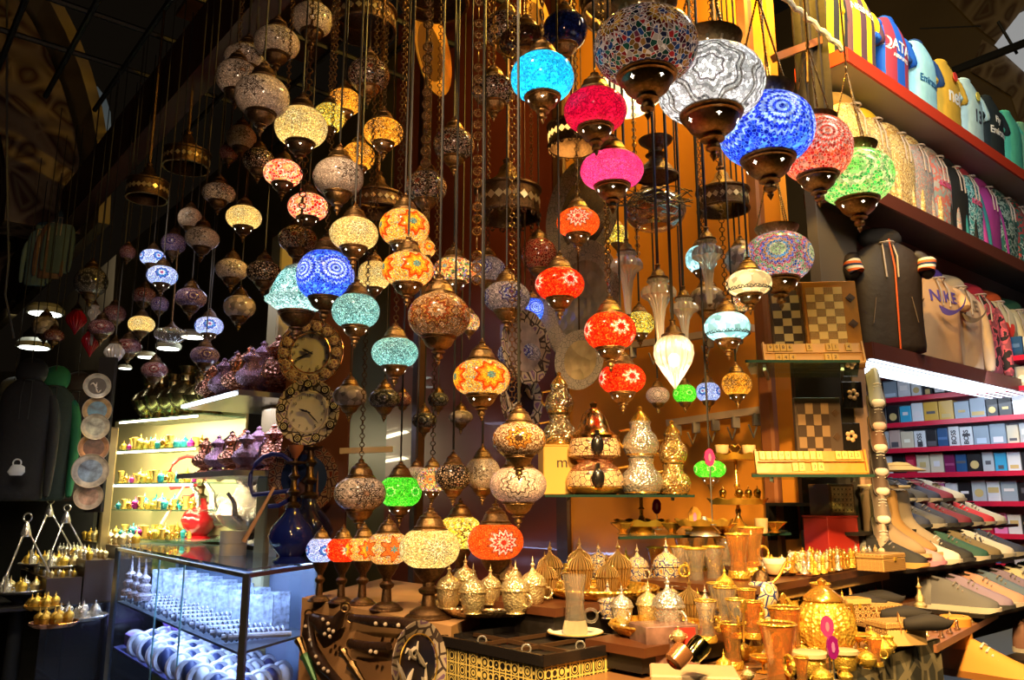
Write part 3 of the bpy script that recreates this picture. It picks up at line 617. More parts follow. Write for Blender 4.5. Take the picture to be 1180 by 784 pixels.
LAMPS = [
(360,23,48,38,3.2,'plainbeige','off-white crackle lamp at the very top of the pale cluster'),
(319,50,52,40,3.1,'plainbeige','off-white lamp second from top of the pale cluster, beside a hanging chain'),
(285,68,52,34,3.4,'plainbeige','off-white lamp half hidden behind its neighbour high in the pale cluster'),
(273,90,48,40,3.0,'beige','off-white lamp with black blossom, outermost of the upper pale cluster'),
(302,112,62,48,2.8,'plainbeige','largest off-white crackle lamp of the upper pale cluster'),
(347,147,60,48,2.8,'creamlit','glowing cream lamp under the largest off-white lamp',),
(379,136,36,32,3.1,'yellowlit','small yellow-green lit lamp with bluish glow beside the glowing cream lamp'),
(397,118,38,30,3.2,'amberlit','small amber lit lamp tucked under the dark ring chandelier'),
(425,87,48,38,2.9,'dots','unlit speckled beige lamp with dark net under the ring chandelier'),
(442,153,46,34,2.8,'amberlit','bright amber lamp with black flowers and star-pierced cup'),
(413,181,38,32,2.9,'amberlit','amber lamp partly hidden behind the large off-white lamp'),
(390,205,58,46,2.6,'plainbeige','large unlit off-white lamp just above the cream-yellow globe'),
(278,159,34,28,3.4,'plainbeige','small off-white lamp beneath the largest of the upper pale cluster'),
(264,176,22,20,3.6,'pinkdim','tiny pinkish lamp peeping beside two off-white ones'),
(298,185,36,28,3.3,'blacknet','small beige lamp patterned with black hexagon flowers'),
(326,200,44,30,3.0,'flamelit','red and orange flame-coloured lit lamp, higher of the pair'),
(355,239,46,32,2.9,'flamelit','red and orange flame-coloured lit lamp, lower of the pair'),
(252,223,38,25,3.6,'beige','pale lamp with one dark blossom and amber glint on its cup'),
(281,251,40,28,3.4,'creamlit','glowing cream lamp with brown star flower among unlit pale lamps'),
(219,252,27,24,4.0,'plainbeige','small glossy off-white lamp above the one with blue specks'),
(233,275,38,25,3.8,'plainbeige','glossy white lamp with blue specks and highlights'),
(267,311,37,25,3.6,'plainbeige','plain off-white lamp beside the dark-flowered beige lamp'),
(304,314,39,26,3.4,'blacknet','beige lamp with a black flower above the white lotus-shaped lamp'),
(343,276,44,30,3.2,'dots','dim speckled lamp with dark patches above the blue globe'),
(187,318,34,23,4.2,'bluewhite','blue and white lit lamp with one red-centred daisy'),
(176,297,28,19,4.5,'bluewhite','small blue-violet lit lamp above the blue and white daisy lamp'),
(220,344,35,24,4.0,'purple','unlit purple-blue speckled lamp near the bright ceiling light'),
(276,354,36,26,3.8,'greyplain','frosted whitish lamp just above the shelf of ewers'),
(147,291,18,18,4.9,'pinkdim','tiny rust-pink lamp at the outer edge of the hanging cluster'),
(200,281,28,24,4.6,'purple','dark blue and pink unlit lamp above the purple-blue one'),
(375,318,66,62,2.75,'bluelit','deep blue lit globe with pale medallion beside the white lotus lamp'),
(410,359,55,40,2.6,'aqua','pale aqua lit lamp under the cream-yellow globe'),
(408,270,56,40,2.55,'creamlit','cream-yellow lit globe above the deep blue one'),
(431,318,38,36,2.9,'creamlit','dimmer cream lamp half hidden behind the orange daisy lamp'),
(466,263,58,42,2.5,'daisy','orange daisy lamp, upper one of the stacked orange pair'),
(470,311,60,40,2.4,'daisy','orange daisy lamp, lower one of the stacked orange pair'),
(491,287,22,20,2.8,'daisy','small orange lamp with teal flower peeping between the stacked pair'),
(491,216,48,36,2.9,'dots','unlit lamp with silver specks hanging behind the medallion chain'),
(523,167,48,36,2.9,'dots','unlit silver-speckled lamp with rust diamonds and one blue glint'),
(569,105,50,38,2.7,'dots','unlit silver-speckled lamp beside the bright cyan lamp'),
(583,35,52,42,2.8,'dots','unlit honey-toned speckled lamp near the top edge above the cyan lamp'),
(523,313,52,30,2.9,'confetti','lit confetti lamp of orange, green and black chips'),
(562,312,42,30,3.0,'whiteblue','white speckled lamp with teal flower beside the confetti lamp'),
(506,365,72,52,2.3,'bigorange','large beige and orange mosaic lamp with long pointed finial'),
(541,372,24,34,2.7,'confetti','multicoloured lamp half hidden behind the large beige and orange one'),
(455,407,54,37,2.5,'aqua','pale aqua lit lamp hanging lowest of the aqua ones'),
(555,436,66,44,2.1,'daisy','large orange and yellow lit daisy lamp hanging alone below the rest'),
(584,343,54,37,2.7,'whiteblue','white mosaic lamp with violet flower beside the bright blue one'),
(613,358,32,30,2.9,'bluelit','small bright blue lamp behind the violet-flowered one'),
(598,408,50,30,2.8,'whiteblue','white mosaic lamp with glowing blue star over a hanging plate'),
(598,507,62,42,2.0,'orangedaisy','unlit beige mosaic lamp with orange and black daisy on a tall chain'),
(597,559,66,42,2.1,'silverdisk','pinkish white lamp with silver rosette beside the marked yellow box'),
(403,457,39,25,3.4,'greyplain','dim pinkish lamp in front of the dark red wall by the lower clock'),
(443,460,36,24,3.6,'greydim','dark lamp hanging under the lowest aqua lamp'),
(464,461,20,18,3.9,'pinkdim','small dim orange lamp behind the dark one'),
(489,485,29,19,4.0,'greydim','small shaded lamp over the dark wall, lower of three'),
(505,461,24,18,4.2,'greydim','small nearly black lamp, highest of three over the dark wall'),
(531,481,28,16,4.1,'greyplain','small grey glass lamp nearest the daisy lamp over the dark wall'),
(744,55,120,92,2.0,'confettiglow','very large unlit mosaic lamp with added glow and amber-ringed flower','big'),
(818,98,124,90,2.1,'whitelit','very large white lit lamp with zigzag bands','big'),
(883,150,108,84,2.3,'bluelit','very large blue lit lamp with pinwheel medallion','big'),
(940,172,82,72,2.5,'redbig','very large red lamp with white spiral medallion','big'),
(986,205,84,62,2.6,'greenbig','very large green lamp above the black jacket','big'),
(897,297,78,58,2.7,'disk','very large multicoloured lamp with green disc above the game boards','big'),
(625,90,73,56,2.05,'cyan','cyan lit smooth glass lamp','medal'),
(651,36,52,46,2.4,'navyglass','unlit navy glass lamp above the cyan one'),
(606,50,62,34,2.6,'brownglass','dark brown glass lamp behind the cyan one'),
(686,128,73,54,2.05,'crimson','crimson glass lamp hanging directly over the pink one'),
(705,197,73,48,2.1,'pinklit','pink lit glass lamp'),
(666,257,50,36,2.4,'redplain','orange-red lit lamp with red star in front of the oval platter'),
(621,294,42,36,2.8,'rednet','unlit dark red lamp with pale net pattern'),
(645,328,57,40,2.3,'redlit','red lit lamp with white star flowers, highest of the red column'),
(703,382,60,42,2.15,'redlit','red lit lamp with white star flowers, middle of the red column'),
(717,437,54,36,2.3,'redlit','red lit lamp with white star flowers, lowest of the red column'),
(863,327,52,32,2.5,'creamplain','cream lit smooth lamp with wrought lace rim'),
(838,377,52,34,2.4,'aquaplain','aqua-white lit smooth lamp with wrought lace rim'),
(808,299,36,36,2.9,'aquaplain','aqua lit lamp behind the clear ribbed drop'),
(854,300,38,34,2.9,'greyplain','unlit grey frosted lamp behind the cream one'),
(815,346,42,32,2.8,'greyplain','unlit pinkish frosted lamp behind the clear drop'),
(851,352,26,20,2.9,'confetti','tiny confetti lamp peeping under the cream lamp'),
(737,373,34,28,2.8,'yellowlit','small yellow lamp with black flowers beside the red column'),
(711,271,26,30,3.0,'yellowlit','small yellow mosaic lamp behind the chains under the pink lamp'),
(758,456,27,19,2.9,'silverdisk','small pale lamp with white medallion beside the lowest red lamp'),
(789,454,27,22,2.9,'greenlit','small lime lit lamp under the lit teardrop'),
(816,452,28,23,2.9,'bluewhite','small white and blue lamp between the lime and amber ones'),
(849,443,34,27,2.8,'amberlit','small amber lit lamp beside the glass shelf of tile racks'),
(818,541,37,22,2.6,'greenlit','green lit lamp low behind the pink agate slice'),
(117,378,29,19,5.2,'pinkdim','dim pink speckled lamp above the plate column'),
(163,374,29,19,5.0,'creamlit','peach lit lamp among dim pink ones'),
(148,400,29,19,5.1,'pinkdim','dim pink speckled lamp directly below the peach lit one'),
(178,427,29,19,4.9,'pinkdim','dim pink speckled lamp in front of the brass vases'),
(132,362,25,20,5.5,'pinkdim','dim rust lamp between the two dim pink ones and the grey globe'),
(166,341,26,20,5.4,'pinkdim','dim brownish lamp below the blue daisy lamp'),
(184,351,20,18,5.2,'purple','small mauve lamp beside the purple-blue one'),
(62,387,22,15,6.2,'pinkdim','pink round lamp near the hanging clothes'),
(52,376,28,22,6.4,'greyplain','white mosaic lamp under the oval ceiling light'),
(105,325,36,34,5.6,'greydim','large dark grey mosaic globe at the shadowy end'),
(236,410,32,20,4.4,'purple','violet speckled lamp in front of the upper ewer shelf'),
(241,376,32,20,4.4,'bluewhite','white lamp with teal daisies in front of the upper ewer shelf'),
(415,569,60,36,2.7,'beige','unlit beige lamp with dark blossom above the table lamps'),
(461,567,50,36,2.9,'greenlit','bright green lit lamp above the table lamps'),
(480,549,26,30,2.9,'plainbeige','plain white lamp beside the bright green one'),
(498,553,34,30,2.75,'confetti','confetti lamp between the white and the netted lamp'),
(522,550,42,30,2.6,'blacknet','beige lamp with black lattice between the confetti and crackle ones'),
(556,546,42,36,2.6,'plainbeige','beige crackle lamp next to the pinkish silver-rosette lamp'),
]
def relax(L):
    P = [atD(a[0], a[1], a[4]) for a in L]; D = [a[4] for a in L]; D0 = D[:]
    for it in range(160):
        for i in range(len(L)):
            P[i] = atD(L[i][0], L[i][1], D[i])
        R = [L[i][2]/2*mpp(P[i]) for i in range(len(L))]; moved = False
        for i in range(len(L)):
            for j in range(i+1, len(L)):
                h = sqrt((P[i].x-P[j].x)**2+(P[i].y-P[j].y)**2); dz = abs(P[i].z-P[j].z)
                hi, lo = (i, j) if P[i].z > P[j].z else (j, i)
                need = 0
                if dz < 1.3*(R[i]+R[j])*.8: need = R[i]+R[j]+.006
                elif True: need = R[hi]+.018
                if dz < .45*(R[i]+R[j]) : need = R[i]+R[j]+.006
                if h < need:
                    moved = True; s_ = .012*max(D[i], 1)/2
                    a_, b_ = (i, j) if D0[i] <= D0[j] else (j, i)
                    if abs(D[a_]-D0[a_]) < .32: D[a_] -= s_
                    if abs(D[b_]-D0[b_]) < .45: D[b_] += s_
        if not moved: break
    return [tuple(a[:4])+(d,)+tuple(a[5:]) for a, d in zip(L, D)]
LAMPS = relax(LAMPS+[(343, 335, 74, 70, 2.85, 'LOTUS', '')]); LOTD = LAMPS.pop()[4]
medal = {491, 569}
for i, L_ in enumerate(LAMPS):
    x, y, ww, hh, D, k, lab = L_[:7]; ex = L_[7] if len(L_) > 7 else ''
    ch = 'medal' if (ex == 'medal' or (x in medal and ww > 44)) else ('link' if (D < 3.3 and i % 3 == 0) else 'cord')
    rz = None
    if k in ('redplain', 'disk', 'silverdisk', 'orangedaisy'): rz = 0
    if k == 'redlit': rz = .45
    if k in ('bluelit', 'redbig', 'confettiglow', 'daisy') : rz = .35
    if k == 'whitelit': rz = 0
    if k in ('beige', 'creamlit'): rz = random.choice((-.3, .25))
    t = lamp(x, y, ww, hh, D, k, lab, ch, ex == 'big', rz=rz)
# lamp with wrought lace rim: add the black filigree on the smooth ones
filig = mat('wrought_filigree', (.02, .03, .03), .4, .6)
for t in [o for o in col.objects if o.get('label', '').endswith('wrought lace rim')]:
    m = MB()
    for j in range(16):
        a = 2*pi*j/16; r_ = 1.0
        m.M = Matrix.Rotation(a, 4, 'Z') @ Matrix.Translation((.93, 0, -.28)) @ Matrix.Rotation(radians(-22), 4, 'Y')
        m.tube([(0, -.19, -.08), (0, -.1, .02), (0, 0, .22 if j % 2 else .12), (0, .1, .02), (0, .19, -.08)], .016, 5)
        m.ring((0, 0, -.02), .07, .014, 'x', 10, 4)
    m.M = Matrix(); m.ring((0, 0, -.37), .93, .018, 'z', 28, 4)
    m.build('filigree_rim', filig, t)
# the white lotus lamp: globe opened out over a long cup
p = atD(343, 335, LOTD); r = 37*mpp(p)
t = thing('lotus_lamp', 'white and aqua lit lotus-shaped lamp against the blue globe', 'lamp', p, facecam(p)+.2, None, r)
REC['lotus'] = dict(REC['aqua'], bg=[(.6, .8, .76), (.75, .92, .88), (.5, .7, .66)], n=5, k=9, scale=16, R=.55, zof=.25)
m = MB(); m.lathe([(.30, -.72), (.62, -.60), (1.0, -.32), (.86, -.22), (.80, .0), (.62, .42), (.40, .72), (.25, .80)], 36, flute=(9, .04), caps=False); m.build('mosaic_globe', mosmat('lotus'), t)
cm = cup_mesh(.68, bronze); o = part('bottom_cup', cm, t); o.location = (0, 0, -.12)
o = part('top_cap', cap_mesh(.68, bronze), t); o.location = (0, 0, .05); o.scale = (.7, .7, .7)
m = chain_mesh((CEIL-p.z)/r-1.1, .03/r, origin=(0, 0, 1.1)); m.build('hanging_chain', bronze, t)
light('bulb', 'POINT', (0, 0, -.2), 1.6, (.8, 1, .95), .01, parent=t)
# clear ribbed drops and teardrops
def drop(x, y0, y1, wpx, D, style, label, lit=False, mm=ribclear):
    p0 = atD(x, y1, D); p1 = atD(x, y0, D); s = wpx/2*mpp(p0); H = (p1.z-p0.z)/s
    t = thing('glass_drop_lamp', label, 'lamp', p0, 0, None, s); m = MB()
    if style == 'trumpet':
        pr = [(.06, 0), (.16, .02), (.20, .1), (.26, .35), (.38, .55), (.50, .62), (.62, .68), (.98, .74), (1.0, .80), (.86, .87), (.55, .90), (.52, .93), (.66, .97), (.5, 1.0)]
    elif style == 'teardrop':
        pr = [(.02, 0), (.2, .1), (.55, .3), (.88, .5), (1, .66), (.95, .82), (.75, .94), (.5, 1.0), (.4, 1.0)]
    else:
        pr = [(.02, 0), (.3, .2), (.8, .45), (1, .6), (.9, .75), (.6, .9), (.4, 1)]
    m.lathe([(a, b*H) for a, b in pr], 72, flute=(18, .05), caps=False); m.build('ribbed_glass', mm, t)
    m = MB(); m.lathe([(.62, H-.02), (.62, H+.08), (.42, H+.2), (.34, H+.45), (.16, H+.6), (.13, H+.8), (.18, H+.85), (.05, H+.95)], 16)
    if style == 'trumpet': m.lathe([(.0, -.12), (.1, -.06), (.18, .06), (.12, .14)], 10)
    m.build('top_cap', bronze, t)
    m = MB(); m.tube([(0, 0, H+.95), (0, 0, (CEIL-p0.z)/s)], .005/s, 6); m.build('hanging_cord', cordm, t)
    if lit:
        m = MB(); m.ball((0, 0, H*.55), .28, 12, 8, (1, 1, 1.3)); m.build('light_bulb', mat('warm_bulb', (1, 1, 1), emis=14, ecol=(1, .88, .6)), t)
        light('bulb', 'POINT', (0, 0, H*.55), 2.0, (1, .8, .5), .03, parent=t)
    return t
drop(724, 291, 364, 36, 2.5, 'trumpet', 'clear ribbed trumpet-shaped drop nearest the red column')
drop(761, 322, 398, 40, 2.4, 'trumpet', 'clear ribbed trumpet drop between two others, slightly the widest')
drop(790, 344, 400, 32, 2.6, 'trumpet', 'clear ribbed trumpet drop partly behind the lit teardrop')
drop(818, 277, 352, 35, 2.5, 'trumpet', 'clear ribbed trumpet drop in front of the aqua lamps')
drop(778, 388, 449, 45, 2.3, 'teardrop', 'lit ribbed glass teardrop over the stacked teapots', True)
drop(130, 396, 424, 22, 5.0, 'bulb', 'clear diamond-shaped glass drop above the brass vases')
drop(105, 352, 398, 14, 5.3, 'trumpet', 'small clear crystal drop at the shadowy end')
redgl = glass('red_glass', (.5, .01, .02), .15, .05, .6)
drop(86, 358, 386, 22, 5.8, 'bulb', 'dark red glass drop, higher of two', mm=redgl)
drop(103, 382, 412, 20, 5.6, 'bulb', 'dark red glass drop, lower of two', mm=redgl)
# crystal ribbed bowl lamp & oval ceiling lights at the left
t = thing('crystal_bowl_lamp', 'wide ribbed crystal bowl lamp between the oval ceiling lights', 'lamp', atD(197, 387, 4.6), 0, None, .09)
m = MB(); m.lathe([(.2, -.5), (.6, -.42), (.95, -.1), (1, .1), (.9, .35), (.5, .45)], 60, flute=(20, .06), caps=False); m.build('ribbed_glass', crystal, t)
m = MB(); m.lathe([(.52, .42), (.5, .5), (.2, .7), (.06, .95)], 14); m.tube([(0, 0, .9), (0, 0, (CEIL-t.location.z)/.09)], .04, 5); m.build('top_cap', bronze, t)
ovm = mat('downlight_glow', (1, 1, 1), emis=7, ecol=(.95, 1, .88))
for i, (x, y, ww, lab) in enumerate([(222, 389, 26, 'round lit downlight beside the crystal bowl lamp'), (194, 402, 26, 'round lit downlight just under the crystal bowl lamp'), (169, 412, 20, 'round lit downlight, smaller, over the brass vases'), (144, 425, 14, 'smallest round lit downlight next to the glass diamond'), (52, 362, 36, 'oval lit panel light above the hanging clothes'), (39, 401, 34, 'long lit panel light lower beside the dark clothes')]):
    p = atD(x, y, 5.9 if x > 100 else 7.2); r = ww/2*mpp(p)
    t = thing('downlight', lab, 'light', p, 0, None, r)
    m = MB(); m.lathe([(1, 0), (1.08, .02), (1.1, .3), (.8, .6), (.4, .65)], 24); m.build('housing', mat('white_metal_housing', (.5, .5, .42), .4), t)
    m = MB(); m.lathe([(.92, -.03), (.92, .02)], 24); m.build('diffuser', ovm, t)
    m = MB(); m.tube([(0, 0, .6), (0, 0, (CEIL-p.z)/r)], .03, 5); m.build('hanging_cord', cordm, t)
# pierced ring chandeliers
def ringlamp(x, y, wpx, hpx, D, label, scallop=False, lit=False, mm=None):
    p = atD(x, y, D); r = wpx/2*mpp(p); h = hpx/wpx*1.6
    t = thing('pierced_metal_chandelier', label, 'chandelier', p, 0, None, r); mm = mm or bronze
    m = MB(); m.lathe([(.92, -h/2), (1.0, -h/2), (1.02, -h/2+.05), (.96, -h/2+.08), (.96, h/2-.1), (1.04, h/2-.06), (1.04, h/2), (.96, h/2+.02), (.93, h/2-.1), (.92, -h/2)], 36, caps=False)
    if scallop:
        for j in range(18):
            a = 2*pi*j/18; m.M = Matrix.Rotation(a, 4, 'Z'); m.ring((.97, 0, -h/2-.05), .07, .03, 'x', 10, 4)
        m.M = Matrix()
    m.build('pierced_band', mm, t)
    m = MB()
    for j in range(24):
        a = 2*pi*j/24; m.M = Matrix.Rotation(a, 4, 'Z') @ Matrix.Translation((.975, 0, 0)) @ Matrix.Rotation(pi/4, 4, 'X'); m.box((0, 0, 0), (.02, h*.22, h*.22))
    m.build('cutouts', mat('pale_brass', (.75, .6, .35), .3, .7) if not lit else mat('amber_hole_glow', (1, .7, .3), emis=1.6, ecol=(1, .6, .15)), t, False)
    m = MB(); m.lathe([(.9, h/2-.1), (.6, h/2+.2), (.3, h/2+.5), (.25, h/2+.7), (.12, h/2+.85), (.16, h/2+.95), (.05, h/2+1.05)], 24); m.build('domed_top', mm, t)
    m = MB(); m.tube([(0, 0, h/2+1.0), (0, 0, (CEIL-p.z)/r)], .008/r, 6); m.build('hanging_rod', mm, t)
    if lit: light('bulb', 'POINT', (0, 0, 0), 1.5, (1, .6, .2), .02, parent=t)
    return t
for a in [(420, 25, 72, 30, 3.4, 'dark pierced ring chandelier above the speckled lamp near the top'), (585, 235, 76, 42, 3.0, 'broad bronze chandelier with scalloped rim behind the medallion chains', True), (833, 232, 60, 30, 2.9, 'dark ring chandelier beneath the white zigzag lamp'),
          (660, 158, 58, 34, 2.8, 'pierced chandelier with glowing holes and scalloped rim under the cyan lamp', True, True), (435, 235, 60, 24, 3.3, 'dark low chandelier behind the cream-yellow globe'), (170, 220, 46, 26, 4.6, 'shadowed pierced chandelier, lower of two in the dark corner'),
          (215, 185, 52, 24, 4.8, 'shadowed pierced chandelier, higher of two in the dark corner'), (715, 8, 90, 26, 2.6, 'brass ring chandelier cut by the top edge over the amber-ringed flower lamp'), (500, -4, 80, 24, 2.9, 'dark chandelier cut by the top edge between long chains')]:
    ringlamp(*a)
# bell-shaped brass shade and the large white glass shade that throws the glow
t = thing('bell_lamp', 'dark bell-shaped metal lamp with glass ball beneath', 'lamp', atD(757, 205, 2.6), 0, None, .075)
m = MB(); m.lathe([(1.0, 0), (.98, .12), (.8, .25), (.72, .45), (.5, .7), (.3, .85), (.3, 1.0), (.5, 1.1), (.3, 1.25), (.3, 1.4), (.75, 1.75), (.8, 1.85), (.2, 1.9), (.06, 2.2)], 28, caps=False); m.tube([(0, 0, 2.1), (0, 0, 20)], .03, 5); m.build('bell_shade', bronze, t)
t = thing('glass_ball_lamp', 'clear glass ball lamp behind the tangled wires', 'lamp', atD(755, 243, 2.75), 0, None, .11)
m = MB(); m.lathe(prof_globe(.66), 28, caps=False); m.build('glass_globe', glass('smoked_glass', (.55, .42, .32), .2, .08, .2), t)
part('top_cap', cap_mesh(.66, bronze), t); m = MB(); m.tube([(0, 0, 1.4), (0, 0, (CEIL-t.location.z)/.11)], .03, 5); m.build('hanging_cord', cordm, t)
m = MB()
random.seed(11)
for j in range(9):
    a = random.uniform(-.8, .8); pts = []
    for q in range(12): pts.append((-1.3+q*.22, -.9+.25*sin(q*.9+j), a*.3+.28*sin(q*.7+j*1.3)))
    m.tube(pts, .018, 5)
t = thing('coiled_wire', 'loose tangle of dark wires across the clear glass ball', 'wire', atD(752, 240, 2.6), 0, None, .1); m.build('wire', cordm, t)
m = MB(); m.tube([(0, 0, 0), (.25, 0, .12), (.5, 0, -.05), (.3, 0, -.12), (.75, 0, -.2), (.9, 0, 0), (.6, 0, .14), (.2, 0, .1)], .02, 6); m.build('pale_wire', mat('aqua_wire', (.3, .6, .65), .4, emis=.15), t, label=None) if False else m.build('pale_wire', mat('aqua_wire', (.3, .6, .65), .4, emis=.15), t)
t = thing('white_glass_shade', 'large glowing white glass shade behind the crimson lamp', 'lamp', atD(722, 108, 2.9), 0, None, .135)
m = MB(); m.lathe([(.1, -.62), (.6, -.5), (.95, -.2), (1, 0), (.9, .25), (.5, .5), (.3, .6)], 32, caps=False); m.build('glass_shade', mosaic('milk_glass', [(1, .9, .65), (1, .88, .6)], [], scale=3, gw=0, emis=1.6, trans=.3), t)
part('top_cap', cap_mesh(.66, brass), t); m = MB(); m.tube([(0, 0, 1.3), (0, 0, (CEIL-t.location.z)/.135)], .02, 5); m.build('hanging_cord', cordm, t)
light('bulb', 'POINT', (0, 0, 0), 6, (1, .7, .3), .05, parent=t)
# loose medallion chains that hang between the lamps
for x, y0, D, lab in [(549, 330, 2.35, 'long brass medallion chain ending above the violet-flowered lamp'), (466, 180, 2.5, 'long dark twin chain between the amber and speckled lamps'), (700, 330, 2.35, 'long gilt chain beside the red lamp column'), (735, 300, 2.6, 'thin dark chain behind the trumpet drops'), (490, 195, 2.3, 'brass medallion chain in front of the silver-specked lamp'), (590, 470, 2.2, 'slim chain running down to the orange-black daisy lamp')]:
    p = atD(x, y0, D); L = CEIL-p.z; t = thing('hanging_chain', lab, 'chain', p)
    (medal_chain(L, .034) if x in (549, 490) else chain_mesh(L, .018)).build('chain_links', brass if x > 500 else bronze, t)
# stall ceiling grid the chains hook onto
m = MB(); c0 = on(590, 3.0, CEIL); 
for k in range(9):
    q = A0-U*(.35*k)+UP*(CEIL+.03); m.tube([q-W*.6, q+W*5.0], .02, 6)
for k in range(9):
    q = A0+W*(.6*k-.6)+UP*(CEIL+.05); m.tube([q, q-U*3.2], .02, 6)
struct('ceiling_grid', m, MATS['black_iron'])
m = MB(); q = A0+UP*(CEIL+1.1); m.slabpts([q-W*.8+U*.1, q+W*5.0+U*.1, q+W*5.0-U*1.2, q-W*.8-U*1.2], .05); struct('ceiling_stall', m, woodd)
# row of standing table lamps
random.seed(3)
PZ = 1.2
ped = [atz(348, 689, PZ), atz(520, 722, PZ)]; bk = Vector((.25, 1, 0)).normalized()*.62
m = MB(); P4 = [ped[0], ped[1], ped[1]+bk, ped[0]+bk]
t = thing('wooden_cabinet', 'light wooden cabinet carrying the row of table lamps', 'cabinet', (0, 0, 0))
for (nm, z0, z1, mm_) in (('carcass', 0.0, PZ-.03, woodl), ('top_board', PZ-.03, PZ, mat('honey_wood', (.56, .32, .14), .45, 0, .1, 16, .2))):
    m = MB(); m.prism([(v.x, v.y) for v in P4], z0, z1); m.build(nm, mm_, t, False)
def tablelamp(x, y, wpx, hpx, kind, label, D, rz=.3, cm=bronze, zb=PZ):
    p = atD(x, y, D); r = wpx/2*mpp(p); asp = round(min(.95, hpx/wpx/.93)*10)/10*.97
    t = thing('table_lamp', label, 'lamp', (p.x, p.y, zb), facecam(p)+rz, None, r); zc = (p.z-zb)/r
    o = part('mosaic_globe', globe_mesh(asp, mosmat(kind)), t); o.location = (0, 0, zc)
    o = part('top_cap', cap_mesh(asp, brass), t); o.location = (0, 0, zc)
    b = zc-asp*.86; m = MB()
    m.lathe([(.0, 0), (.75, 0), (.78, .05), (.70, .12), (.62, .16), (.60, .22), (.40, .34), (.24, .40), (.20, b*.45), (.32, b*.5), (.34, b*.56), (.2, b*.62), (.2, b*.7), (.34, b*.78), (.5, b*.92), (.54, b), (.50, b+.05)], 28); m.build('lamp_base', cm, t)
    light('bulb', 'POINT', (0, 0, zc-.2), .55*(r/.08)**2, LITCOL.get(kind, (1, .8, .5)), r*.12, parent=t)
    return t
for a in [(370, 634, 34, 30, 'bluewhite', 'blue and white table lamp at the end of the row next to the glass case', 2.5), (395, 634, 38, 29, 'redlit', 'red table lamp second from the glass case', 2.45), (419, 633, 42, 29, 'daisy', 'yellow and red daisy table lamp third in the row', 2.42),
          (447, 632, 50, 37, 'starred', 'multicoloured table lamp with orange star flower', 2.3), (495, 632, 70, 45, 'creamlit', 'large cream lit table lamp in front of the others', 2.15), (530, 614, 52, 40, 'yellowlit', 'yellow lit table lamp behind the large cream one', 2.5), (571, 624, 65, 41, 'redplain', 'orange-red table lamp with white-rimmed flower at the end of the row', 2.35)]:
    tablelamp(*a)
# ------------------------------------------------------------------ furniture and tiers
def tierbox(name, label, pxs, z, depth, h, mm, cat='stand', back=None, topm=None, overhang=0, legs=False, dirn=None):
    """a stand whose front edge is given by two pixels on plane z, running back by depth"""
    a, b = atz(pxs[0][0], pxs[0][1], z), atz(pxs[1][0], pxs[1][1], z)
    e = (b-a).normalized(); n = Vector((-e.y, e.x, 0)); n = n if n.y > 0 else -n
    n = dirn.normalized() if dirn else n
    t = thing(name, label, cat, (0, 0, 0)); P = [a, b, b+n*depth, a+n*depth]
    m = MB(); m.prism([(v.x, v.y) for v in P], z-.02, z); m.build('top_board', topm or mm, t, False)
    q = [a+n*.015+e*.01, b+n*.015-e*.01, b+n*(depth-.01)-e*.01, a+n*(depth-.01)+e*.01]
    m = MB(); m.prism([(v.x, v.y) for v in q], z-h, z-.02); m.build('carcass', mm, t, False)
    return t, P, e, n
redwood = mat('mahogany_step', (.09, .03, .012), .35, 0, .1, 14, .3)
# Display case -------------------------------------------------------
ZC = 1.18
c0 = atz(285, 656, ZC); cl = atz(137, 628, ZC); cr = atz(368, 645, ZC); cb = cl+(cr-c0)
t = thing('glass_display_case', 'aluminium-framed glass display case lit blue-white inside', 'display case', (0, 0, 0))
q = [c0, cr, cb, cl]
def edgebar(m, a, b, w=.03):
    d = (b-a); L = d.length; M_ = Matrix.Translation((a+b)/2) @ d.to_track_quat('Z', 'Y').to_matrix().to_4x4(); old = m.M; m.M = M_; m.box((0, 0, 0), (w, w, L)); m.M = old
m = MB()
for i in range(4):
    a, b = q[i], q[(i+1) % 4]
    A = lambda v, z: Vector((v.x, v.y, z))
    edgebar(m, A(a, .02), A(a, ZC-.02)); edgebar(m, A(a, ZC-.03), A(b, ZC-.03), .02); edgebar(m, A(a, .05), A(b, .05), .03)
m.build('frame', steel, t, False)
for i, nm in ((0, 'side_pane'), (3, 'front_pane')):
    a, b = q[i], q[(i+1) % 4]; m = MB(); m.slabpts([Vector((a.x, a.y, .07)), Vector((b.x, b.y, .07)), Vector((b.x, b.y, ZC-.04)), Vector((a.x, a.y, ZC-.04))], .004); m.build(nm, pane, t, False)
m = MB(); a, b = cl.lerp(c0, .62), cl.lerp(c0, .64); edgebar(m, Vector((a.x, a.y, .07)), Vector((a.x, a.y, ZC-.04)), .008); a = cl.lerp(c0, .42); edgebar(m, Vector((a.x, a.y, .07)), Vector((a.x, a.y, ZC-.04)), .008); m.build('sliding_door_edge', mat('pane_edge', (.25, .5, .55), .2), t, False)
m = MB(); m.prism([(v.x, v.y) for v in q], ZC-.012, ZC); m.build('glass_top', glass('case_top_glass', (.8, .92, .95), .2, .03, .04), t, False)
ins = lambda f: [(cl+cr)/2+(v-(cl+cr)/2)*f for v in q]
for z in (.50, .80):
    m = MB(); m.prism([(v.x, v.y) for v in ins(.95)], z-.012, z); m.build('shelf', mat('case_shelf_%d' % int(z*100), (.10, .12, .16) if z > .6 else (.12, .11, .3), .3), t, False)
bkm = mat('case_back', (.10, .13, .2), .4); i4 = ins(.99)
m = MB(); m.slabpts([Vector((i4[1].x, i4[1].y, .07)), Vector((i4[2].x, i4[2].y, .07)), Vector((i4[2].x, i4[2].y, ZC-.05)), Vector((i4[1].x, i4[1].y, ZC-.05))], .006); m.build('back_panel', bkm, t, False)
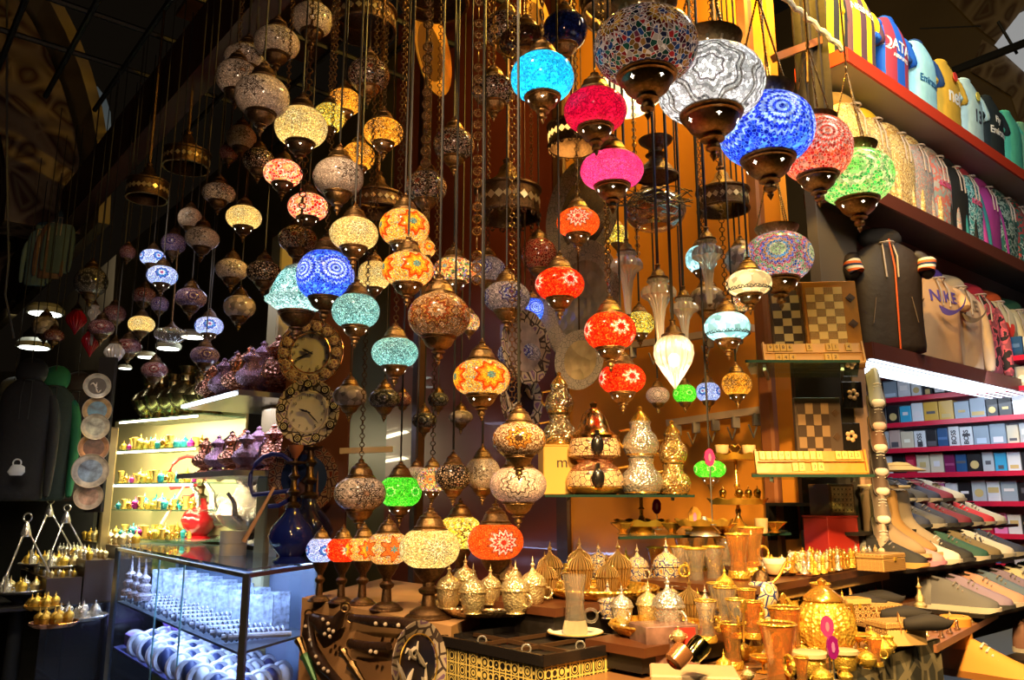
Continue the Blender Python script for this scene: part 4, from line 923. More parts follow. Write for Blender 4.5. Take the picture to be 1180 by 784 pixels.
led_a = (cl+(cr-c0)*.08).lerp(cl, .1); e_case = (c0-cl).normalized(); n_case = (cr-c0).normalized(); LC = (c0-cl).length; WC = (cr-c0).length
m = MB(); edgebar(m, cl+n_case*.05+e_case*.1-UP*.045, c0+n_case*.05-e_case*.1-UP*.045, .012); m.build('light_strip', ledw, t, False)
rc = atan2(e_case.y, e_case.x)
for zz, pw in ((ZC-.06, 26), (.77, 20), (.47, 8)):
    ctr = cl.lerp(c0, .5)+n_case*.12; ctr.z = zz
    light('case_led', 'AREA', ctr, pw, (.42, .58, 1), LC*.9, ctr+n_case*.4-UP*1, sy=.04).rotation_euler = Euler((radians(28), 0, rc), 'XYZ')
def casept(u, v, z): p = cl+e_case*(u*LC)+n_case*(v*WC); p.z = z; return p
pearl = mat('blue_white_beads', (.42, .44, .56), .25, var=.5, bscale=60, bump=.5)
for k in range(13):
    m = MB(); n = 10
    u = .06+k*.068
    t = thing('bead_bracelet_roll', 'roll of pale beaded bracelets, %s from the far end of the lit case shelf' % ordn[k], 'jewellery', casept(u, .05, .835), rc, 'bracelet rolls in the display case')
    for j in range(12):
        m.ring((0, .012+j*.026, 0), .022, .0075, 'y', 10, 5)
    m.M = Matrix.Rotation(-.35, 4, 'Z'); m.build('beads', pearl, t)
    m = MB(); m.M = Matrix.Rotation(-.35, 4, 'Z'); m.tube([(0, -.01, 0), (0, .32, 0)], .014, 8); m.build('velvet_bar', mat('white_velvet', (.5, .5, .6), .7), t)
wring = mat('white_cushion', (.62, .60, .66), .6); dkb = mat('navy_cushion', (.03, .04, .12), .5)
random.seed(5)
for i in range(5):
    for k in range(9):
        u = .22+k*.085+random.uniform(-.01, .01); v = .12+i*.17
        t = thing('bracelet_cushion', 'white and navy cushion with a bangle on the lower case shelf', 'jewellery', casept(min(u, .94), v, .50+.0), rc+random.uniform(-.3, .3), 'bangle cushions inside the glass case')
        m = MB(); m.ball((0, 0, .068), .066, 12, 8, (1, .7, 1.05)); m.build('cushion', dkb if (k+i) % 2 else wring, t)
        m = MB(); m.ring((0, 0, .072), .065, .016, 'x', 16, 6, 1.0); m.build('bangle', wring, t)
for k in range(16):
    u = .1+(k % 8)*.11; v = .55+.25*(k//8)
    t = thing('evil_eye_charm_card', 'small card of glass charms standing at the back of the case', 'jewellery', casept(u, v, .80), 0, 'charm cards at the back of the lit case')
    m = MB(); m.box((0, 0, .10), (.12, .01, .2), .002); m.build('card', mat('ice_card', (.45, .5, .62), .3, var=.6, bscale=50, vscale=40), t)
    m = MB(); m.lathe([(.03, 0), (.03, .01)], 12); m.M = Matrix(); m.build('stand', dkb, t)
for k, (x, y) in enumerate(((166, 672), (186, 672), (178, 678))):
    p = casept(.12+k*.07, .06, .86); t = thing('bead_pagoda', 'little tiered bead tower with a tall pin, %s one inside the case' % ordn[k], 'ornament', (p.x, p.y, .86))
    m = MB(); m.lathe([(.05, 0), (.055, .03), (.03, .05), (.045, .07), (.045, .09), (.025, .105), (.035, .12), (.035, .14), (.012, .16), (.004, .25), (.0, .26)], 14); m.build('tower', mat('pink_white_beads', (.6, .5, .55), .3, bump=.6, bscale=90, vor=True), t)
p = casept(.18, .35, .52); t = thing('lilac_box', 'lilac open box low inside the glass case', 'box', p, rc)
m = MB(); m.box((0, 0, .04), (.34, .26, .08), .005); m.build('box_body', mat('lilac_card', (.32, .16, .5), .4), t); m = MB(); m.M = Matrix.Translation((0, .12, .12)) @ Matrix.Rotation(.6, 4, 'X'); m.box((0, 0, 0), (.34, .01, .16)); m.build('lid', mat('lilac_card', (.32, .16, .5), .4), t)
t = thing('tissue_wrap', 'crumpled cream wrapped parcel near the lilac box', 'parcel', casept(.06, .28, .52), rc)
m = MB(); m.ball((0, 0, .04), .09, 14, 8, (1, .7, .45)); m.build('parcel', mat('cream_tissue', (.6, .5, .5), .6, 0, .8, 20), t)
# On the case: two card cylinders, hookahs, calculator, silver pots
def onc(x, y): return atz(x, y, ZC)
for x, y, r_, h, two, lab in ((268, 640, .088, .16, True, 'cream two-tier round card box on the glass case'), (325, 641, .088, .09, False, 'lower cream round card box on the glass case beside the blue hookah')):
    p = onc(x, y); r = 15*mpp(p); h = (27 if two else 16)*mpp(p)
    t = thing('round_box', lab, 'box', p, 0); m = MB(); m.lathe([(r, 0), (r, h*.48), (r*.99, h*.49)], 32); m.build('box_body', cream, t)
    m = MB(); m.lathe([(r*1.02, h*.5), (r*1.02, h)], 32); m.build('lid', cream, t)
def hookah(x, y, hpx, mm, label, stem=bronze, hose=True, rz=0):
    p = onc(x, y); s = hpx*mpp(p); t = thing('water_pipe', label, 'water pipe', p, rz, None, s)
    m = MB(); m.lathe([(.12, 0), (.14, .01), (.14, .03), (.09, .06), (.16, .14), (.19, .22), (.16, .30), (.09, .38), (.06, .42), (.055, .46)], 24); m.build('glass_vase', mm, t)
    m = MB(); m.lathe([(.06, .45), (.07, .47), (.03, .5), (.03, .55), (.06, .58), (.03, .61), (.025, .68), (.05, .71), (.025, .74), (.02, .8), (.09, .82), (.09, .83), (.02, .84), (.02, .87)], 16); m.build('stem', stem, t)
    m = MB(); m.lathe([(.02, .86), (.03, .88), (.06, .93), (.065, .97), (.055, .97), (.03, .92)], 16); m.build('clay_bowl', mat('clay', (.3, .1, .05), .6), t)
    if hose:
        m = MB(); pts = [(.04, 0, .6)]+[(-.18-.20*cos(a), .02, .68+.22*sin(a)) for a in [(-.6+i*.42) for i in range(14)]]; m.tube(pts, .018, 8); m.build('hose', mat('hose_'+mm.name, {'red_vase': (.55, .02, .02)}.get(mm.name, (.02, .03, .25)), .35), t)
        m = MB(); m.tube([(-.15, -.05, .62), (-.36, -.1, .18)], [.012, .02], 8); m.build('mouthpiece', mat('pale_wood_tip', (.7, .4, .25), .4), t)
    return t
redv = mat('red_vase', (.45, .01, .015), .12, 0, .5, 14, vor=True, coat=.5)
hookah(228, 624, 108, redv, 'red glass water pipe with red hose on the glass case')
hookah(246, 622, 118, mat('ruby_dark_vase', (.10, .006, .008), .1, coat=.5), 'dark ruby water pipe just behind the red one', hose=False)
hookah(334, 650, 140, mat('cobalt_vase', (.01, .02, .22), .12, coat=.5), 'tall cobalt blue water pipe in front of the mosque plate')
hookah(352, 648, 160, mat('black_blue_vase', (.01, .012, .05), .12, coat=.5), 'tallest blackish blue water pipe beside the table lamps', hose=False)
p = onc(186, 618); t = thing('calculator', 'small beige calculator lying on the far end of the glass case', 'calculator', p, .3, None, 1)
m = MB(); m.box((0, 0, .015), (.17, .09, .03), .004); m.build('casing', mat('beige_plastic', (.6, .5, .4), .4), t); m = MB()
for i in range(5):
    for j in range(2): m.box((-.06+i*.03, -.02+j*.03, .032), (.02, .02, .006), .002)
m.build('keypad', mat('red_grey_keys', (.35, .12, .1), .4), t)
# ---- teapots / ewers
def ewer_mesh():
    m = MB(); m.lathe([(.26, 0), (.28, .03), (.18, .08), (.12, .13), (.30, .22), (.38, .34), (.34, .46), (.20, .58), (.14, .70), (.20, .78), (.22, .82), (.14, .88), (.09, .93), (.05, .96), (.07, 1.0), (.0, 1.06)], 20); b = keep(m, 'body', copper)
    m = MB(); m.tube([(.16, 0, .76), (.36, 0, .80), (.44, 0, .62), (.40, 0, .42), (.34, 0, .34)], .03, 7); h = keep(m, 'handle', bronze)
    m = MB(); m.tube([(-.30, 0, .30), (-.44, 0, .42), (-.46, 0, .60), (-.56, 0, .74)], [.07, .05, .035, .025], 8); s = keep(m, 'spout', copper)
    return b, h, s
EW = ewer_mesh()
def ewer(p, s, label, mm=None, rz=0, group=None, name='ewer'):
    t = thing(name, label, 'pot', p, rz, group, s)
    for n_, d in zip(('body', 'handle', 'spout'), EW):
        part(n_, meshmat(d, mm) if mm and n_ != 'handle' else d, t)
    return t
purplem = mat('purplish_copper', (.45, .28, .36), .2, 1, .5, 110, .5, vor=True)
# silver pots on case
for k, (x, y, h, lab) in enumerate([(284, 628, 100, 'tall silver two-tier pot behind the card box'), (305, 630, 84, 'mottled silver and copper pot in the middle of the glass case'), (262, 625, 92, 'smoky silver pot beside the ruby water pipe'), (318, 632, 70, 'small copper-toned pot next to the lower card box')]):
    p = onc(x, y-2); ewer(p, h*mpp(p)/1.06, lab, mat('mottled_silver', (.6, .5, .45), .15, 1, .6, 90, .5, vor=True), .4*k)
# ewer shelves on the left
ZS = [(2.10, 'upper', 275, 447), (1.655, 'lower', 275, 0)]
k0 = atz(275, 449, 2.10)
for z, nm, _, _ in ZS:
    c = Vector((k0.x, k0.y, z)); t = thing('glass_wall_shelf', nm+' corner glass shelf of copper ewers'+(' with a lit front edge' if z > 2 else ''), 'shelf', (0, 0, 0))
    a = c+W*.95; b = c+U*.42+W*.0; P = [c, c+U*.62, c+U*.75+W*.95, a]
    m = MB(); m.prism([(v.x, v.y) for v in P], z-.03, z); m.build('shelf_board', mat('smoked_shelf', (.25, .24, .24), .25), t, False)
    if z > 2:
        m = MB(); edgebar(m, c+W*.9-UP*.02-U*.01, c+W*.02-UP*.02-U*.01, .018); m.build('light_strip', ledw, t, False)
light('shelf_led', 'AREA', k0+W*.4+U*.2-UP*.05, 5, (.75, .7, 1), .8, k0+W*.4+U*.2-UP*1, sy=.3)
light('shelf_led', 'AREA', k0+W*.4+U*.1+UP*.75, 3, (.7, .7, 1), .8, k0+W*.4+U*.2, sy=.3)
random.seed(9)
sp = [(1.0, .30, .10, 'large ewer next to the post'), (1.0, .30, .42, 'large ewer with a flared lid')]
for z, nm, _, _ in ZS:
    for i in range(3):
        for k in range(4):
            u = .10+i*.2; w_ = .08+k*.22+.1*(i % 2); s = (.31 if z > 2 else .27)*(1.0 if i else .8)*(1.15 if z > 2 and i == 1 else 1)
            p = Vector((k0.x, k0.y, z))+U*u+W*w_
            ewer(p, s, 'copper ewer in the %s row, %s from the post end of the %s shelf' % (['front', 'middle', 'rear'][i], ordn[k], nm), copper if (i+k) % 2 else purplem, random.uniform(-.5, .5)+2.5, 'copper ewers on the corner shelves')
# ---- clocks and plates
def calli(m, r, seed, n=4, th=.05):
    random.seed(seed)
    for k in range(n):
        a = random.uniform(-.5, .5)*r; b = random.uniform(-.5, .5)*r; pts = []
        for q in range(7): pts.append((a+(q-3)*.11*r*cos(k*1.3), -.02*r, b+.22*r*sin(q*.9+k)+(q-3)*.09*r*sin(k*1.3)))
        m.tube(pts, [th*r*x_ for x_ in (.3, .8, 1.1, .7, 1.2, .8, .2)], 6)
def plate(x, y, wpx, hpx, D, label, rim, face, pattern=None, rz=None, name='decorative_plate', cat='plate', rimstyle=None, tilt=0):
    p = atD(x, y, D); r = hpx/2*mpp(p); yaw = facecam(p)+pi/2+pi
    yaw = math.atan2(p.x, p.y)*-1; foreshort = min(1, wpx/hpx); yaw += math.acos(foreshort)*(rz if rz else 1)
    t = thing(name, label, cat, p, 0, None, 1); t.rotation_euler = (tilt, 0, yaw)
    m = MB(); m.M = Matrix.Rotation(pi/2, 4, 'X')
    m.lathe([(0, -.02*r), (.66*r, -.02*r), (.72*r, .0), (.96*r, .07*r), (1.0*r, .07*r), (1.0*r, .05*r), (.72*r, -.05*r), (0, -.06*r)], 48, caps=False); m.build('rim', rim, t)
    m = MB(); m.M = Matrix.Rotation(pi/2, 4, 'X'); m.lathe([(0, -.012*r), (.66*r, -.012*r), (.66*r, -.02*r)], 40, caps=False); m.build('centre', face, t)
    return t, r
def platemat(name, c1, c2, c3, n=12, rr=.85, wid=.1):
    """painted rim: medallions repeating about the plate's axis, in object space"""
    if name in MATS: return MATS[name]
    m, nt, b = _new(name); L = nt.links
    tc = N(nt, 'ShaderNodeTexCoord'); mp = N(nt, 'ShaderNodeMapping'); L.new(tc.outputs['Object'], mp.inputs[0])
    v = N(nt, 'ShaderNodeTexVoronoi', feature='DISTANCE_TO_EDGE'); v.inputs['Scale'].default_value = n; L.new(tc.outputs['Object'], v.inputs['Vector'])
    v2 = N(nt, 'ShaderNodeTexVoronoi'); v2.inputs['Scale'].default_value = n*1.0; L.new(tc.outputs['Object'], v2.inputs['Vector'])
    r = ramp(nt, [(0, c2), (.02*1, c1), (.1, c3), (.16, c1)], 'CONSTANT'); L.new(v.outputs['Distance'], r.inputs[0])
    r.color_ramp.elements[1].position = .06; r.color_ramp.elements[2].position = .22; r.color_ramp.elements[3].position = .34
    L.new(r.outputs[0], b.inputs['Base Color']); b.inputs['Roughness'].default_value = .2
    MATS[name] = m; return m
rimA = platemat('rim_rust_blue', (.48, .33, .25), (.07, .05, .12), (.32, .10, .07), 34)
rimB = platemat('rim_cream_black', (.62, .52, .40), (.08, .06, .06), (.25, .15, .3), 26)
rimC = platemat('rim_grey_gold', (.42, .36, .27), (.22, .19, .14), (.34, .28, .2), 55)
facec = mat('clock_face', (.72, .66, .58), .25, var=.1, bscale=9)
def clock(x, y, d, D, label, rim, h1, h2, med):
    t, r = plate(x, y, d*.93, d, D, label, rim, facec, name='wall_clock', cat='clock', rz=-1)
    m = MB()
    if med:
        m = MB()
        for j in range(9):
            a = 2*pi*j/9+.2; m.M = Matrix.Translation((.84*r*cos(a), -.045*r, .84*r*sin(a))) @ Matrix.Rotation(pi/2, 4, 'X'); m.lathe([(.13*r, -.02*r), (.13*r, .03*r)], 20)
        m.M = Matrix(); m.ring((0, -.02*r, 0), .83*r, .01*r, 'y', 40, 4); m.build('black_medallions', blackm, t)
        m = MB()
        for j in range(9):
            a = 2*pi*j/9+.2; m.ring((.84*r*cos(a), -.078*r, .84*r*sin(a)), .08*r, .014*r, 'y', 10, 4); m.ring((.84*r*cos(a), -.078*r, .84*r*sin(a)), .03*r, .012*r, 'y', 8, 4)
        m.M = Matrix(); m.ring((0, -.03*r, 0), .84*r, .004*r, 'y', 40, 4); m.build('medallion_script', mat('pale_script', (.6, .52, .35), .4), t)
    else:
        m = MB()
        for j in range(14):
            a = 2*pi*j/14; m.M = Matrix.Rotation(-a, 4, 'Y') @ Matrix.Translation((.80*r, -.05*r, 0)) @ Matrix.Rotation(pi/2, 4, 'X')
            m.lathe([(.145*r, -.02*r), (.145*r, .02*r), (.11*r, .03*r)], 14)
        m.M = Matrix(); m.ring((0, -.02*r, 0), .8*r, .01*r, 'y', 40, 4); m.build('rim_petals', platemat('petals', (.45, .25, .18), (.7, .6, .5), (.15, .1, .25), 55), t)
        m = MB(); m.ring((0, -.05*r, 0), 1.0*r, .025*r, 'y', 48, 6); m.ring((0, -.05*r, 0), .6*r, .02*r, 'y', 40, 6); m.build('copper_edge', copper, t)
    m = MB(); m.ring((0, -.03*r, 0), .62*r, .015*r, 'y', 40, 5); m.build('bezel', mat('pale_bezel', (.6, .5, .5), .3), t)
    for k in range(12):
        a = pi/2-2*pi*(k+1)/12
        o = lettering(str(k+1), .13*r, blackm, t, (.50*r*cos(a), -.02*r, .50*r*sin(a)), (pi/2, 0, 0), .001, name='numeral')
    for a, l_, w_, nm in ((h1, .30, .035, 'hour_hand'), (h2, .50, .025, 'minute_hand')):
        a = pi/2-radians(a); m = MB(); m.tube([(-.08*r*cos(a), -.035*r, -.08*r*sin(a)), (l_*r*cos(a)*.6, -.035*r, l_*r*sin(a)*.6), (l_*r*cos(a), -.035*r, l_*r*sin(a))], [w_*r*.6, w_*r, .004*r], 6); m.build(nm, mat('blue_black_hand', (.02, .02, .06), .3), t)
    m = MB(); m.tube([(0, .02, .6*r), (0, .05, 1.15*r)], .004, 5); m.build('hanging_wire', bronze, t)
    return t
postp = on(310, 5.05, CZ)
clock(358, 407, 78, 4.25, 'upper round clock with rust petal rim', rimA, 297, 248, False)
clock(355, 475, 76, 4.2, 'lower round clock ringed by black medallions', rimB, 288, 135, True)
t, r = plate(350, 551, 78, 82, 4.3, 'large plate with blue mosque view hanging under the clocks', platemat('rim_red_scroll', (.26, .16, .10), (.05, .02, .03), (.16, .03, .02), 30), mat('dusk_blue_enamel', (.02, .035, .10), .25), rz=-1)
m = MB()
for k, (xx, h) in enumerate([(-.32, .5), (-.18, .62), (.25, .66), (.4, .5), (.1, .4)]):
    m.tube([(xx*r, -.02*r, -.5*r), (xx*r, -.02*r, (-.5+h)*r), (xx*r, -.02*r, (-.5+h+.2)*r)], [.03*r, .025*r, .002*r], 6)
m.ball((0, -.0*r, -.3*r), .22*r, 12, 8, (1, .2, 1)); m.box((0, -.015*r, -.47*r), (.9*r, .02*r, .15*r)); m.build('mosque_relief', mat('rosy_relief', (.16, .07, .05), .4), t)
def board_strut(x, y, D): pass
# panel on which clocks hang
m = MB(); a = on(322, 4.5, CZ); b = on(398, 4.5, CZ); a.z = ZC; b.z = ZC; m.slabpts([a, b, b+UP*1.7, a+UP*1.7], -.05); struct('partition_clocks', m, mat('dim_rust_board', (.10, .03, .015), .5))
# platters hanging behind the middle lamps
for a in [(672, 245, 84, 130, 3.0, 'large oval silver platter high behind the orange-red lamp', rimC, mat('tin_face', (.4, .36, .3), .2, .8, .3, 30, .3)),
          (668, 345, 92, 138, 2.95, 'large oval engraved platter behind the red lamp column', rimC, mat('tin_face2', (.30, .27, .2), .3, .6, .6, 26, .6, vor=True)),
          (605, 400, 56, 88, 2.9, 'pale plate with dark medallions behind the violet-flowered lamp', rimB, mat('mauve_face', (.5, .42, .4), .3, var=.4)),
          (668, 415, 56, 70, 2.85, 'plate with cream relief flowers above the stacked pots', rimC, mat('relief_cream', (.5, .38, .18), .4, .2, 1.0, 22, .5, vor=True)),
          (600, 462, 48, 74, 3.0, 'navy plate with white brush script behind the beige daisy lamp', rimB, mat('navy_enamel', (.012, .014, .04), .25))]:
    x, y, ww, hh, D, lab, rm, fc = a; t, r = plate(x, y, ww, hh, D, lab, rm, fc, rz=-1 if x > 640 else 1)
    if 'script' in lab:
        m = MB(); calli(m, r, 4, 4, .06); m.build('brush_script', mat('ivory_paint', (.7, .62, .48), .4), t)
    m = MB(); m.tube([(0, .0, .95*r), (0, .0, CEIL-t.location.z)], .003, 5); m.build('hanging_wire', bronze, t)
for a in [(497, 60, 44, 100, 3.3, 'narrow tilted brass plate catching amber light near the top'), (620, 30, 30, 80, 3.4, 'gilt plate edge-on beside the navy glass lamp')]:
    t, r = plate(*a[:5], a[5], mat('amber_brass_plate', (.6, .38, .1), .3, .8, .6, 24, .6, vor=True), mat('dark_brass_face', (.08, .05, .02), .3, .7), rz=1)
    m = MB(); m.tube([(0, .0, .95*r), (0, .0, CEIL-t.location.z)], .003, 5); m.build('hanging_wire', bronze, t)
# plate leaning below the table lamps
t, r = plate(482, 766, 62, 96, 1.72, 'navy plate with ivory brush script and painted rim leaning on the wooden cabinet', rimB, mat('navy_enamel', (.012, .014, .04), .25), rz=1, tilt=-.1)
m = MB(); calli(m, r, 12, 4, .06); m.build('brush_script', mat('ivory_paint', (.7, .62, .48), .4), t)
m = MB(); m.ring((0, -.02*r, 0), .69*r, .018*r, 'y', 40, 5); m.build('gold_line', gold, t)
# column of six plates at the left, on a dark panel
cp = [(112, 445, 29, (.38, .36, .28), (.02, .02, .02), 'topmost plate of the column, black with pale script'), (112, 473, 31, (.5, .33, .15), (.05, .2, .3), 'second plate of the column, blue and gold garden picture'), (110, 492, 30, (.55, .5, .35), (.4, .42, .3), 'third plate of the column, cream with green relief'),
      (108, 516, 33, (.55, .3, .16), (.12, .05, .03), 'fourth plate of the column, copper-rimmed and dark'), (104, 543, 39, (.55, .5, .4), (.2, .3, .4), 'fifth and widest plate of the column with blue mosques'), (102, 572, 31, (.5, .42, .32), (.45, .3, .22), 'lowest plate of the column, cream with rust petals')]
for k, (x, y, d, c1, c2, lab) in enumerate(cp):
    t, r = plate(x, y, d, d, 4.9+.02*(k % 2), lab, mat('plate_rim_%d' % k, c1, .3, .3 if k == 3 else 0, var=.5, bscale=60), mat('plate_face_%d' % k, c2, .3, var=.9, bscale=60))
    if k == 0: m = MB(); calli(m, r*.8, 3, 3, .08); m.build('brush_script', mat('ivory_paint', (.7, .62, .48), .4), t)
    m = MB(); m.ring((0, -.08*r, 0), .98*r, .03*r, 'y', 32, 5); m.build('edge_band', mat('plate_edge', (.6, .5, .36), .3, .4), t)
m = MB(); a = on(98, 4.95, CZ); b = on(117, 4.95, CZ); a.z = 0; b.z = 1.42; a.z = 1.42; m.slabpts([a, b, b+UP*.95, a+UP*.95], -.04); struct('partition_plates', m, blackw)
# ---- yellow-lit glass cabinet at the back left
ky = on(130, 6.4, 0); ky.z = 0; kdir = W*-1
t = thing('lit_showcase', 'mirror-backed showcase with yellow-lit shelves of gilded glassware', 'showcase', (0, 0, 0))
q0 = on(126, 6.5, CZ); q1 = on(225, 5.9, CZ); q0.z = q1.z = 0; ed = (q1-q0).normalized(); nd = Vector((-ed.y, ed.x, 0)); nd = nd if nd.y > 0 else -nd; LQ = (q1-q0).length
m = MB(); qa = q0-ed*.7; m.slabpts([qa+nd*.4+UP*.9, q1+nd*.4+UP*.9, q1+nd*.4+UP*2.18, qa+nd*.4+UP*2.18], -.02); m.build('painted_mirror_back', mat('mirror_glow_paint', (.62, .55, .28), .35), t, False)  # matte pale yellow stands in for the mirror's bright reflection
zks = [1.88, 1.62, 1.42, 1.20]
for z in zks+[2.12]:
    m = MB(); m.prism([(v.x, v.y) for v in (q0, q1, q1+nd*.38, q0+nd*.38)], z-.01, z); m.build('shelf', shelfg, t, False)
for z in (2.10, 1.86, 1.6):
    m = MB(); edgebar(m, q0+UP*z+ed*.05, q1+UP*z-ed*.05, .014); m.build('light_strip', ledy if z != 1.6 else ledw, t, False)
for z, pw in ((2.08, 18), (1.85, 15), (1.6, 13), (1.4, 8)):
    c = q0.lerp(q1, .5)+nd*.05+UP*z; light('showcase_led', 'AREA', c, pw, (1, .86, .5), LQ, c+nd*.3-UP*1, sy=.05).rotation_euler = Euler((radians(25), 0, atan2(ed.y, ed.x)), 'XYZ')
# ---- small wares library
def cupmesh():
    m = MB(); m.lathe([(.45, 0), (.5, .04), (.42, .12), (.60, .3), (.70, .8), (.74, 1.15), (.82, 1.2), (.82, 1.27), (.6, 1.28)], 18); a = keep(m, 'cup_body', gold)
    m = MB(); m.lathe([(.76, 1.27), (.75, 1.42), (.66, 1.6), (.46, 1.78), (.22, 1.92), (.12, 2.05), (.08, 2.2), (.15, 2.3), (.05, 2.42), (.03, 2.6), (.0, 2.8)], 18); b = keep(m, 'lid', gold)
    m = MB(); m.ring((.86, 0, .75), .3, .07, 'y', 12, 5); c = keep(m, 'handle', gold)
    return a, b, c
CUP = cupmesh()
_k = {}
def glassmesh():
    m = MB(); m.lathe([(.42, 0), (.5, .05), (.42, .35), (.36, .9), (.46, 1.5), (.6, 2.1), (.56, 2.1), (.40, 1.4), (.30, .9), (.36, .4), (.3, .12)], 18, caps=False); a = keep(m, 'glass_body', crystal)
    m = MB(); m.ring((0, 0, 2.1), .58, .05, 'z', 18, 4); m.lathe([(.52, .0), (.55, .1), (.5, .35), (.45, .35)], 16, caps=False); b = keep(m, 'gilt_trim', gold)
    m = MB(); m.ring((.62, 0, .95), .3, .06, 'y', 12, 5); c = keep(m, 'handle', gold)
    return a, b, c
TG = glassmesh()
def pc_(name, cat, datas, names, p, s, label, mats=None, rz=None, group=None):
    t = thing(name, label, cat, p, random.uniform(0, 6) if rz is None else rz, group, s)
    for i, (d, n_) in enumerate(zip(datas, names)):
        part(n_, meshmat(d, mats[i]) if mats and mats[i] else d, t)
    return t
def lidcup(p, s, label, mm=None, group=None, rz=None): return pc_('lidded_coffee_cup', 'cup', CUP, ('cup_body', 'lid', 'handle'), p, s, label, [mm]*3 if mm else None, rz, group)
def teaglass(p, s, label, group=None, body=None, rz=None): return pc_('tea_glass', 'glass', TG, ('glass_body', 'gilt_trim', 'handle'), p, s, label, [body, None, None], rz, group)
def tray(p, r, label, mm=goldt, wavy=True, name='serving_tray', sy=1.0, rz=0):
    t = thing(name, label, 'tray', p, rz); m = MB(); n = 72; rings = []
    for rr, z in ((0.02, .004), (.8*r, .004), (.88*r, .006), (.97*r, .018), (1.02*r, .022), (1.0*r, .016), (.86*r, 0), (.02, 0)):
        rings.append([(rr*(1+(.035*cos(12*2*pi*j/n) if wavy and rr > .9*r else 0))*cos(2*pi*j/n), sy*rr*(1+(.035*cos(12*2*pi*j/n) if wavy and rr > .9*r else 0))*sin(2*pi*j/n), z) for j in range(n)])
    m.loft(rings, True); m.build('tray_dish', mm, t)
    m = MB(); m.ring((0, 0, .022), 1.0*r, .004, 'z', 60, 5, sy); m.build('rolled_rim', mm, t)
    return t
greenbk = mat('green_enamel', (.05, .3, .2), .3)
# showcase contents
random.seed(21)
cols_ = [goldp, gold, mat('teal_enamel', (.02, .3, .35), .3), gold, mat('white_gilt', (.8, .75, .6), .3), goldp, mat('magenta_agate', (.55, .03, .3), .2)]
for zi, z in enumerate(zks):
    for k_ in range(38):
        k = k_ % 19; rear = k_//19
        p = q0+ed*(.05+(k+.5*rear)*(LQ*.72-.1)/18.)+nd*((.05+.05*(k % 2)) if not rear else (.22+.07*(k % 2)))+UP*z
        s = random.choice((.030, .036, .046)); lab = (['front row, ', 'rear row, '][rear]+'%s from the frame, %s showcase shelf' % (ordn[k], ['top', 'second', 'third', 'bottom'][zi]))
        if (k+zi+rear) % 3 == 0: lidcup(p, s, 'gilded lidded cup, '+lab, random.choice(cols_[:3]), 'gilded wares in the yellow-lit showcase')
        elif (k+zi+rear) % 3 == 1: teaglass(p, s, 'gilt-rimmed tea glass, '+lab, 'gilded wares in the yellow-lit showcase', mat('honey_porcelain', (.8, .55, .15), .2, .5))
        else: lidcup(p, s*.8, 'little coloured and gilt pot, '+lab, cols_[(k*3+zi) % 7], 'gilded wares in the yellow-lit showcase')
# brass vases standing on the showcase top
for k in range(6):
    p = q0+ed*(.12+k*(LQ-.24)/5.)+nd*.18+UP*2.12
    t = thing('brass_vase', 'tall brass vase, %s from the plate column on top of the showcase' % ordn[k], 'vase', p, 0, None, .36+.05*(k % 2))
    m = MB(); m.lathe([(.18, 0), (.2, .03), (.12, .1), (.3, .3), (.36, .45), (.28, .6), (.12, .72), (.1, .85), (.18, 1.0), (.16, 1.0)], 20); m.build('vase_body', mat('dim_brass', (.5, .36, .16), .25, 1), t)
    m = MB(); m.ring((0, 0, .85), .11, .02, 'z', 16, 5); m.build('neck_ring', brass, t)
# ------------------------------------------------------------------ central display: tiers, trays and wares
def proj(p):
    v = Vector(p)-Vector((0, 0, CZ)); c = v.y*CP+v.z*SP; return 590+FPX*v.x/c, 392-FPX*(v.z*CP-v.y*SP)/c
onv = lambda x, D: Vector((on(x, D, CZ).x, D, 0))
ZB = 1.18
bf, bl, br_ = atz(626, 755, ZB), atz(509, 732, ZB), atz(736, 736, ZB); bb = bl+br_-bf
lattice = None
def lattice_mat(name, s, base=(.015, .012, .01), line=(.75, .58, .16)):
    m, nt, b = _new(name); L = nt.links
    tc = N(nt, 'ShaderNodeTexCoord'); v = N(nt, 'ShaderNodeTexVoronoi', feature='DISTANCE_TO_EDGE'); v.inputs['Scale'].default_value = s; v.inputs['Randomness'].default_value = 0
    v2 = N(nt, 'ShaderNodeTexVoronoi'); v2.inputs['Scale'].default_value = s; v2.inputs['Randomness'].default_value = 0
    for q in (v, v2): L.new(tc.outputs['Object'], q.inputs['Vector'])
    r = ramp(nt, [(0, line), (.05, base)], 'CONSTANT'); L.new(v.outputs['Distance'], r.inputs[0])
    r2 = ramp(nt, [(0, line), (.14, base), (.26, line), (.34, base), (.44, line), (.5, base)], 'CONSTANT'); L.new(v2.outputs['Distance'], r2.inputs[0])
    mx = N(nt, 'ShaderNodeMix', data_type='RGBA', blend_type='LIGHTEN'); mx.inputs[0].default_value = 1; L.new(r.outputs[0], mx.inputs[6]); L.new(r2.outputs[0], mx.inputs[7])
    L.new(mx.outputs[2], b.inputs['Base Color']); b.inputs['Roughness'].default_value = .3; MATS[name] = m; return m
lat = lattice_mat('gilt_lattice', 36)
t = thing('patterned_tray_box', 'large black box with gilt lattice sides under the saucer and glass', 'box', (0, 0, 0)); Q4 = [bl, bf, br_, bb]
cc = (bl+br_)/2
sh = lambda f: [cc+(v-cc)*f for v in Q4]
m = MB(); m.prism([(v.x, v.y) for v in sh(.985)], ZB-.13, ZB-.022); m.build('lattice_body', lat, t, False)
m = MB(); m.prism([(v.x, v.y) for v in sh(.97)], ZB-.0215, ZB-.016); m.build('lid_floor', blackw, t, False)
m = MB()
o4 = sh(1.0)
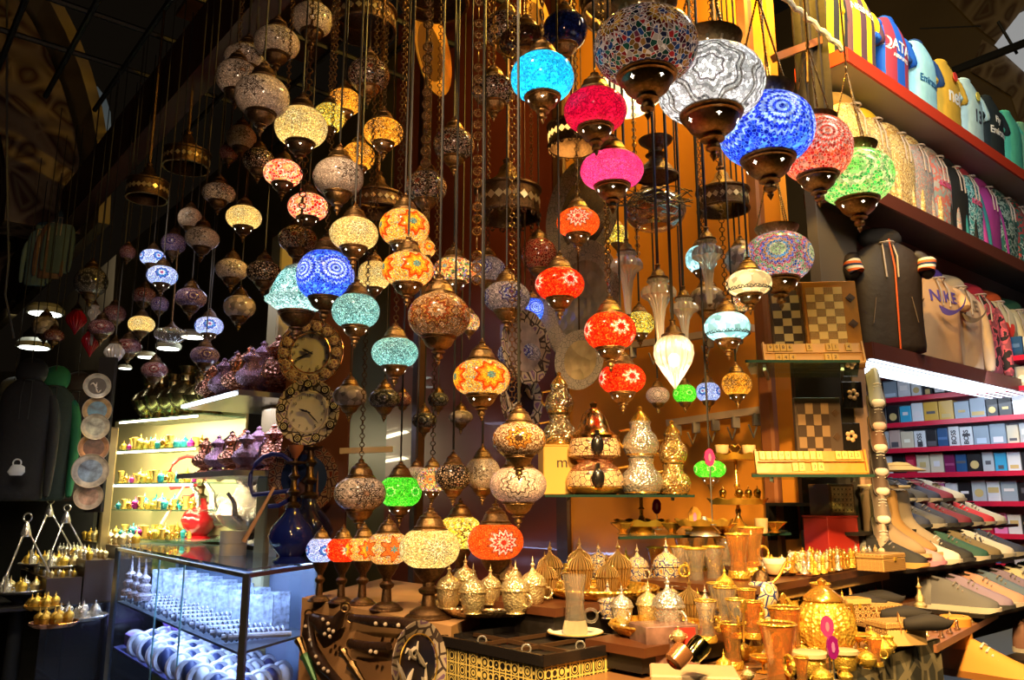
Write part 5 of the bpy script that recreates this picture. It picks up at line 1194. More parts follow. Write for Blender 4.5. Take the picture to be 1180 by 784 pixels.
for i in range(4):
    a, b = o4[i], o4[(i+1) % 4]; d = (b-a).normalized(); n_ = Vector((-d.y, d.x, 0))
    for s_ in (1,):
        c_ = (a+b)/2; M_ = Matrix.Translation((c_.x, c_.y, ZB-.012)) @ Matrix.Rotation(atan2(d.y, d.x), 4, 'Z'); m.M = M_; m.box((0, -.0, 0), ((b-a).length+.008, .010, .022))
m.build('lacquered_rim', blackm, t, False)
m = MB()
for i, f in ((0, .35), (0, .8), (1, .3), (1, .7)):
    a, b = sh(.9)[i], sh(.9)[(i+1) % 4]; p = a.lerp(b, f); p.z = ZB-.005; m.ring(tuple(p), .010, .002, 'y', 10, 4)
for k, i_ in enumerate(range(4)):
    pass
m = MB()
for f in (.36, .68):
    a, b = sh(.96)[0].lerp(sh(.96)[1], f), sh(.96)[3].lerp(sh(.96)[2], f); a.z = b.z = ZB-.008; edgebar(m, a, b, .008)
a, b = sh(.96)[0].lerp(sh(.96)[3], .3), sh(.96)[1].lerp(sh(.96)[2], .3); a.z = b.z = ZB-.008; edgebar(m, a, b, .008)
m.build('dividers', mat('dark_walnut', (.05, .025, .012), .35), t, False)
for f, g_ in ((.3, .1), (.75, .1), (.9, .5)):
    m = MB(); a = sh(.96)[0].lerp(sh(.96)[1], f).lerp(sh(.96)[3].lerp(sh(.96)[2], f), g_); a.z = ZB-.004; m.ring(tuple(a), .010, .002, 'y', 12, 5); m.build('metal_ring', silver, t)
# table the box stands on
t, P_, e_, n_ = tierbox('display_table', 'low dark table under the gilt-latticed box', [(500, 800), (750, 812)], ZB-.132, .3, 1.0, blackw)
def onbox(x, y): return atz(x, y, ZB-.015)
p = onbox(663, 737); s = 32*mpp(p)
t = thing('saucer', 'pink-white saucer under the tall glass on the gilt-latticed box', 'saucer', p); m = MB(); m.lathe([(.3*s, 0), (.5*s, .004), (s, .016), (s, .02), (.5*s, .009), (0, .008)], 40, caps=False); m.build('dish', whitep, t); m = MB(); m.ring((0, 0, .018), s, .0015, 'z', 40, 4); m.build('gold_line', gold, t)
p2 = p+UP*.012; g = 14*mpp(p)
t = thing('tea_glass', 'tall waisted clear glass mug on the saucer', 'glass', p2, -.2, None, g/.5)
etch = mat('etched_glass_foot', (.75, .62, .4), .2, .3, .8, 60)
m = MB(); m.lathe([(.42, 0), (.5, .02), (.5, .25), (.42, .6), (.38, 1.3), (.44, 1.9), (.52, 2.35), (.49, 2.35), (.41, 1.9), (.35, 1.3), (.38, .6), (.44, .3)], 28, caps=False); m.build('glass_body', crystal, t)
m = MB(); m.lathe([(.44, .02), (.515, .04), (.51, .28), (.44, .55), (.36, .56)], 28, caps=False); m.build('etched_foot', etch, t)
m = MB(); m.ring((.66, 0, .75), .26, .06, 'y', 16, 6); m.build('handle', crystal, t)
# round scalloped tray with domed cups
t1 = atz(562, 703, 1.205); 
m = MB(); t = thing('tray_stand', 'black riser under the scalloped tray of domed cups', 'stand', (0, 0, 0)); m.prism([(t1.x-.06, t1.y-.01), (t1.x+.14, t1.y-.01), (t1.x+.14, t1.y+.2), (t1.x-.06, t1.y+.2)], .9, 1.2); m.build('block', blackw, t, False); m = MB(); m.prism([(t1.x-.07, t1.y-.02), (t1.x+.15, t1.y-.02), (t1.x+.15, t1.y+.21), (t1.x-.07, t1.y+.21)], 1.2, 1.205); m.build('felt_top', blackm, t, False)
tray(t1+UP*0, 76*mpp(t1), 'scalloped silver-gilt tray of domed cups in front of the cream table lamp', mat('pale_gold_tray', (.9, .62, .34), .3, .8, .5, 90, .3, vor=True))
sg = mat('silver_gilt', (.95, .68, .36), .28, .75, .3, 8, .3, vor=True, dist=.05, vscale=5)
for k, (x, y, s) in enumerate([(517, 702, 15), (536, 690, 14), (545, 708, 16), (565, 697, 15), (588, 690, 14), (594, 708, 17), (614, 700, 16)]):
    p = atz(x, y, 1.225); nm = ['outermost at the lamp side', 'rear one beside the outermost', 'front one near the outermost', 'low round one in the middle', 'rear one behind the middle', 'front one past the middle', 'last at the far end']
    lidcup(p, s*mpp(p)/.78, 'silver-gilt domed cup, scalloped tray, '+nm[k], sg, None, k*1.1) if k != 3 else lidcup(p, s*mpp(p)/.78*.85, 'silver-gilt domed cup on the scalloped tray, '+nm[k], sg)
# ---- tiers
tA = tierbox('display_step', 'dark step carrying the crystal cups and tea glasses', [(640, 702), (870, 668)], 1.235, .42, 1.2, blackw, topm=redwood)
tB = tierbox('display_step', 'lower dark step carrying the silver domes and small glasses', [(742, 748), (905, 716)], 1.185, .17, .055, blackw, topm=redwood)
tC = tierbox('display_step', 'lowest step in front, crowded with gilt glasses', [(745, 815), (1062, 738)], 1.12, .42, 1.1, blackw, topm=mat('tile_top', (.25, .12, .05), .3))
tE = tierbox('display_step', 'step behind the gilt pitcher with sugar bowls and boxes', [(872, 730), (1078, 688)], 1.16, .42, .03, redwood)
tD = tierbox('display_step', 'step carrying the gilt chess pieces', [(862, 678), (1030, 651)], 1.27, .34, .05, mat('ochre_step', (.35, .2, .06), .4, 0, .1, 20, .3), topm=redwood)
def stripes_m(name):
    m, nt, b = _new(name); L = nt.links; tc = N(nt, 'ShaderNodeTexCoord'); s = N(nt, 'ShaderNodeSeparateXYZ'); L.new(tc.outputs['Object'], s.inputs[0])
    a = N(nt, 'ShaderNodeMath', operation='ARCTAN2'); L.new(s.outputs[1], a.inputs[0]); L.new(s.outputs[0], a.inputs[1]); q = N(nt, 'ShaderNodeMath', operation='MULTIPLY'); L.new(a.outputs[0], q.inputs[0]); q.inputs[1].default_value = 26
    z = N(nt, 'ShaderNodeMath', operation='SINE'); L.new(q.outputs[0], z.inputs[0]); bp = N(nt, 'ShaderNodeBump'); bp.inputs['Strength'].default_value = .8; bp.inputs['Distance'].default_value = .05; L.new(z.outputs[0], bp.inputs['Height']); L.new(bp.outputs[0], b.inputs['Normal'])
    b.inputs['Base Color'].default_value = (.95, .6, .22, 1); b.inputs['Metallic'].default_value = .6; b.inputs['Roughness'].default_value = .25; MATS[name] = m; return m
amber = mat('amber_glassware', (.9, .5, .08), .12, .3)
hon = glass('honey_glass', (1, .72, .30), .10, .06, .07, .45)  # warm honey tint set in the glass colour
silvt = mat('silver_tray', (.86, .8, .7), .28, .85, .5, 90, .2, vor=True)
def atA(x, y): return atz(x, y, 1.237)
def atB(x, y): return atz(x, y, 1.187)
def atC(x, y): return atz(x, y, 1.122)
def atE(x, y): return atz(x, y, 1.162)
def atDd(x, y): return atz(x, y, 1.272)
ribg = stripes_m('ribbed_gilt_crystal')
p = atA(692, 686); tray(p, 66*mpp(p), 'gold scalloped tray of ribbed lidded cups', goldt)
for k, (x, y, s) in enumerate([(634, 678, 15), (628, 690, 15), (669, 684, 16), (668, 672, 14), (713, 682, 16), (700, 690, 14)]):
    p = atA(x, y)+UP*(.006 if x > 640 else 0); lidcup(p, s*mpp(p)/.78, 'ribbed golden lidded cup, ' + ['rear one beside the silver-gilt cups', 'front one beside the silver-gilt cups', 'front centre of the gold scalloped tray', 'rear centre of the gold scalloped tray', 'largest on the crystal end of the gold tray', 'small, at the front rim of the gold tray'][k], ribg)
bluep = platemat('blue_white_band', (.7, .55, .35), (.03, .05, .2), (.45, .25, .08), 3)
for k, (x, y, s) in enumerate([(735, 674, 13), (769, 678, 16), (690, 668, 12), (808+6, 722, 13)]):
    p = atA(x, y) if k < 3 else atB(x, y); lidcup(p, s*mpp(p)/.78, 'blue-banded lidded sugar pot ' + ['behind the gold scalloped tray', 'largest, beside the ribbed cups', 'peeping behind the front ribbed cup', 'on the lower step among small glasses'][k], bluep)
p = atA(812, 680); tray(p, 60*mpp(p), 'silver scalloped tray of tea glasses', silvt)
for k, (x, y, s) in enumerate([(786, 676, 12), (803, 682, 13), (806, 664, 14), (824, 680, 13), (838, 672, 14), (848, 664, 14), (872, 664, 14), (790, 664, 12)]):
    p = atA(x, y)+UP*.006; teaglass(p, s*mpp(p)/.6, 'gilt-rimmed tea glass, ' + ['smallest at the sugar-pot end of the silver tray', 'front of the silver tray', 'rear of the silver tray under the glass shelf', 'front of the silver tray nearest the chess shelf', 'tall one beside the crossing tray rims', 'rear one over the crossing tray rims', 'last one beside the chess set', 'half hidden behind the front glasses'][k])
# lower step
p = atB(760, 730); tray(p, 56*mpp(p), 'gold tray of silver domes on the lower step', goldt)
for k, (x, y, s, mm, lab) in enumerate([(717, 724, 14, silver, 'squat silver dome cup behind the saucer glass'), (748, 723, 15, sg, 'cone-lidded silver-gilt cup on the lower gold tray'), (771, 733, 17, silver, 'tall silver lidded cup in front on the lower gold tray'), (796, 722, 16, ribg, 'ribbed golden cup with crescent finial on the lower step'), (701, 716, 13, bluep, 'dim patterned cup in shadow behind the saucer glass')]):
    p = atB(x, y)+UP*.006; lidcup(p, s*mpp(p)/.78*(1.12 if k == 2 else .95), lab, mm)
for k, (x, y, s, lab) in enumerate([(815, 740, 13, 'small tea glass at the edge of the lower step'), (838, 728, 14, 'tea glass with gilt spoon on the lower step'), (828, 716, 12, 'tea glass behind the spoon glass on the lower step'), (850, 735, 12, 'tea glass by the blue-banded mill on the lower step')]):
    p = atB(x, y); teaglass(p, s*mpp(p)/.6, lab)
# coffee mill / blue banded pot
def mill(p, s, label, mm=bluep):
    t = thing('coffee_pot', label, 'pot', p, 0, None, s); m = MB(); m.lathe([(.35, 0), (.38, .05), (.34, .5), (.45, .7), (.55, 1.0), (.5, 1.3), (.3, 1.5)], 20); m.build('body', mm, t)
    m = MB(); m.lathe([(.32, 1.48), (.3, 1.6), (.2, 1.75), (.05, 1.85), (.08, 1.95), (0, 2.0)], 16); m.build('lid', bronze, t); m = MB(); m.tube([(.3, 0, 1.35), (.6, 0, 1.6), (.9, 0, 2.1)], .05, 6); m.build('long_handle', goldp, t); return t
p = atE(880, 722); mill(p, 17*mpp(p)/.5, 'blue-banded copper coffee pot with long gilt handle')
# gold spoons upright
def spoon(x, y, hpx, z, label, tilt=.1):
    p = atz(x, y, z); h = hpx*mpp(p); t = thing('teaspoon', label, 'spoon', p); t.rotation_euler = (0, tilt, 0)
    m = MB(); m.tube([(0, 0, 0), (0, 0, h*.7)], .0022, 6); m.build('stem', goldp, t); m = MB(); m.ball((0, 0, h*.85), h*.17, 12, 8, (.55, .18, 1)); m.build('bowl', goldp, t)
for a in [(857, 740, 46, 1.187, 'gilt spoon standing upright with bowl high on the lower step', .05), (765, 668, 40, 1.24, 'twisted gilt spoon leaning by the sugar pots', .6), (905, 730, 44, 1.162, 'gilt spoon upright between the glass holder and pitcher', 0), (925, 745, 40, 1.122, 'thin gilt spoon with knob in front of the pitcher', .1)]: spoon(*a)
# chess shelf
p = atDd(880, 660); tray(p+UP*0, 44*mpp(p), 'silver tray with gold cups next to the chess set', silvt)
for k, (x, y, s, c_, lab) in enumerate([(852, 668, 14, 0, 'golden tea glass at the end of the chess step'), (868, 664, 15, 0, 'tall golden tea glass on the silver tray'), (893, 664, 13, 1, 'cream and gold handled cup on the silver tray'), (923, 657, 13, 1, 'cream and gold cup nearest the chess pieces')]):
    p = atDd(x, y)+UP*.004
    if c_: 
        t = thing('coffee_cup', lab, 'cup', p, -.5, None, s*mpp(p)); m = MB(); m.lathe([(.5, 0), (.7, .15), (.9, .8), (1, 1.4), (.94, 1.4), (.8, .7), (.5, .2)], 20, caps=False); m.build('cup_body', mat('amber_porcelain', (.8, .55, .3), .25), t)
        m = MB(); m.lathe([(.94, .95), (1.03, 1.3), (1.02, 1.42), (.9, 1.42)], 20, caps=False); m.build('rim_band', whitep, t); m = MB(); m.ring((1.15, 0, .8), .35, .08, 'y', 12, 5); m.build('handle', gold, t)
    else: teaglass(p, s*mpp(p)/.6, lab, None, hon)
def piece():
    m = MB(); m.lathe([(.5, 0), (.5, .15), (.3, .3), (.22, .9), (.35, 1.0), (.2, 1.1), (.3, 1.4), (.25, 1.6), (.1, 1.75), (.14, 1.85), (0, 2.0)], 10); return keep(m, 'chess_piece', gold)
PC = piece()
random.seed(2)
def pieces(px0, px1, z, nrow, ncol, s, mm, label, group, dep=.03):
    a, b = atz(*px0, z), atz(*px1, z); e = (b-a); n = Vector((-e.y, e.x, 0)).normalized()
    n = n if n.y > 0 else -n
    for i in range(nrow):
        for k in range(ncol):
            p = a+e*(k/(ncol-1))+n*(i*dep); o = bpy.data.objects.new('chess_piece', meshmat(PC, random.choice(mm))); col.objects.link(o)
            o.location = p; f = random.choice((.8, 1, 1.2)); o.scale = (s, s, s*f); tag(o, label, 'chess piece', group)
a, b = atDd(936, 664), atDd(1014, 650)
t = thing('chess_board', 'gilt-edged board under the rows of shiny chess pieces', 'board', (0, 0, 0)); e = b-a; n = Vector((-e.y, e.x, 0)).normalized(); m = MB(); m.prism([(v.x, v.y) for v in (a, b, b+n*.2, a+n*.2)], 1.272, 1.28); m.build('board', woodr, t, False)
m = MB(); m.prism([(v.x, v.y) for v in (a+e*.03+n*.01, b-e*.03+n*.01, b-e*.03+n*.19, a+e*.03+n*.19)], 1.28, 1.282); m.build('playing_field', goldp, t, False)
pieces((940, 662), (1010, 649), 1.283, 5, 10, .026, [gold, goldp, silver, sg], 'small gilt chess piece standing in rows on the gilt-edged board', 'gilt chess pieces on the step', .033)
# bigger wooden box sets behind
def chest(p, w_, d_, h_, rz, label, body, lidm=None, open_=False):
    t = thing('inlaid_box', label, 'box', p, rz); m = MB(); m.box((0, 0, h_*.35), (w_, d_, h_*.7), .002); m.build('box_body', body, t, False)
    m = MB(); m.box((0, 0, h_*.86), (w_*1.03, d_*1.03, h_*.28), .003); m.build('lid', lidm or body, t, False)
    m = MB(); m.box((0, -d_*.53, h_*.7), (w_*.08, .004, h_*.2)); m.build('clasp', gold, t, False); return t
inl = lattice_mat('mother_of_pearl_inlay', 55, (.09, .035, .012), (.7, .45, .18)); inl2 = lattice_mat('fine_inlay', 80, (.16, .07, .02), (.6, .38, .14))
ru = atan2(U.y, U.x)
chest(atDd(925, 640)+UP*.0, .13, .09, .06, .5, 'inlaid box carrying a small chess set behind the silver tray', inl2)
q = atDd(925, 640)+UP*.062
for k in range(8):
    for i in range(2):
        o = bpy.data.objects.new('chess_piece', PC); col.objects.link(o); o.location = q+Vector((-.05+k*.014, -.02+i*.03, 0)); o.scale = (.011,)*3; tag(o, 'tiny golden chess piece on the small inlaid box', 'chess piece', 'tiny pieces on the inlaid box')
chest(atDd(1003, 632)+UP*.0+W*.1, .16, .10, .05, ru, 'golden lattice box behind the chess rows', inl)
q = atDd(1003, 632)+UP*.052+W*.1
for k in range(9):
    o = bpy.data.objects.new('chess_piece', PC); col.objects.link(o); o.location = q+U*(-.06+k*.015); o.scale = (.012,)*3; tag(o, 'tiny dark-gold chess piece on the golden lattice box', 'chess piece', 'tiny pieces on the lattice box')
t = thing('red_gift_box', 'bright red box beneath the dark carton behind the chess set', 'box', on(960, 2.95, 1.275), .4); m = MB(); m.box((0, 0, .08), (.14, .12, .16), .002); m.build('box_body', mat('red_card', (.5, .03, .02), .4), t, False); m = MB(); m.box((0, 0, .163), (.144, .124, .006)); m.build('lid', mat('red_card', (.5, .03, .02), .4), t, False)
t = thing('carton', 'dark inlaid carton stacked on the bright red box', 'box', on(960, 2.95, 1.442), .4); m = MB(); m.box((0, 0, .055), (.12, .10, .11), .002); m.build('box_body', mat('umber_card', (.10, .05, .02), .4), t, False); m = MB(); m.box((0, -.051, .055), (.10, .002, .09)); m.build('printed_label', inl, t, False)
chest(atDd(1012, 668) if False else on(1016, 2.7, 1.272), .15, .09, .055, ru-.0, 'gilt wooden box at the end of the chess step', inl2)
# sugar bowls, boxes, slippers on E
def sugar(p, s, label, mm):
    t = thing('sugar_bowl', label, 'bowl', p, .4, None, s); m = MB(); m.lathe([(.5, 0), (.35, .1), (.6, .2), (.95, .6), (1, 1.0), (.85, 1.15)], 24, flute=(12, .03)); m.build('bowl', mm, t)
    m = MB(); m.lathe([(.9, 1.15), (.85, 1.3), (.5, 1.6), (.15, 1.75), (.1, 1.9), (.2, 2.05), (.05, 2.2)], 20); m.build('lid', mm, t)
    m = MB(); m.ring((1.15, 0, .8), .3, .07, 'y', 12, 5); m.ring((-1.15, 0, .8), .3, .07, 'y', 12, 5)
    for s_ in (-1, 1): pass
    m.build('handles', mm, t)
p = atE(934, 705); sugar(p, 12*mpp(p), 'silver lidded sugar bowl, nearer the spoon-filled glass', sg)
p = atE(958, 698); sugar(p, 13*mpp(p), 'silver lidded sugar bowl with looped handle over the pitcher', silver)
p = atE(908, 702); s = 11*mpp(p); teaglass(p, s/.55, 'glass filled with golden spoons beside the sugar bowls', None, amber)
t = thing('gilt_spoon_bunch', 'fan of golden spoons standing in the glass by the sugar bowls', 'spoons', p+UP*s*1.5); m = MB()
for j in range(7):
    a = j*.9; m.tube([(0, 0, 0), (.010*cos(a), .010*sin(a), .045)], .0018, 5)
m.build('spoons', goldp, t)
for k, (x, y, w_, z_, lab) in enumerate([(1012, 722, .115, 1.122, 'inlaid jewellery box, upper of the stacked pair'), (1033, 742, .12, 1.122, 'inlaid jewellery box, lower one nearest the carpet edge'), (984, 716, .08, 1.162, 'small inlaid box beside the gilt pitcher')]):
    p = atz(x, y, z_); h_ = 26*mpp(p); chest(p if k else p, w_*1.0, w_*.75, h_, .25, lab, inl, inl2)
blackv = mat('black_velvet', (.012, .01, .012), .8); tan = mat('tan_leather', (.6, .32, .12), .5)
for k, (x, y, lab) in enumerate([(992, 704, 'black velvet slipper nearest the golden pitcher'), (1012, 700, 'black slipper with tan lining in the middle of the slippers'), (1042, 718, 'black slipper with upturned tan sole by the inlaid boxes'), (1068, 728, 'black pointed slipper at the step corner')]):
    p = atE(x, y); s = 26*mpp(p); t = thing('slipper', lab, 'slipper', p, -.6+k*.1, None, s)
    m = MB(); m.loft([[(-1+.0, y_*.25, z_*.3+.25) for y_, z_ in [(cos(2*pi*j/12), sin(2*pi*j/12)) for j in range(12)]], [(-.5, .42*cos(2*pi*j/12), .3+.3*sin(2*pi*j/12)) for j in range(12)], [(.1, .45*cos(2*pi*j/12), .42+.42*sin(2*pi*j/12)) for j in range(12)], [(.7, .32*cos(2*pi*j/12), .35+.32*sin(2*pi*j/12)) for j in range(12)], [(1.05, .12*cos(2*pi*j/12), .38+.12*sin(2*pi*j/12)) for j in range(12)], [(1.15, .03*cos(2*pi*j/12), .55+.03*sin(2*pi*j/12)) for j in range(12)]]); m.build('upper', blackv, t, subd=1)
    m = MB(); m.loft([[(-1.05, .28*cos(2*pi*j/12), .22+.42*sin(2*pi*j/12)) for j in range(12)], [(-1.12, .24*cos(2*pi*j/12), .5+.3*sin(2*pi*j/12)) for j in range(12)]]); m.build('tan_lining', tan, t)
pieces((985, 692), (1045, 676), 1.162, 4, 9, .017, [mat('red_glass_bead', (.6, .04, .02), .15, .2), mat('rust_gold', (.5, .2, .06), .2, .8)], 'small red and gold figurine in the crowd behind the slippers', 'red and gold figurines behind the slippers', .035)
# pitcher (big gold ribbed)
p = atC(952, 748); s = 36*mpp(p)
t = thing('golden_pitcher', 'large ribbed golden pitcher with domed lid and spout', 'pitcher', p, .3, None, s); m = MB(); m.lathe([(.7, 0), (.75, .05), (.9, .3), (.95, .7), (.85, 1.1), (.6, 1.4), (.55, 1.5)], 48, flute=(24, .03)); m.build('body', gold, t)
m = MB(); m.lathe([(.62, 1.5), (.6, 1.6), (.3, 1.85), (.1, 1.95), (.15, 2.1), (.0, 2.2)], 24); m.build('lid', goldp, t)
m = MB(); m.tube([(-.75, 0, .5), (-1.1, 0, .9), (-1.15, 0, 1.3), (-1.35, 0, 1.6)], [.18, .14, .09, .07], 8); m.build('spout', gold, t); m = MB(); m.tube([(.6, 0, 1.3), (1.1, 0, 1.3), (1.15, 0, .8), (.85, 0, .4)], .07, 8); m.build('handle', goldp, t)
# lowest step contents
random.seed(33)
lowlist = [(868, 752, 15, 'g'), (893, 742, 13, 'j'), (908, 770, 19, 'g'), (935, 780, 20, 'j'), (880, 775, 15, 'c'), (900, 800, 22, 'g'), (974, 772, 16, 'j'), (990, 750, 15, 'c'), (1005, 745, 13, 's'), (925, 760, 12, 's'), (970, 745, 14, 'j'), (1018, 758, 15, 's'), (845, 770, 14, 'g'), (948, 792, 16, 's'), (1000, 770, 14, 's')]
posn = ['beneath the lower step', 'beside the first upright spoon', 'tall, under the pink agate', 'lidded in cream, front row', 'stemmed, left of the tall glass', 'cut by the bottom edge', 'right behind the purple agate', 'beside the stacked inlaid boxes', 'touching the inlaid boxes', 'at the foot of the pitcher', 'in front of the pitcher handle', 'at the carpet edge', 'beside the white printed box', 'cut by the bottom edge under the purple agate', 'nearest the carpet corner']
for k, (x, y, w_, kind) in enumerate(lowlist):
    p = atC(x, y); s = w_*mpp(p)
    if kind == 'g': teaglass(p, s/.6, 'honey-tinted tumbler glass on the lowest step, '+posn[k], None, hon)
    elif kind == 'j':
        t = thing('lidded_jar', 'golden jar with flat cream lid on the lowest step, '+posn[k], 'jar', p, 0, None, s); m = MB(); m.lathe([(.7, 0), (.8, .1), (.85, .9), (.8, 1.1)], 24); m.build('jar_body', gold, t); m = MB(); m.lathe([(.98, 1.1), (1, 1.12), (1, 1.34), (.95, 1.38)], 28); m.build('lid', mat('amber_cream', (.75, .5, .28), .4), t)
    elif kind == 'c':
        t = thing('stemmed_bowl', 'golden stemmed bowl on the lowest step, '+posn[k], 'bowl', p, 0, None, s); m = MB(); m.lathe([(.6, 0), (.5, .06), (.12, .2), (.12, .6), (.5, .8), (.95, 1.1), (1, 1.2), (.9, 1.15), (.4, .85)], 24, caps=False); m.build('bowl', goldp, t); m = MB(); m.ring((0, 0, 1.19), .97, .04, 'z', 24, 5); m.build('rolled_rim', gold, t)
    else: sugar(p, s*.75, 'little gold sugar pot, lowest step, '+posn[k], gold)
def agate(p, h, mm, label, rz=0, stick=None):
    t = thing('agate_slice', label, 'ornament', p, rz); m = MB(); random.seed(int(h*9999)); n = 18
    pr = [(h*.30*cos(2*pi*j/n)*(1+random.uniform(-.12, .12)), h*.5+h*.5*sin(2*pi*j/n)) for j in range(n)]
    m.loft([[(a, -.003, b) for a, b in pr], [(a, .003, b) for a, b in pr]]); m.build('stone_slice', mm, t)
    m = MB(); m.loft([[(a*.28, -.0045, h*.5+(b-h*.5)*.45) for a, b in pr], [(a*.28, .0045, h*.5+(b-h*.5)*.45) for a, b in pr]]); m.build('pale_core', mat('agate_core_'+mm.name, (.75, .2, .32) if 'pink' in mm.name else (.5, .2, .5), .2), t)
    if stick: m = MB(); m.tube([(0, 0, 0), (0, 0, -stick)], .002, 6); m.lathe([(.015, -stick), (.015, -stick+.003)], 12); m.build('stick', steel, t)
    return t
pinka = mat('pink_agate', (.75, .04, .2), .12, coat=.5, emis=.05); purpa = mat('purple_agate', (.25, .01, .2), .12, coat=.5)
p = atC(957, 776); hh = 24*mpp(p); agate(atC(957, 776)+UP*.075, hh, pinka, 'pink agate slice in front of the golden pitcher', -.2, .075)
p = atC(962, 786); agate(p+UP*.045, 26*mpp(p), purpa, 'purple agate slice just below the pink one', .2, .045)
agate(atC(895, 762)+UP*.02, .04, mat('rose_agate', (.4, .03, .08), .2), 'small rose agate slice beside the tall glass', .1, .02)
# white printed box and dark tray of copper cups in front
t = thing('printed_box', 'white box with blue printed band, cut by the bottom edge', 'box', atC(800, 800), -.15); m = MB(); m.box((0, 0, .022), (.17, .12, .045), .003); m.build('box_body', mat('cream_card', (.5, .36, .22), .5), t, False); m = MB(); m.box((.0, -.061, .022), (.15, .002, .02)); m.build('printed_label', lattice_mat('blue_key_print', 120, (.7, .65, .55), (.04, .08, .3)), t, False)
t = thing('gift_carton', 'glossy carton printed with a glass mug and a red panel', 'box', atB(757, 757) if False else atz(766, 772, 1.122), .3); m = MB(); m.box((0, 0, .05), (.13, .09, .10), .002); m.build('box_body', mat('photo_card', (.22, .12, .1), .25, var=.6, bscale=60), t, False); m = MB(); m.box((.03, -.046, .06), (.05, .002, .07)); m.build('red_panel', mat('red_print', (.55, .04, .03), .35), t, False)
copcup = mat('mirror_copper', (.85, .36, .15), .2, .8)
for k, (x, y, lab) in enumerate([(655, 786, 'mirror-bright copper cup, first of those lying in the dark tray'), (686, 788, 'mirror-bright copper cup, second in the dark tray'), (715, 782, 'mirror-bright copper cup, third in the dark tray'), (782, 770, 'copper coffee cup lying in the white box'), (803, 762, 'striped gilt coffee cup lying in the white box'), (740, 790, 'gold ring-handled cup at the end of the dark tray')]):
    p = atz(x, y, 1.09 if k in (0, 1, 2, 5) else 1.2) ; s = 15*mpp(p); t = thing('coffee_cup', lab, 'cup', p+UP*s*.8, 0, None, s, rot=(0, .9, .4)); m = MB(); m.lathe([(.5, -.8), (.75, -.6), (.85, .3), (.8, .8), (.74, .8), (.7, -.4)], 24, caps=False); m.build('cup_body', copcup if k != 4 else mat('banded_gilt', (.7, .5, .2), .1, 1, var=.8, bscale=8), t); m = MB(); m.ring((0, 1.1, 0), .3, .08, 'x', 12, 5); m.build('handle', goldp, t)
# front panel carpet at the lower right
t = thing('patterned_rug', 'dark rug with scrolled medallions hanging from the lowest step', 'rug', (0, 0, 0)); a, b = atz(905, 790, 1.11), atz(1078, 736, 1.11)
m = MB(); d_ = (b-a); n_ = Vector((-d_.y, d_.x, 0)).normalized(); n_ = -n_ if n_.y > 0 else n_; a = a+n_*.012; b = b+n_*.012
m.slabpts([a, b, b-UP*.7, a-UP*.7], .01); m.build('woven_field', mosaic('rug_scroll', [(.05, .05, .04), (.10, .09, .06), (.04, .05, .05)], [], scale=16, gw=.12, grout=(.22, .19, .12), rough=.9), t, False)
m = MB(); m.slabpts([a+UP*.0, b, b-UP*.03, a-UP*.03], .016); m.build('border', mat('rug_border', (.10, .08, .04), .9), t, False)
# extra wares that crowd the steps: tumblers, spoons, saucers, creamers
random.seed(44)
def creamer(p, s, label, mm):
    t = thing('creamer_jug', label, 'jug', p, random.uniform(2.2, 4), None, s); m = MB(); m.lathe([(.5, 0), (.55, .05), (.35, .15), (.75, .5), (.8, .8), (.5, 1.15), (.45, 1.4), (.6, 1.65), (.54, 1.6)], 24, flute=(12, .03), caps=False); m.build('body', mm, t)
    m = MB(); m.tube([(.5, 0, 1.5), (1.0, 0, 1.45), (1.1, 0, 1.0), (.75, 0, .6)], .06, 7); m.build('handle', goldp, t); return t
place_ = [('cup step', atA, [(655, 668), (722, 668), (745, 686), (756, 668), (860, 674), (836, 690), (775, 690)]), ('lower step rim', atB, [(782, 741), (862, 722), (876, 728), (805, 716), (758, 716), (868, 736)]),
          ('lowest step', atC, [(858, 762), (886, 760), (915, 750), (940, 768), (960, 762), (985, 762), (1010, 768), (1025, 752), (835, 782), (862, 785), (925, 790), (975, 788)]), ('pitcher-side step', atE, [(895, 716), (915, 712), (972, 708), (926, 722), (948, 715)])]
for nm, fn, L_ in place_:
    for k, (x, y) in enumerate(L_):
        p = fn(x, y); q = (k*7+len(nm)) % 4; s = random.choice((9, 10.5, 12))*mpp(p); lab = '%s on the %s, %s from the lamp side'
        if q == 0: creamer(p, s, lab % ('small golden creamer', nm, ordn[k]), gold)
        elif q == 1: teaglass(p, s/.62, lab % ('gilt-rimmed waisted glass', nm, ordn[k]), None, hon)
        elif q == 2: sugar(p, s*.7, lab % ('tiny sugar pot', nm, ordn[k]), sg)
        else: lidcup(p, s/.9, lab % ('small golden lidded cup', nm, ordn[k]), gold)
# ---- glass shelf with cake stands
def shelf(name, label, pts, z, mm=shelfg, th=.008, edge=None):
    t = thing(name, label, 'shelf', (0, 0, 0)); m = MB(); m.prism([(p.x, p.y) for p in pts], z-th, z); m.build('shelf_board', mm, t, False)
    m = MB(); edgebar(m, Vector((pts[0].x, pts[0].y, z-th/2)), Vector((pts[1].x, pts[1].y, z-th/2)), th*1.1); m.build('front_edge', edge or mat('dark_glass_edge', (.02, .05, .04), .15), t, False)
    m = MB()
    for f in (.15, .85): 
        a = Vector(pts[0]).lerp(Vector(pts[1]), f); b = Vector(pts[3]).lerp(Vector(pts[2]), f); edgebar(m, Vector((a.x, a.y, z-th-.006)).lerp(Vector((b.x, b.y, z-th-.006)), .3), Vector((b.x, b.y, z-th-.006)), .01)
    m.build('brackets', steel, t, False); return t
v = lambda x, D: on(x, D, CZ)
shelf('glass_shelf', 'dark glass shelf under the cake stands', [v(712, 2.55), v(908, 2.85), v(900, 3.3), v(712, 3.3)], 1.385)
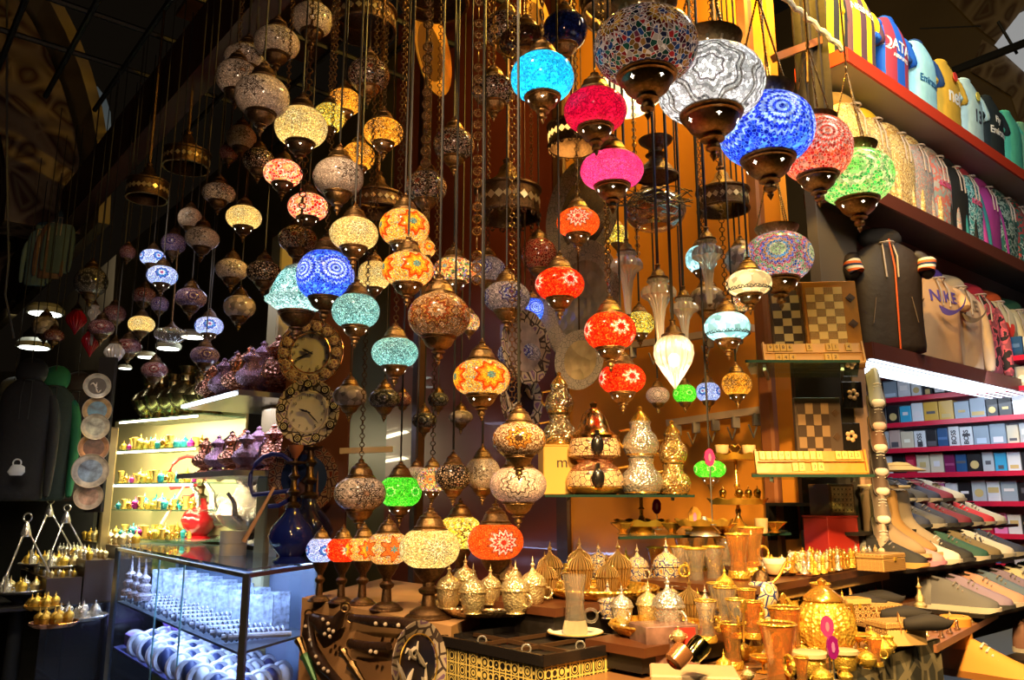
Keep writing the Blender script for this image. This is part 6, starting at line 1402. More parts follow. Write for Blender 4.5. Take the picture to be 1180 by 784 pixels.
shelf('glass_shelf', 'black glass shelf holding the stacked teapots', [v(628, 2.45), v(800, 2.6), v(800, 3.0), v(628, 2.9)], 1.512, blackm, .007)
shelf('glass_shelf', 'upper glass shelf with the tile racks and game boards', [v(868, 2.62), v(1004, 2.62), v(1000, 2.95), v(875, 2.95)], 1.95)
shelf('glass_shelf', 'lower glass shelf with two golden tile racks', [v(868, 2.55), v(1010, 2.55), v(1003, 2.9), v(872, 2.9)], 1.575)
def cakestand(x, D, z, tiers, label, handle=True, mm=goldp):
    p = on(x, D, z); t = thing('tiered_cake_stand', label, 'cake stand', p); H = tiers[-1][0]
    m = MB(); m.lathe([(.05, 0), (.045, .012), (.015, .04), (.007, .06), (.010, H*.3), (.006, H*.35), (.006, H*.6), (.011, H*.63), (.006, H*.68), (.006, H), (.0, H+.01)], 14); m.build('stem', mm, t)
    for zz, r in tiers:
        m = MB(); n = 60; m.loft([[(rr*(1+.03*cos(10*2*pi*j/n))*cos(2*pi*j/n), rr*(1+.03*cos(10*2*pi*j/n))*sin(2*pi*j/n), zz+dz+(.004*cos(10*2*pi*j/n) if rr > r*.9 else 0)) for j in range(n)] for rr, dz in ((.01, 0), (r*.85, .002), (r, .014), (r*1.03, .015), (r*.86, -.004), (.01, -.006))], True); m.build('plate', gold, t)
    if handle:
        m = MB(); h0 = H+.012; m.tube([(0, 0, h0), (-.012, 0, h0+.012), (-.022, 0, h0+.026), (-.012, 0, h0+.038), (0, 0, h0+.03), (.012, 0, h0+.038), (.022, 0, h0+.026), (.012, 0, h0+.012), (0, 0, h0)], .003, 6); m.build('handle', mm, t)
    return p
pk = cakestand(852, 2.8, 1.385, [(.10, .10), (.25, .085)], 'two-tier golden cake stand with heart-shaped handle')
for k, (dx, dy, zz) in enumerate([(-.05, -.02, .267), (.045, -.01, .267)]):
    t = thing('coffee_cup', 'cream cup on the top tier of the cake stand, '+['behind the agate', 'farther from the agate'][k], 'cup', pk+Vector((dx, dy, zz-.0)), 0, None, .024); m = MB(); m.lathe([(.7, 0), (.9, .2), (1, 1.2), (.94, 1.2), (.8, .3)], 20, caps=False); m.build('cup_body', mat('amber_porcelain', (.8, .55, .3), .25), t); m = MB(); m.ring((0, 0, 1.2), .97, .05, 'z', 20, 4); m.build('gilt_rim', gold, t)
for k, (dx, dy) in enumerate([(-.06, -.04), (-.01, -.06), (.06, -.03), (.05, .04)]):
    lidcup(pk+Vector((dx, dy, .117)), .016, 'dark-banded gold cup on the lower tier of the cake stand, '+['agate side', 'front', 'rack side', 'rear'][k], mat('umber_gold', (.55, .33, .08), .25, 1))
cakestand(740, 2.75, 1.385, [(.03, .09), (.13, .08)], 'small two-tier golden stand beneath the stacked teapots', False)
pk2 = cakestand(812, 2.62, 1.385, [(.035, .09)], 'wavy silver-rimmed stand with the pink agate on its pole', False, silver)
agate(on(818, 2.55, 1.60), .055, pinka, 'tall pink agate slice on a thin pole in front of the green lamp', .1, .18)
agate(on(801, 2.7, 1.405), .07, mat('amber_agate', (.5, .25, .05), .2), 'amber-brown agate slice standing on the dark glass shelf')
agate(on(757, 2.72, 1.45), .05, purpa, 'plum agate slice under the black glass shelf', 0, .05)
for k, (x, D, kind, lab) in enumerate([(718, 2.7, 'c', 'golden boat-shaped bowl beneath the mottled pots'), (775, 2.7, 'c', 'golden footed bowl between the two stands'), (835, 2.65, 'c', 'golden bowl under the green lamp'), (878, 2.75, 'w', 'pale cylindrical cup beside the cake stand foot'), (893, 2.8, 'c', 'little gold dish at the shelf end')]):
    p = on(x, D, 1.387)
    t = thing('footed_bowl', lab, 'bowl', p, 0, None, .035 if kind == 'c' else .022)
    m = MB()
    if kind == 'c': m.lathe([(.6, 0), (.3, .15), (.5, .4), (1.1, .9), (1.2, 1.0), (1.05, .9), (.5, .5)], 28, caps=False, flute=(7, .05))
    else: m.lathe([(.8, 0), (.9, .1), (1, 2.2), (.9, 2.2), (.8, .3)], 20, caps=False)
    m.build('bowl', goldp if kind == 'c' else mat('amber_porcelain', (.8, .55, .3), .25), t); m = MB(); m.ring((0, 0, 1.0 if kind == 'c' else 2.2), 1.16 if kind == 'c' else .95, .04, 'z', 28, 4); m.build('rolled_rim', gold, t)
# ---- stacked teapots
def double_pot(x, D, z, wpx, hpx, label, kind):
    p = on(x, D, z); s = wpx/2*mpp(p); H = hpx*mpp(p)/s; t = thing('stacked_teapot', label, 'teapot', p, 0, None, s)
    if kind == 'cream':
        band = platemat('relief_band', (.85, .55, .32), (.10, .05, .03), (.6, .35, .15), 5); low = copper
        m = MB(); m.lathe([(.7, 0), (.85, .08), (.95, .22), (.92, .26)], 32); m.lathe([(.94, .24), (1.0, .3), (1.0, .6), (.9, .8)], 32, caps=False); m.build('lower_body', band, t)
        m = MB(); m.lathe([(.7, -.0), (.86, .08), (.97, .23), (.96, .28), (.98, .28)], 32); m.build('base_rings', goldp, t)
        m = MB(); m.lathe([(.9, .8), (.8, .95), (.6, 1.08), (.62, 1.15), (.66, 1.2)], 32); m.build('shoulder', copper, t)
        m = MB(); m.lathe([(.66, 1.2), (.8, 1.28), (.92, 1.34), (.90, 1.4), (.92, 1.45), (.9, 1.7), (.8, 1.95), (.7, 2.0)], 32); m.build('upper_body', band, t)
        m = MB(); m.lathe([(.82, 1.95), (.84, 2.05), (.6, 2.25), (.5, 2.5), (.4, 2.8), (.25, 2.95), (.12, 3.05), (.15, 3.2), (.0, 3.3)], 28); m.build('lid', mat('warm_copper_gold', (.95, .5, .18), .18, 1), t)
        for z0 in (.3, 1.42):
            m = MB(); m.ball((-.0, -1.06, z0+.25), .22, 12, 10, (1, .55, 1.5)); m.tube([(0, -1.0, z0+.5), (0, -1.02, z0+.75)], .08, 8); m.build('handle', blackm, t)
    else:
        mm = {'silver': silver, 'gold': mat('warm_gilt_relief', (.95, .58, .24), .2, .85, .4, 7, .3, vor=True, dist=.05, vscale=4), 'mottled': mat('mottled_gilt', (.9, .6, .35), .18, .9, .4, 7, .5, vor=True, dist=.05, vscale=4)}[kind]; mm2 = goldp
        for nm, z0, k in (('lower_body', 0, 1.0), ('upper_body', H*.50, .85)):
            m = MB(); h = H*.5; m.lathe([(.72*k, z0), (.8*k, z0+.04*h), (.98*k, z0+.25*h), (1.0*k, z0+.38*h), (.85*k, z0+.58*h), (.62*k, z0+.7*h), (.55*k, z0+.85*h), (.62*k, z0+.95*h), (.5*k, z0+h)], 28); m.build(nm, mm, t)
            m = MB(); m.lathe([(.64*k, z0+.02), (.84*k, z0+.05*h), (.82*k, z0+.12*h), (.7*k, z0+.13*h)], 28); m.build('gilt_foot', mm2, t)
            m = MB(); m.tube([(-.6*k, 0, z0+.75*h), (-1.15*k, 0, z0+.7*h), (-1.2*k, 0, z0+.4*h), (-.95*k, 0, z0+.25*h)], .07, 8); m.build('handle', mm2, t)
        m = MB(); m.lathe([(.5, H*.98), (.4, H*1.03), (.2, H*1.1), (.1, H*1.13), (.14, H*1.17), (0, H*1.2)], 20); m.build('lid', mm2, t)
double_pot(686, 2.58, 1.512, 66, 150, 'cream-banded double teapot with black handles and copper lid', 'cream')
double_pot(740, 2.6, 1.512, 50, 86, 'silver and gilt double teapot beside the cream-banded one', 'silver')
double_pot(777, 2.62, 1.512, 40, 72, 'smaller golden double teapot at the end of the black glass shelf', 'gold')
pb = on(648, 2.66, 1.512); wb = 50*mpp(pb)
t = thing('marked_carton', 'yellowish card box with a hand-drawn letter m', 'box', pb, .12); m = MB(); m.box((0, 0, wb*.55), (wb, wb*.8, wb*1.1), .003); m.build('box_body', mat('mustard_card', (.75, .42, .08), .5), t, False); lettering('m', .05, mat('marker', (.02, .01, .01), .5), t, (-.01, -wb*.4-.001, wb*.72), (pi/2, 0, 0), .0008, name='hand_lettering')
m = MB(); m.box((0, 0, wb*1.1+.002), (wb*1.02, wb*.82, .004)); m.build('lid_flap', mat('mustard_card', (.75, .42, .08), .5), t, False)
double_pot(645, 2.66, 1.512+wb*1.1+.005, 40, 72, 'mottled silver and gold double pot standing on the marked carton', 'mottled')
# ---- tile racks and game boards
okm = mat('honey_rack_wood', (.42, .17, .015), .35, 0, .1, 30, .15); tilem = mat('ivory_tile', (.60, .36, .08), .4)
def rack(x, D, z, wpx, label, rows, pale=False, tilt=.5):
    p = on(x, D, z); w_ = wpx*mpp(p); t = thing('tile_rack', label, 'game rack', p, -.06)
    M0 = Matrix.Translation((0, 0, .040)) @ Matrix.Rotation(radians(76), 4, 'X')
    m = MB(); m.box((0, .03, .004), (w_, .09, .008), .001); m.M = M0; m.box((0, .0, -.006), (w_, .075, .006)); m.box((0, -.036, .0), (w_, .006, .014)); m.box((0, .002, .0), (w_, .004, .010))
    for s_ in (-1, 1): m.box((s_*w_/2, 0, .0), (.006, .08, .018))
    m.build('rack_frame', okm if not pale else mat('pale_rack_wood', (.62, .36, .14), .35), t, False)
    blk = mat('tile_print', (.03, .02, .02), .4)
    for r_, txt in enumerate(rows):
        n = len(txt)
        for i, ch in enumerate(txt):
            if ch == ' ': continue
            xx = -w_/2+.012+(i+.5)*(w_-.024)/n; yy = .021 if r_ == 0 else -.017
            m = MB(); m.M = M0; m.box((xx, yy, .001), ((w_-.024)/n-.0015, .028, .007), .001); o = m.build('tile', tilem, t, False)
            if ch != '-':
                q = M0 @ Vector((xx, yy, .0048)); lt = lettering(ch, .018, blk, o, q, (radians(76), 0, 0), .0003, name='tile_number')
    return t
rack(938, 2.72, 1.952, 112, 'tile rack alone on the upper glass shelf', ['9986  5  31 4 ', ' 444    22   '], True)
rack(939, 2.78, 1.577, 116, 'golden tile rack, rear of the two on the lower shelf', ['113   6789   ', '  7777  6789 '])
rack(935, 2.63, 1.577, 124, 'golden tile rack, front of the two with brightly lit tiles', ['11199----1  4123', '     12 34      '])
def board(x, D, z, wpx, hpx, label, c1, c2, frame, cols_, rows_, lean=-.12, rz=-.1):
    p = on(x, D, z); k = mpp(p); w_, h_ = wpx*k, hpx*k; t = thing('game_board', label, 'game board', p); t.rotation_euler = (lean, 0, rz)
    m = MB(); m.box((0, .012, h_/2), (w_, .024, h_), .002); m.build('board_frame', frame, t, False)
    for nm, mm_, par in (('light_squares', c1, 0), ('dark_squares', c2, 1)):
        m = MB(); gw = w_*.68; gh = h_*.86; x0 = -w_*.45
        for i in range(cols_):
            for j in range(rows_):
                if (i+j) % 2 == par: m.box((x0+(i+.5)*gw/cols_, -.001, h_*.07+(j+.5)*gh/rows_), (gw/cols_*.97, .004, gh/rows_*.97))
        m.build(nm, mm_, t, False)
    for j in range(3):
        m = MB(); m.M = Matrix.Translation((w_*.37, -.001, h_*(.2+.3*j))) @ Matrix.Rotation(pi/4, 4, 'Y'); m.box((0, 0, 0), (w_*.13, .004, w_*.13)); m.box((0, -.002, 0), (w_*.06, .004, w_*.06))
        m.build('diamond_inlay', mat('dark_inlay', (.08, .04, .02), .4), t, False)
    return t
board(966, 2.80, 1.952, 62, 108, 'golden wooden game board with cream and inlaid squares', mat('ivory_square', (.85, .6, .22), .35), inl2, okm, 4, 10)
board(918, 2.86, 1.952, 46, 100, 'dark game board with ivory squares beside the golden one', mat('dull_ivory_square', (.55, .45, .25), .35), mat('dark_square', (.05, .035, .03), .35), mat('dark_frame', (.09, .06, .045), .35), 3, 9)
p = on(955, 2.90, 1.952); t = thing('game_board', 'topmost corner of a third board rising behind the other two', 'game board', p); m = MB(); m.box((0, .0, .17), (.2, .02, .34), .002); m.build('board_frame', mat('mid_brown_frame', (.3, .15, .05), .35), t, False); m = MB(); m.box((0, -.012, .31), (.16, .004, .035)); m.build('inlay_panel', inl2, t, False)
m = MB(); a, b = v(925, 3.05), v(1000, 3.05); a.z = b.z = 0; m.slabpts([a, b, b+UP*2.0, a+UP*2.0], -.04); struct('partition_boards', m, blackw)
board(948, 2.93, 1.577, 54, 92, 'patterned brown and cream game board on the black panel', mat('pinkish_square', (.30, .18, .09), .5), mat('walnut_square', (.05, .025, .015), .5), mat('dark_frame', (.09, .06, .045), .35), 4, 6, 0, 0)
flw = mat('pearl_inlay', (.8, .5, .25), .3)
for k, (x, y) in enumerate([(983, 455), (981, 503)]):
    p = atD(x, y, 2.985); t = thing('flower_inlay_panel', ['upper', 'lower'][k]+' black panel with a pearly flower beside the patterned board', 'panel', p); m = MB(); m.box((0, .01, 0), (.075, .012, .10), .002); m.build('panel', blackm, t, False); m = MB()
    for a in range(5): m.ball((.014*cos(a*1.26), .0, .014*sin(a*1.26)), .009, 8, 5, (1, .4, 1))
    m.build('flower', flw, t)
# strip rails on the back wall
for k, (x0, y0, x1, y1) in enumerate([(716, 400, 868, 378), (770, 488, 884, 472), (392, 520, 452, 518)]):
    a, b = (atplane(x0, y0, A0+U*-.11, U), atplane(x1, y1, A0+U*-.11, U)) if k < 2 else (atD(x0, y0, 4.3), atD(x1, y1, 4.3))
    t = thing('wall_rail', ['upper pale rail on the orange wall behind the drops', 'lower pale rail on the orange wall above the cake stand', 'pale rail on the dark red wall behind the beige lamp'][k], 'rail', (0, 0, 0)); m = MB(); edgebar(m, a, b, .03); m.build('rail', mat('pale_rail', (.6, .45, .35), .4), t, False)
    if k == 2: continue
    m = MB()
    for j in range(5):
        c_ = a.lerp(b, .1+j*.2); m.box(tuple(c_-UP*.035), (.03, .03, .05)); m.tube([c_-UP*.06, c_-UP*.11+U*-.03, c_-UP*.06+U*-.06], .004, 5)
    m.build('sockets', mat('grey_socket', (.4, .35, .32), .4), t, False)
# dark horn, powder flask, daggers on wooden cabinet
a, b = ped[0], ped[1]; ec = (b-a).normalized(); nc = Vector((ec.y, -ec.x, 0)); nc = nc if nc.y < 0 else -nc
def cab(x, y, off=.02):
    return atplane(x, y, Vector((a.x, a.y, 1))+nc*off, nc)
studs = mat('bone_studs', (.75, .62, .45), .4); darkcarve = mat('dark_carved_wood', (.035, .018, .012), .35, 0, .3, 40, .4)
def carved(name, label, pts, rad, studpts, cat):
    t = thing(name, label, cat, (0, 0, 0)); m = MB(); P = [cab(x, y, .03) for x, y in pts]; m.tube(P, rad, 10); m.build('body', darkcarve, t)
    m = MB()
    for x, y in studpts: m.ball(tuple(cab(x, y, .045+max(rad)*.55 if isinstance(rad, list) else .05)), .0055, 8, 6)
    m.build('bone_studs', studs, t)
    m = MB(); m.ring(tuple(cab(pts[0][0], pts[0][1], .03)), .012, .003, 'y', 12, 5); m.build('hanging_ring', brass, t)
    return t
carved('powder_flask', 'dark curved powder flask with bone studs at the cabinet corner', [(398, 700), (388, 718), (376, 722), (360, 712)], [.006, .02, .03, .012], [(372, 714), (378, 719), (384, 728), (379, 726), (374, 731), (380, 734)], 'flask')
carved('powder_horn', 'long dark horn curling down the cabinet front', [(356, 708), (355, 730), (362, 752), (374, 770), (392, 788)], [.012, .018, .018, .016, .010], [(352, 722), (357, 738), (364, 757), (367, 765), (373, 771), (378, 774)], 'horn')
carved('flintlock_barrel', 'dark studded pistol-like tube, upper of two on the cabinet', [(404, 712), (430, 716), (460, 718), (488, 722)], [.010, .014, .014, .016], [(433, 719), (444, 720), (459, 721)], 'ornament')
carved('flintlock_barrel', 'dark studded pistol-like tube, lower of two on the cabinet', [(405, 742), (425, 746), (448, 745)], [.012, .014, .010], [(427, 751), (433, 752)], 'ornament')
def dagger(x0, y0, x1, y1, label, hm):
    t = thing('dagger', label, 'dagger', (0, 0, 0)); p, q = cab(x0, y0, .05), cab(x1, y1, .05); m = MB(); m.tube([p, p.lerp(q, .1), p.lerp(q, .35)], [.014, .009, .008], 8); m.build('hilt', brass, t); m = MB(); m.tube([p.lerp(q, .35), p.lerp(q, .42), q], [.016, .012, .006], 8); m.build('scabbard', hm, t)
dagger(344, 738, 366, 792, 'slim dagger with green and gold sheath at the cabinet edge', mat('green_gilt_sheath', (.04, .12, .04), .3, .4))
dagger(395, 752, 424, 796, 'ornate bronze dagger hanging mid cabinet', brass)
# ------------------------------------------------------------------ clothes
def stripes(name, cols_, width, axis=0, off=0):
    m, nt, b = _new(name); L = nt.links; tc = N(nt, 'ShaderNodeTexCoord'); s = N(nt, 'ShaderNodeSeparateXYZ'); L.new(tc.outputs['Object'], s.inputs[0])
    a = N(nt, 'ShaderNodeMath', operation='MULTIPLY_ADD'); a.inputs[1].default_value = 1/(width*len(cols_)); a.inputs[2].default_value = 10+off; L.new(s.outputs[axis], a.inputs[0])
    f = N(nt, 'ShaderNodeMath', operation='FRACT'); L.new(a.outputs[0], f.inputs[0])
    r = ramp(nt, [(i/len(cols_), c) for i, c in enumerate(cols_)], 'CONSTANT'); L.new(f.outputs[0], r.inputs[0]); L.new(r.outputs[0], b.inputs['Base Color']); b.inputs['Roughness'].default_value = .8; MATS[name] = m; return m
def camo(name, cols_, s, detail=3):
    m, nt, b = _new(name); L = nt.links; tc = N(nt, 'ShaderNodeTexCoord'); n = N(nt, 'ShaderNodeTexNoise'); n.inputs['Scale'].default_value = s; n.inputs['Detail'].default_value = detail; L.new(tc.outputs['Object'], n.inputs['Vector'])
    k = len(cols_); r = ramp(nt, [(0 if i == 0 else .36+.28*i/k, c) for i, c in enumerate(cols_)], 'CONSTANT'); L.new(n.outputs[0], r.inputs[0]); L.new(r.outputs[0], b.inputs['Base Color']); b.inputs['Roughness'].default_value = .85; MATS[name] = m; return m
fab = lambda n, c: mat('cloth_'+n, c, .8, 0, .25, 30, .08)
def ell(cx, cy_, z, rx, ry, n=20, p=2.4):
    out = []
    for j in range(n):
        a = 2*pi*j/n; c, s = cos(a), sin(a); out.append((cx+rx*abs(c)**(2/p)*(1 if c >= 0 else -1), cy_+ry*abs(s)**(2/p)*(1 if s >= 0 else -1), z))
    return out
def garment(p, rz, w, h, label, mm, kind='tee', sleeve=None, name=None, cat=None, hoodm=None):
    """a garment pulled over a display bust: x across, -y to the front"""
    d = w*.32; t = thing(name or ('football_shirt' if kind == 'tee' else 'hooded_top'), label, cat or ('shirt' if kind == 'tee' else 'jacket'), p, rz)
    m = MB(); rings = [ell(0, 0, .0, w*.46, d*.42), ell(0, 0, .03*h, w*.47, d*.46), ell(0, 0, .3*h, w*.44, d*.5), ell(0, -.01*h, .62*h, w*.48, d*.62), ell(0, 0, .78*h, w*.5, d*.52), ell(0, 0, .86*h, w*.44, d*.42), ell(0, 0, .92*h, w*.26, d*.34), ell(0, 0, .95*h, w*.17, d*.3)]
    m.loft(rings); m.build('torso', mm, t, 70, subd=1)
    for s_ in (-1, 1):
        m = MB()
        if kind == 'tee': pts = [(s_*w*.36, 0, .84*h), (s_*w*.48, -.01, .76*h), (s_*w*.60, -.02, .60*h), (s_*w*.63, -.02, .52*h)]; rr = [w*.10, w*.13, w*.125, w*.12]
        elif kind == 'folded': pts = [(s_*w*.36, 0, .84*h), (s_*w*.52, .0, .80*h), (s_*w*.56, -.03, .70*h), (s_*w*.48, -.06, .62*h)]; rr = [w*.10, w*.13, w*.12, w*.09]
        else: pts = [(s_*w*.36, 0, .84*h), (s_*w*.52, 0, .72*h), (s_*w*.56, -.02, .42*h), (s_*w*.54, -.03, .12*h), (s_*w*.53, -.03, .02*h)]; rr = [w*.10, w*.13, w*.11, w*.09, w*.07]
        m.tube(pts, rr, 12); m.build('sleeve', sleeve or mm, t, 70, subd=1)
    if kind != 'tee':
        m = MB(); m.loft([ell(0, .02, .90*h, w*.24, d*.42), ell(0, .03, .97*h, w*.30, d*.6), ell(0, .05, 1.05*h, w*.30, d*.62), ell(0, .07, 1.10*h, w*.20, d*.45), ell(0, .08, 1.12*h, w*.05, d*.1)]); m.build('hood', hoodm or sleeve or mm, t, 70, subd=1)
        m = MB()
        for s_ in (-1, 1): m.tube([(s_*w*.07, -d*.40, .92*h), (s_*w*.09, -d*.62, .80*h), (s_*w*.08, -d*.66, .62*h)], .004, 6)
        m.ring((0, -d*.30, .925*h), w*.1, .005, 'z', 14, 5); m.build('drawstring', mat('cord_white', (.5, .4, .35), .6) if cat != 'coat' else mat('cord_dark', (.02, .02, .02), .6), t)
    else:
        m = MB(); m.ring((0, 0, .95*h), w*.165, .008, 'z', 20, 6, .55); m.build('collar', sleeve or mm, t)
    return t
RU = atan2(U.y, U.x)
def placerow(x, z, off=.12):
    base = C+W*off; lo, hi = 0.0, 6.0
    for _ in range(50):
        mid = (lo+hi)/2; p = base+U*mid; p.z = z
        if proj(p)[0] < x: lo = mid
        else: hi = mid
    p = base+U*lo; p.z = z; return p
def ry_at(zf, d):
    T = [(0, .42), (.03, .46), (.3, .5), (.62, .61), (.78, .52), (.86, .42), (.92, .34)]
    for (a, r0), (b, r1) in zip(T, T[1:]):
        if zf <= b: return d*(r0+(r1-r0)*max(0, (zf-a)/(b-a)))
    return d*.3
def wrap(o, w, h):                             # lay a flat print onto the curved chest
    M = Matrix.LocRotScale(o.location, o.rotation_euler, o.scale); d = w*.32; o.data = o.data.copy() if o.data.users > 1 else o.data
    for v in o.data.vertices:
        q = M @ v.co; f = max(0, 1-abs(min(.97, abs(q.x)/(w*.455)))**2.4)**(1/2.4); e = q.y-o.location.y
        v.co = (q.x, -(ry_at(q.z/h, d)*f*.985+.004)+min(0, e)*.6, q.z)
    o.location = (0, 0, 0); o.rotation_euler = (0, 0, 0); o.scale = (1, 1, 1); return o
def front(t, s, size, color, zf, w, yf, bold=True, sx=1.0, xo=0, h=.50): return wrap(lettering(s, size, color, t, (xo, yf, zf), (pi/2, 0, 0), .0015, bold, sc_=(sx, 1, 1)), w, h)
white_ = mat('print_white', (.85, .85, .85), .5); dkp = mat('print_dark', (.03, .03, .06), .5); redp = mat('print_red', (.7, .05, .04), .5); pnkp = mat('print_pink', (.85, .12, .3), .5); blup = mat('print_blue', (.12, .08, .4), .5)
Z1 = 3.53
Yl = (.95, .62, .0)
tees = [(958, 'yellow-black', 'football shirt with yellow and brown stripes behind the first one', stripes('stripe_gold_black', [Yl, (.02, .02, .02)], .05), None),
 (990, 'nes', 'yellow and dark violet striped football shirt, frontmost on the red-edged shelf', stripes('stripe_yellow_violet', [Yl, (.10, .04, .06)], .055), None),
 (1030, 'qatar', 'blue and dark red striped football shirt', stripes('stripe_blue_red', [(.0, .10, .55), (.38, .03, .06)], .085, off=.25), mat('blue_sleeve', (.0, .09, .5), .8)),
 (1064, 'em', 'pale sky-blue football shirt with white badge', fab('pale_sky', (.35, .68, .75)), fab('navy_sleeve', (.01, .05, .18))),
 (1093, 'nef', 'ochre football shirt with a round red badge', fab('ochre', (.62, .36, .03)), None),
 (1120, '13', 'white-blue football shirt with a number and yellow crest', fab('white_blue', (.5, .72, .75)), None),
 (1145, 'fly', 'black football shirt with white lettering', fab('ink', (.01, .02, .025)), None),
 (1167, 'mint', 'mint green football shirt after the black one', fab('mint', (.10, .62, .45)), None),
 (1184, 'mint2', 'pale green football shirt cut by the picture edge', fab('pale_green', (.25, .62, .4)), None)]
for k, (x, key, lab, mm, sl) in enumerate(tees):
    p = placerow(x, Z1, .10 if k else .12); w = .33; h = .50
    if k == 0: p = p-U*.0
    t = garment(p, RU, w, h, lab, mm, 'tee', sl); yf = -w*.32*.66
    if key == 'nes': front(t, 'NESiNECO', .052, white_, .345, w, yf+.004, sx=.95)
    if key == 'qatar': front(t, 'QATAR', .085, white_, .29, w, yf-.004, sx=1.15); front(t, 'AIRWAYS', .03, white_, .23, w, yf-.002, sx=1.2)
    if key == 'em': front(t, 'Emirates', .06, mat('print_blue2', (.02, .12, .3), .5), .22, w, yf-.001)
    if key == 'nef':
        front(t, 'nef', .13, white_, .24, w, yf-.003); m = MB(); m.M = Matrix.Translation((.0, yf-.002, .36)) @ Matrix.Rotation(pi/2, 4, 'X'); m.lathe([(.028, 0), (.028, .004)], 20); m.build('badge', redp, t)
    if key == '13': front(t, '13', .11, dkp, .22, w, yf-.001); m = MB(); m.M = Matrix.Translation((.0, yf, .35)) @ Matrix.Rotation(pi/2, 4, 'X'); m.lathe([(.028, 0), (.028, .004)], 20); m.build('badge', mat('print_yellow', (.7, .6, .1), .5), t)
    if key == 'fly': front(t, 'Fly', .06, white_, .30, w, yf-.001, xo=-.02); front(t, 'Emirates', .065, white_, .22, w, yf-.001)
# middle row
Z2 = 2.89
marl = camo('marled_ochre', [(.75, .5, .18), (.35, .18, .06), (.9, .7, .35), (.6, .38, .12)], 38)
marl2 = camo('marled_straw', [(.8, .55, .2), (.45, .25, .1), (.9, .75, .4)], 50)
grid = camo('grey_pink_marl', [(.3, .3, .3), (.55, .5, .45), (.6, .25, .2), (.35, .35, .35)], 45)
mids = [(985, 'marled ochre jumper nearest the big red lamp', marl, fab('ochre_sleeve', (.5, .3, .08)), None), (1012, 'marled straw-coloured hooded top with yellow pocket behind the green lamp', marl2, marl2, fab('lemon', (.85, .6, .03))), (1040, 'golden marled hooded top with black hem', marl, marl2, None),
 (1062, 'grey and yellow speckled hooded top', grid, marl2, None), (1084, 'grey hooded top with a coral pink chest panel', camo('grey_coral', [(.35, .4, .38), (.75, .2, .15), (.55, .5, .45)], 20, 2), grid, None), (1104, 'plain black hooded top', fab('jet', (.012, .012, .012)), None, None),
 (1121, 'teal zigzag hooded top with pink chest lettering', camo('teal_zigzag', [(.05, .35, .38), (.5, .75, .75), (.03, .12, .15)], 40, 2), fab('teal', (.03, .25, .28)), fab('red_hood', (.5, .05, .08))), (1142, 'plain magenta hooded top with white cords', fab('magenta', (.45, .05, .32)), None, None),
 (1163, 'dark green floral hooded top', camo('dark_floral', [(.01, .05, .05), (.35, .45, .4), (.02, .12, .1)], 24, 2), None, None), (1180, 'red and green patterned hooded top cut by the picture edge', camo('red_green_floral', [(.02, .12, .1), (.5, .06, .06), (.03, .2, .15)], 22, 2), None, None)]
for k, (x, lab, mm, sl, hd) in enumerate(mids):
    p = placerow(x, Z2, .12); h = .50; t = garment(p, RU, .30 if k else .34, h, lab, mm, 'long', sl, hoodm=hd)
    if k == 4 or k == 6: front(t, 'adidas', .06, pnkp, .30, .3, -.068)
# lower row on the lit soffit
Z3 = 2.15
choc = mat('cloth_chocolate', (.020, .010, .007), .6, 0, .2, 30, .1)
p = placerow(1030, Z3, .07); t = garment(p, RU-.75, .33, .57, 'dark chocolate zip jacket with striped cuffs and orange zip', choc, 'folded', None, 'zip_jacket', hoodm=fab('black_hood', (.012, .008, .008)))
m = MB(); m.tube([(0.0, -.062, .54), (.01, -.078, .4), (.012, -.062, .2), (.01, -.056, .01)], .004, 6); m.build('zip', mat('orange_zip', (.8, .12, .03), .5), t)
for s_ in (-1, 1):
    m = MB(); m.tube([(s_*.172, -.045, .435), (s_*.157, -.06, .38)], [.040, .036], 14); m.build('striped_cuff', stripes('cuff_stripes', [(.7, .7, .65), (.02, .03, .1), (.8, .15, .03)], .012, 2), t)
    m = MB(); m.tube([(s_*.08, -.062, .26), (s_*.10, -.060, .14)], .002, 5); m.build('pocket_seam', mat('seam', (.15, .1, .08), .6), t)
peach = mat('cloth_peach', (.72, .42, .22), .8, 0, .25, 20, .08); beig = mat('cloth_beige', (.66, .46, .30), .8, 0, .25, 20, .08); creamc = mat('cloth_cream', (.66, .58, .38), .8, 0, .2, 20, .08)
def swoosh(t, color, z, yf, s=1.0):
    n = 16; up = []; lo = []
    for i in range(n+1):
        u = i/n; x = -.10+.24*u; up.append((x*s, yf, z+(.01-.055*sin(pi*min(1, u*1.1))*.6+.075*u*u)*s)); lo.append((x*s, yf, z+(-.045*sin(pi*u**.55)-.0+.075*u*u)*s))
    m = MB()
    for i in range(n): m.loft([[up[i], up[i+1], lo[i+1], lo[i]], [(a, b-.002, c) for a, b, c in (up[i], up[i+1], lo[i+1], lo[i])]])
    wrap(m.build('curved_tick_mark', color, t, False), .34, .5)
lows = [(1084, 'peach sweatshirt with violet lettering and violet hood', peach, fab('violet_hood', (.06, .03, .32)), 'NIKE', blup), (1110, 'beige sweatshirt with grey-brown lettering', beig, fab('ivory_hood', (.6, .5, .4)), 'NIKE', mat('print_taupe', (.25, .18, .13), .5)),
        (1133, 'pink and black patterned hooded top with red cords', camo('pink_camo', [(.03, .02, .02), (.75, .12, .15), (.35, .08, .1)], 18, 2), fab('crimson_hood', (.4, .02, .06)), '', None), (1154, 'cream sweatshirt with red lettering under a rust-orange hood', creamc, fab('rust_hood', (.6, .1, .03)), 'adidas', redp), (1178, 'cream sweatshirt with black lettering cut by the picture edge', creamc, fab('dark_green_hood', (.02, .10, .07)), 'adidas', dkp)]
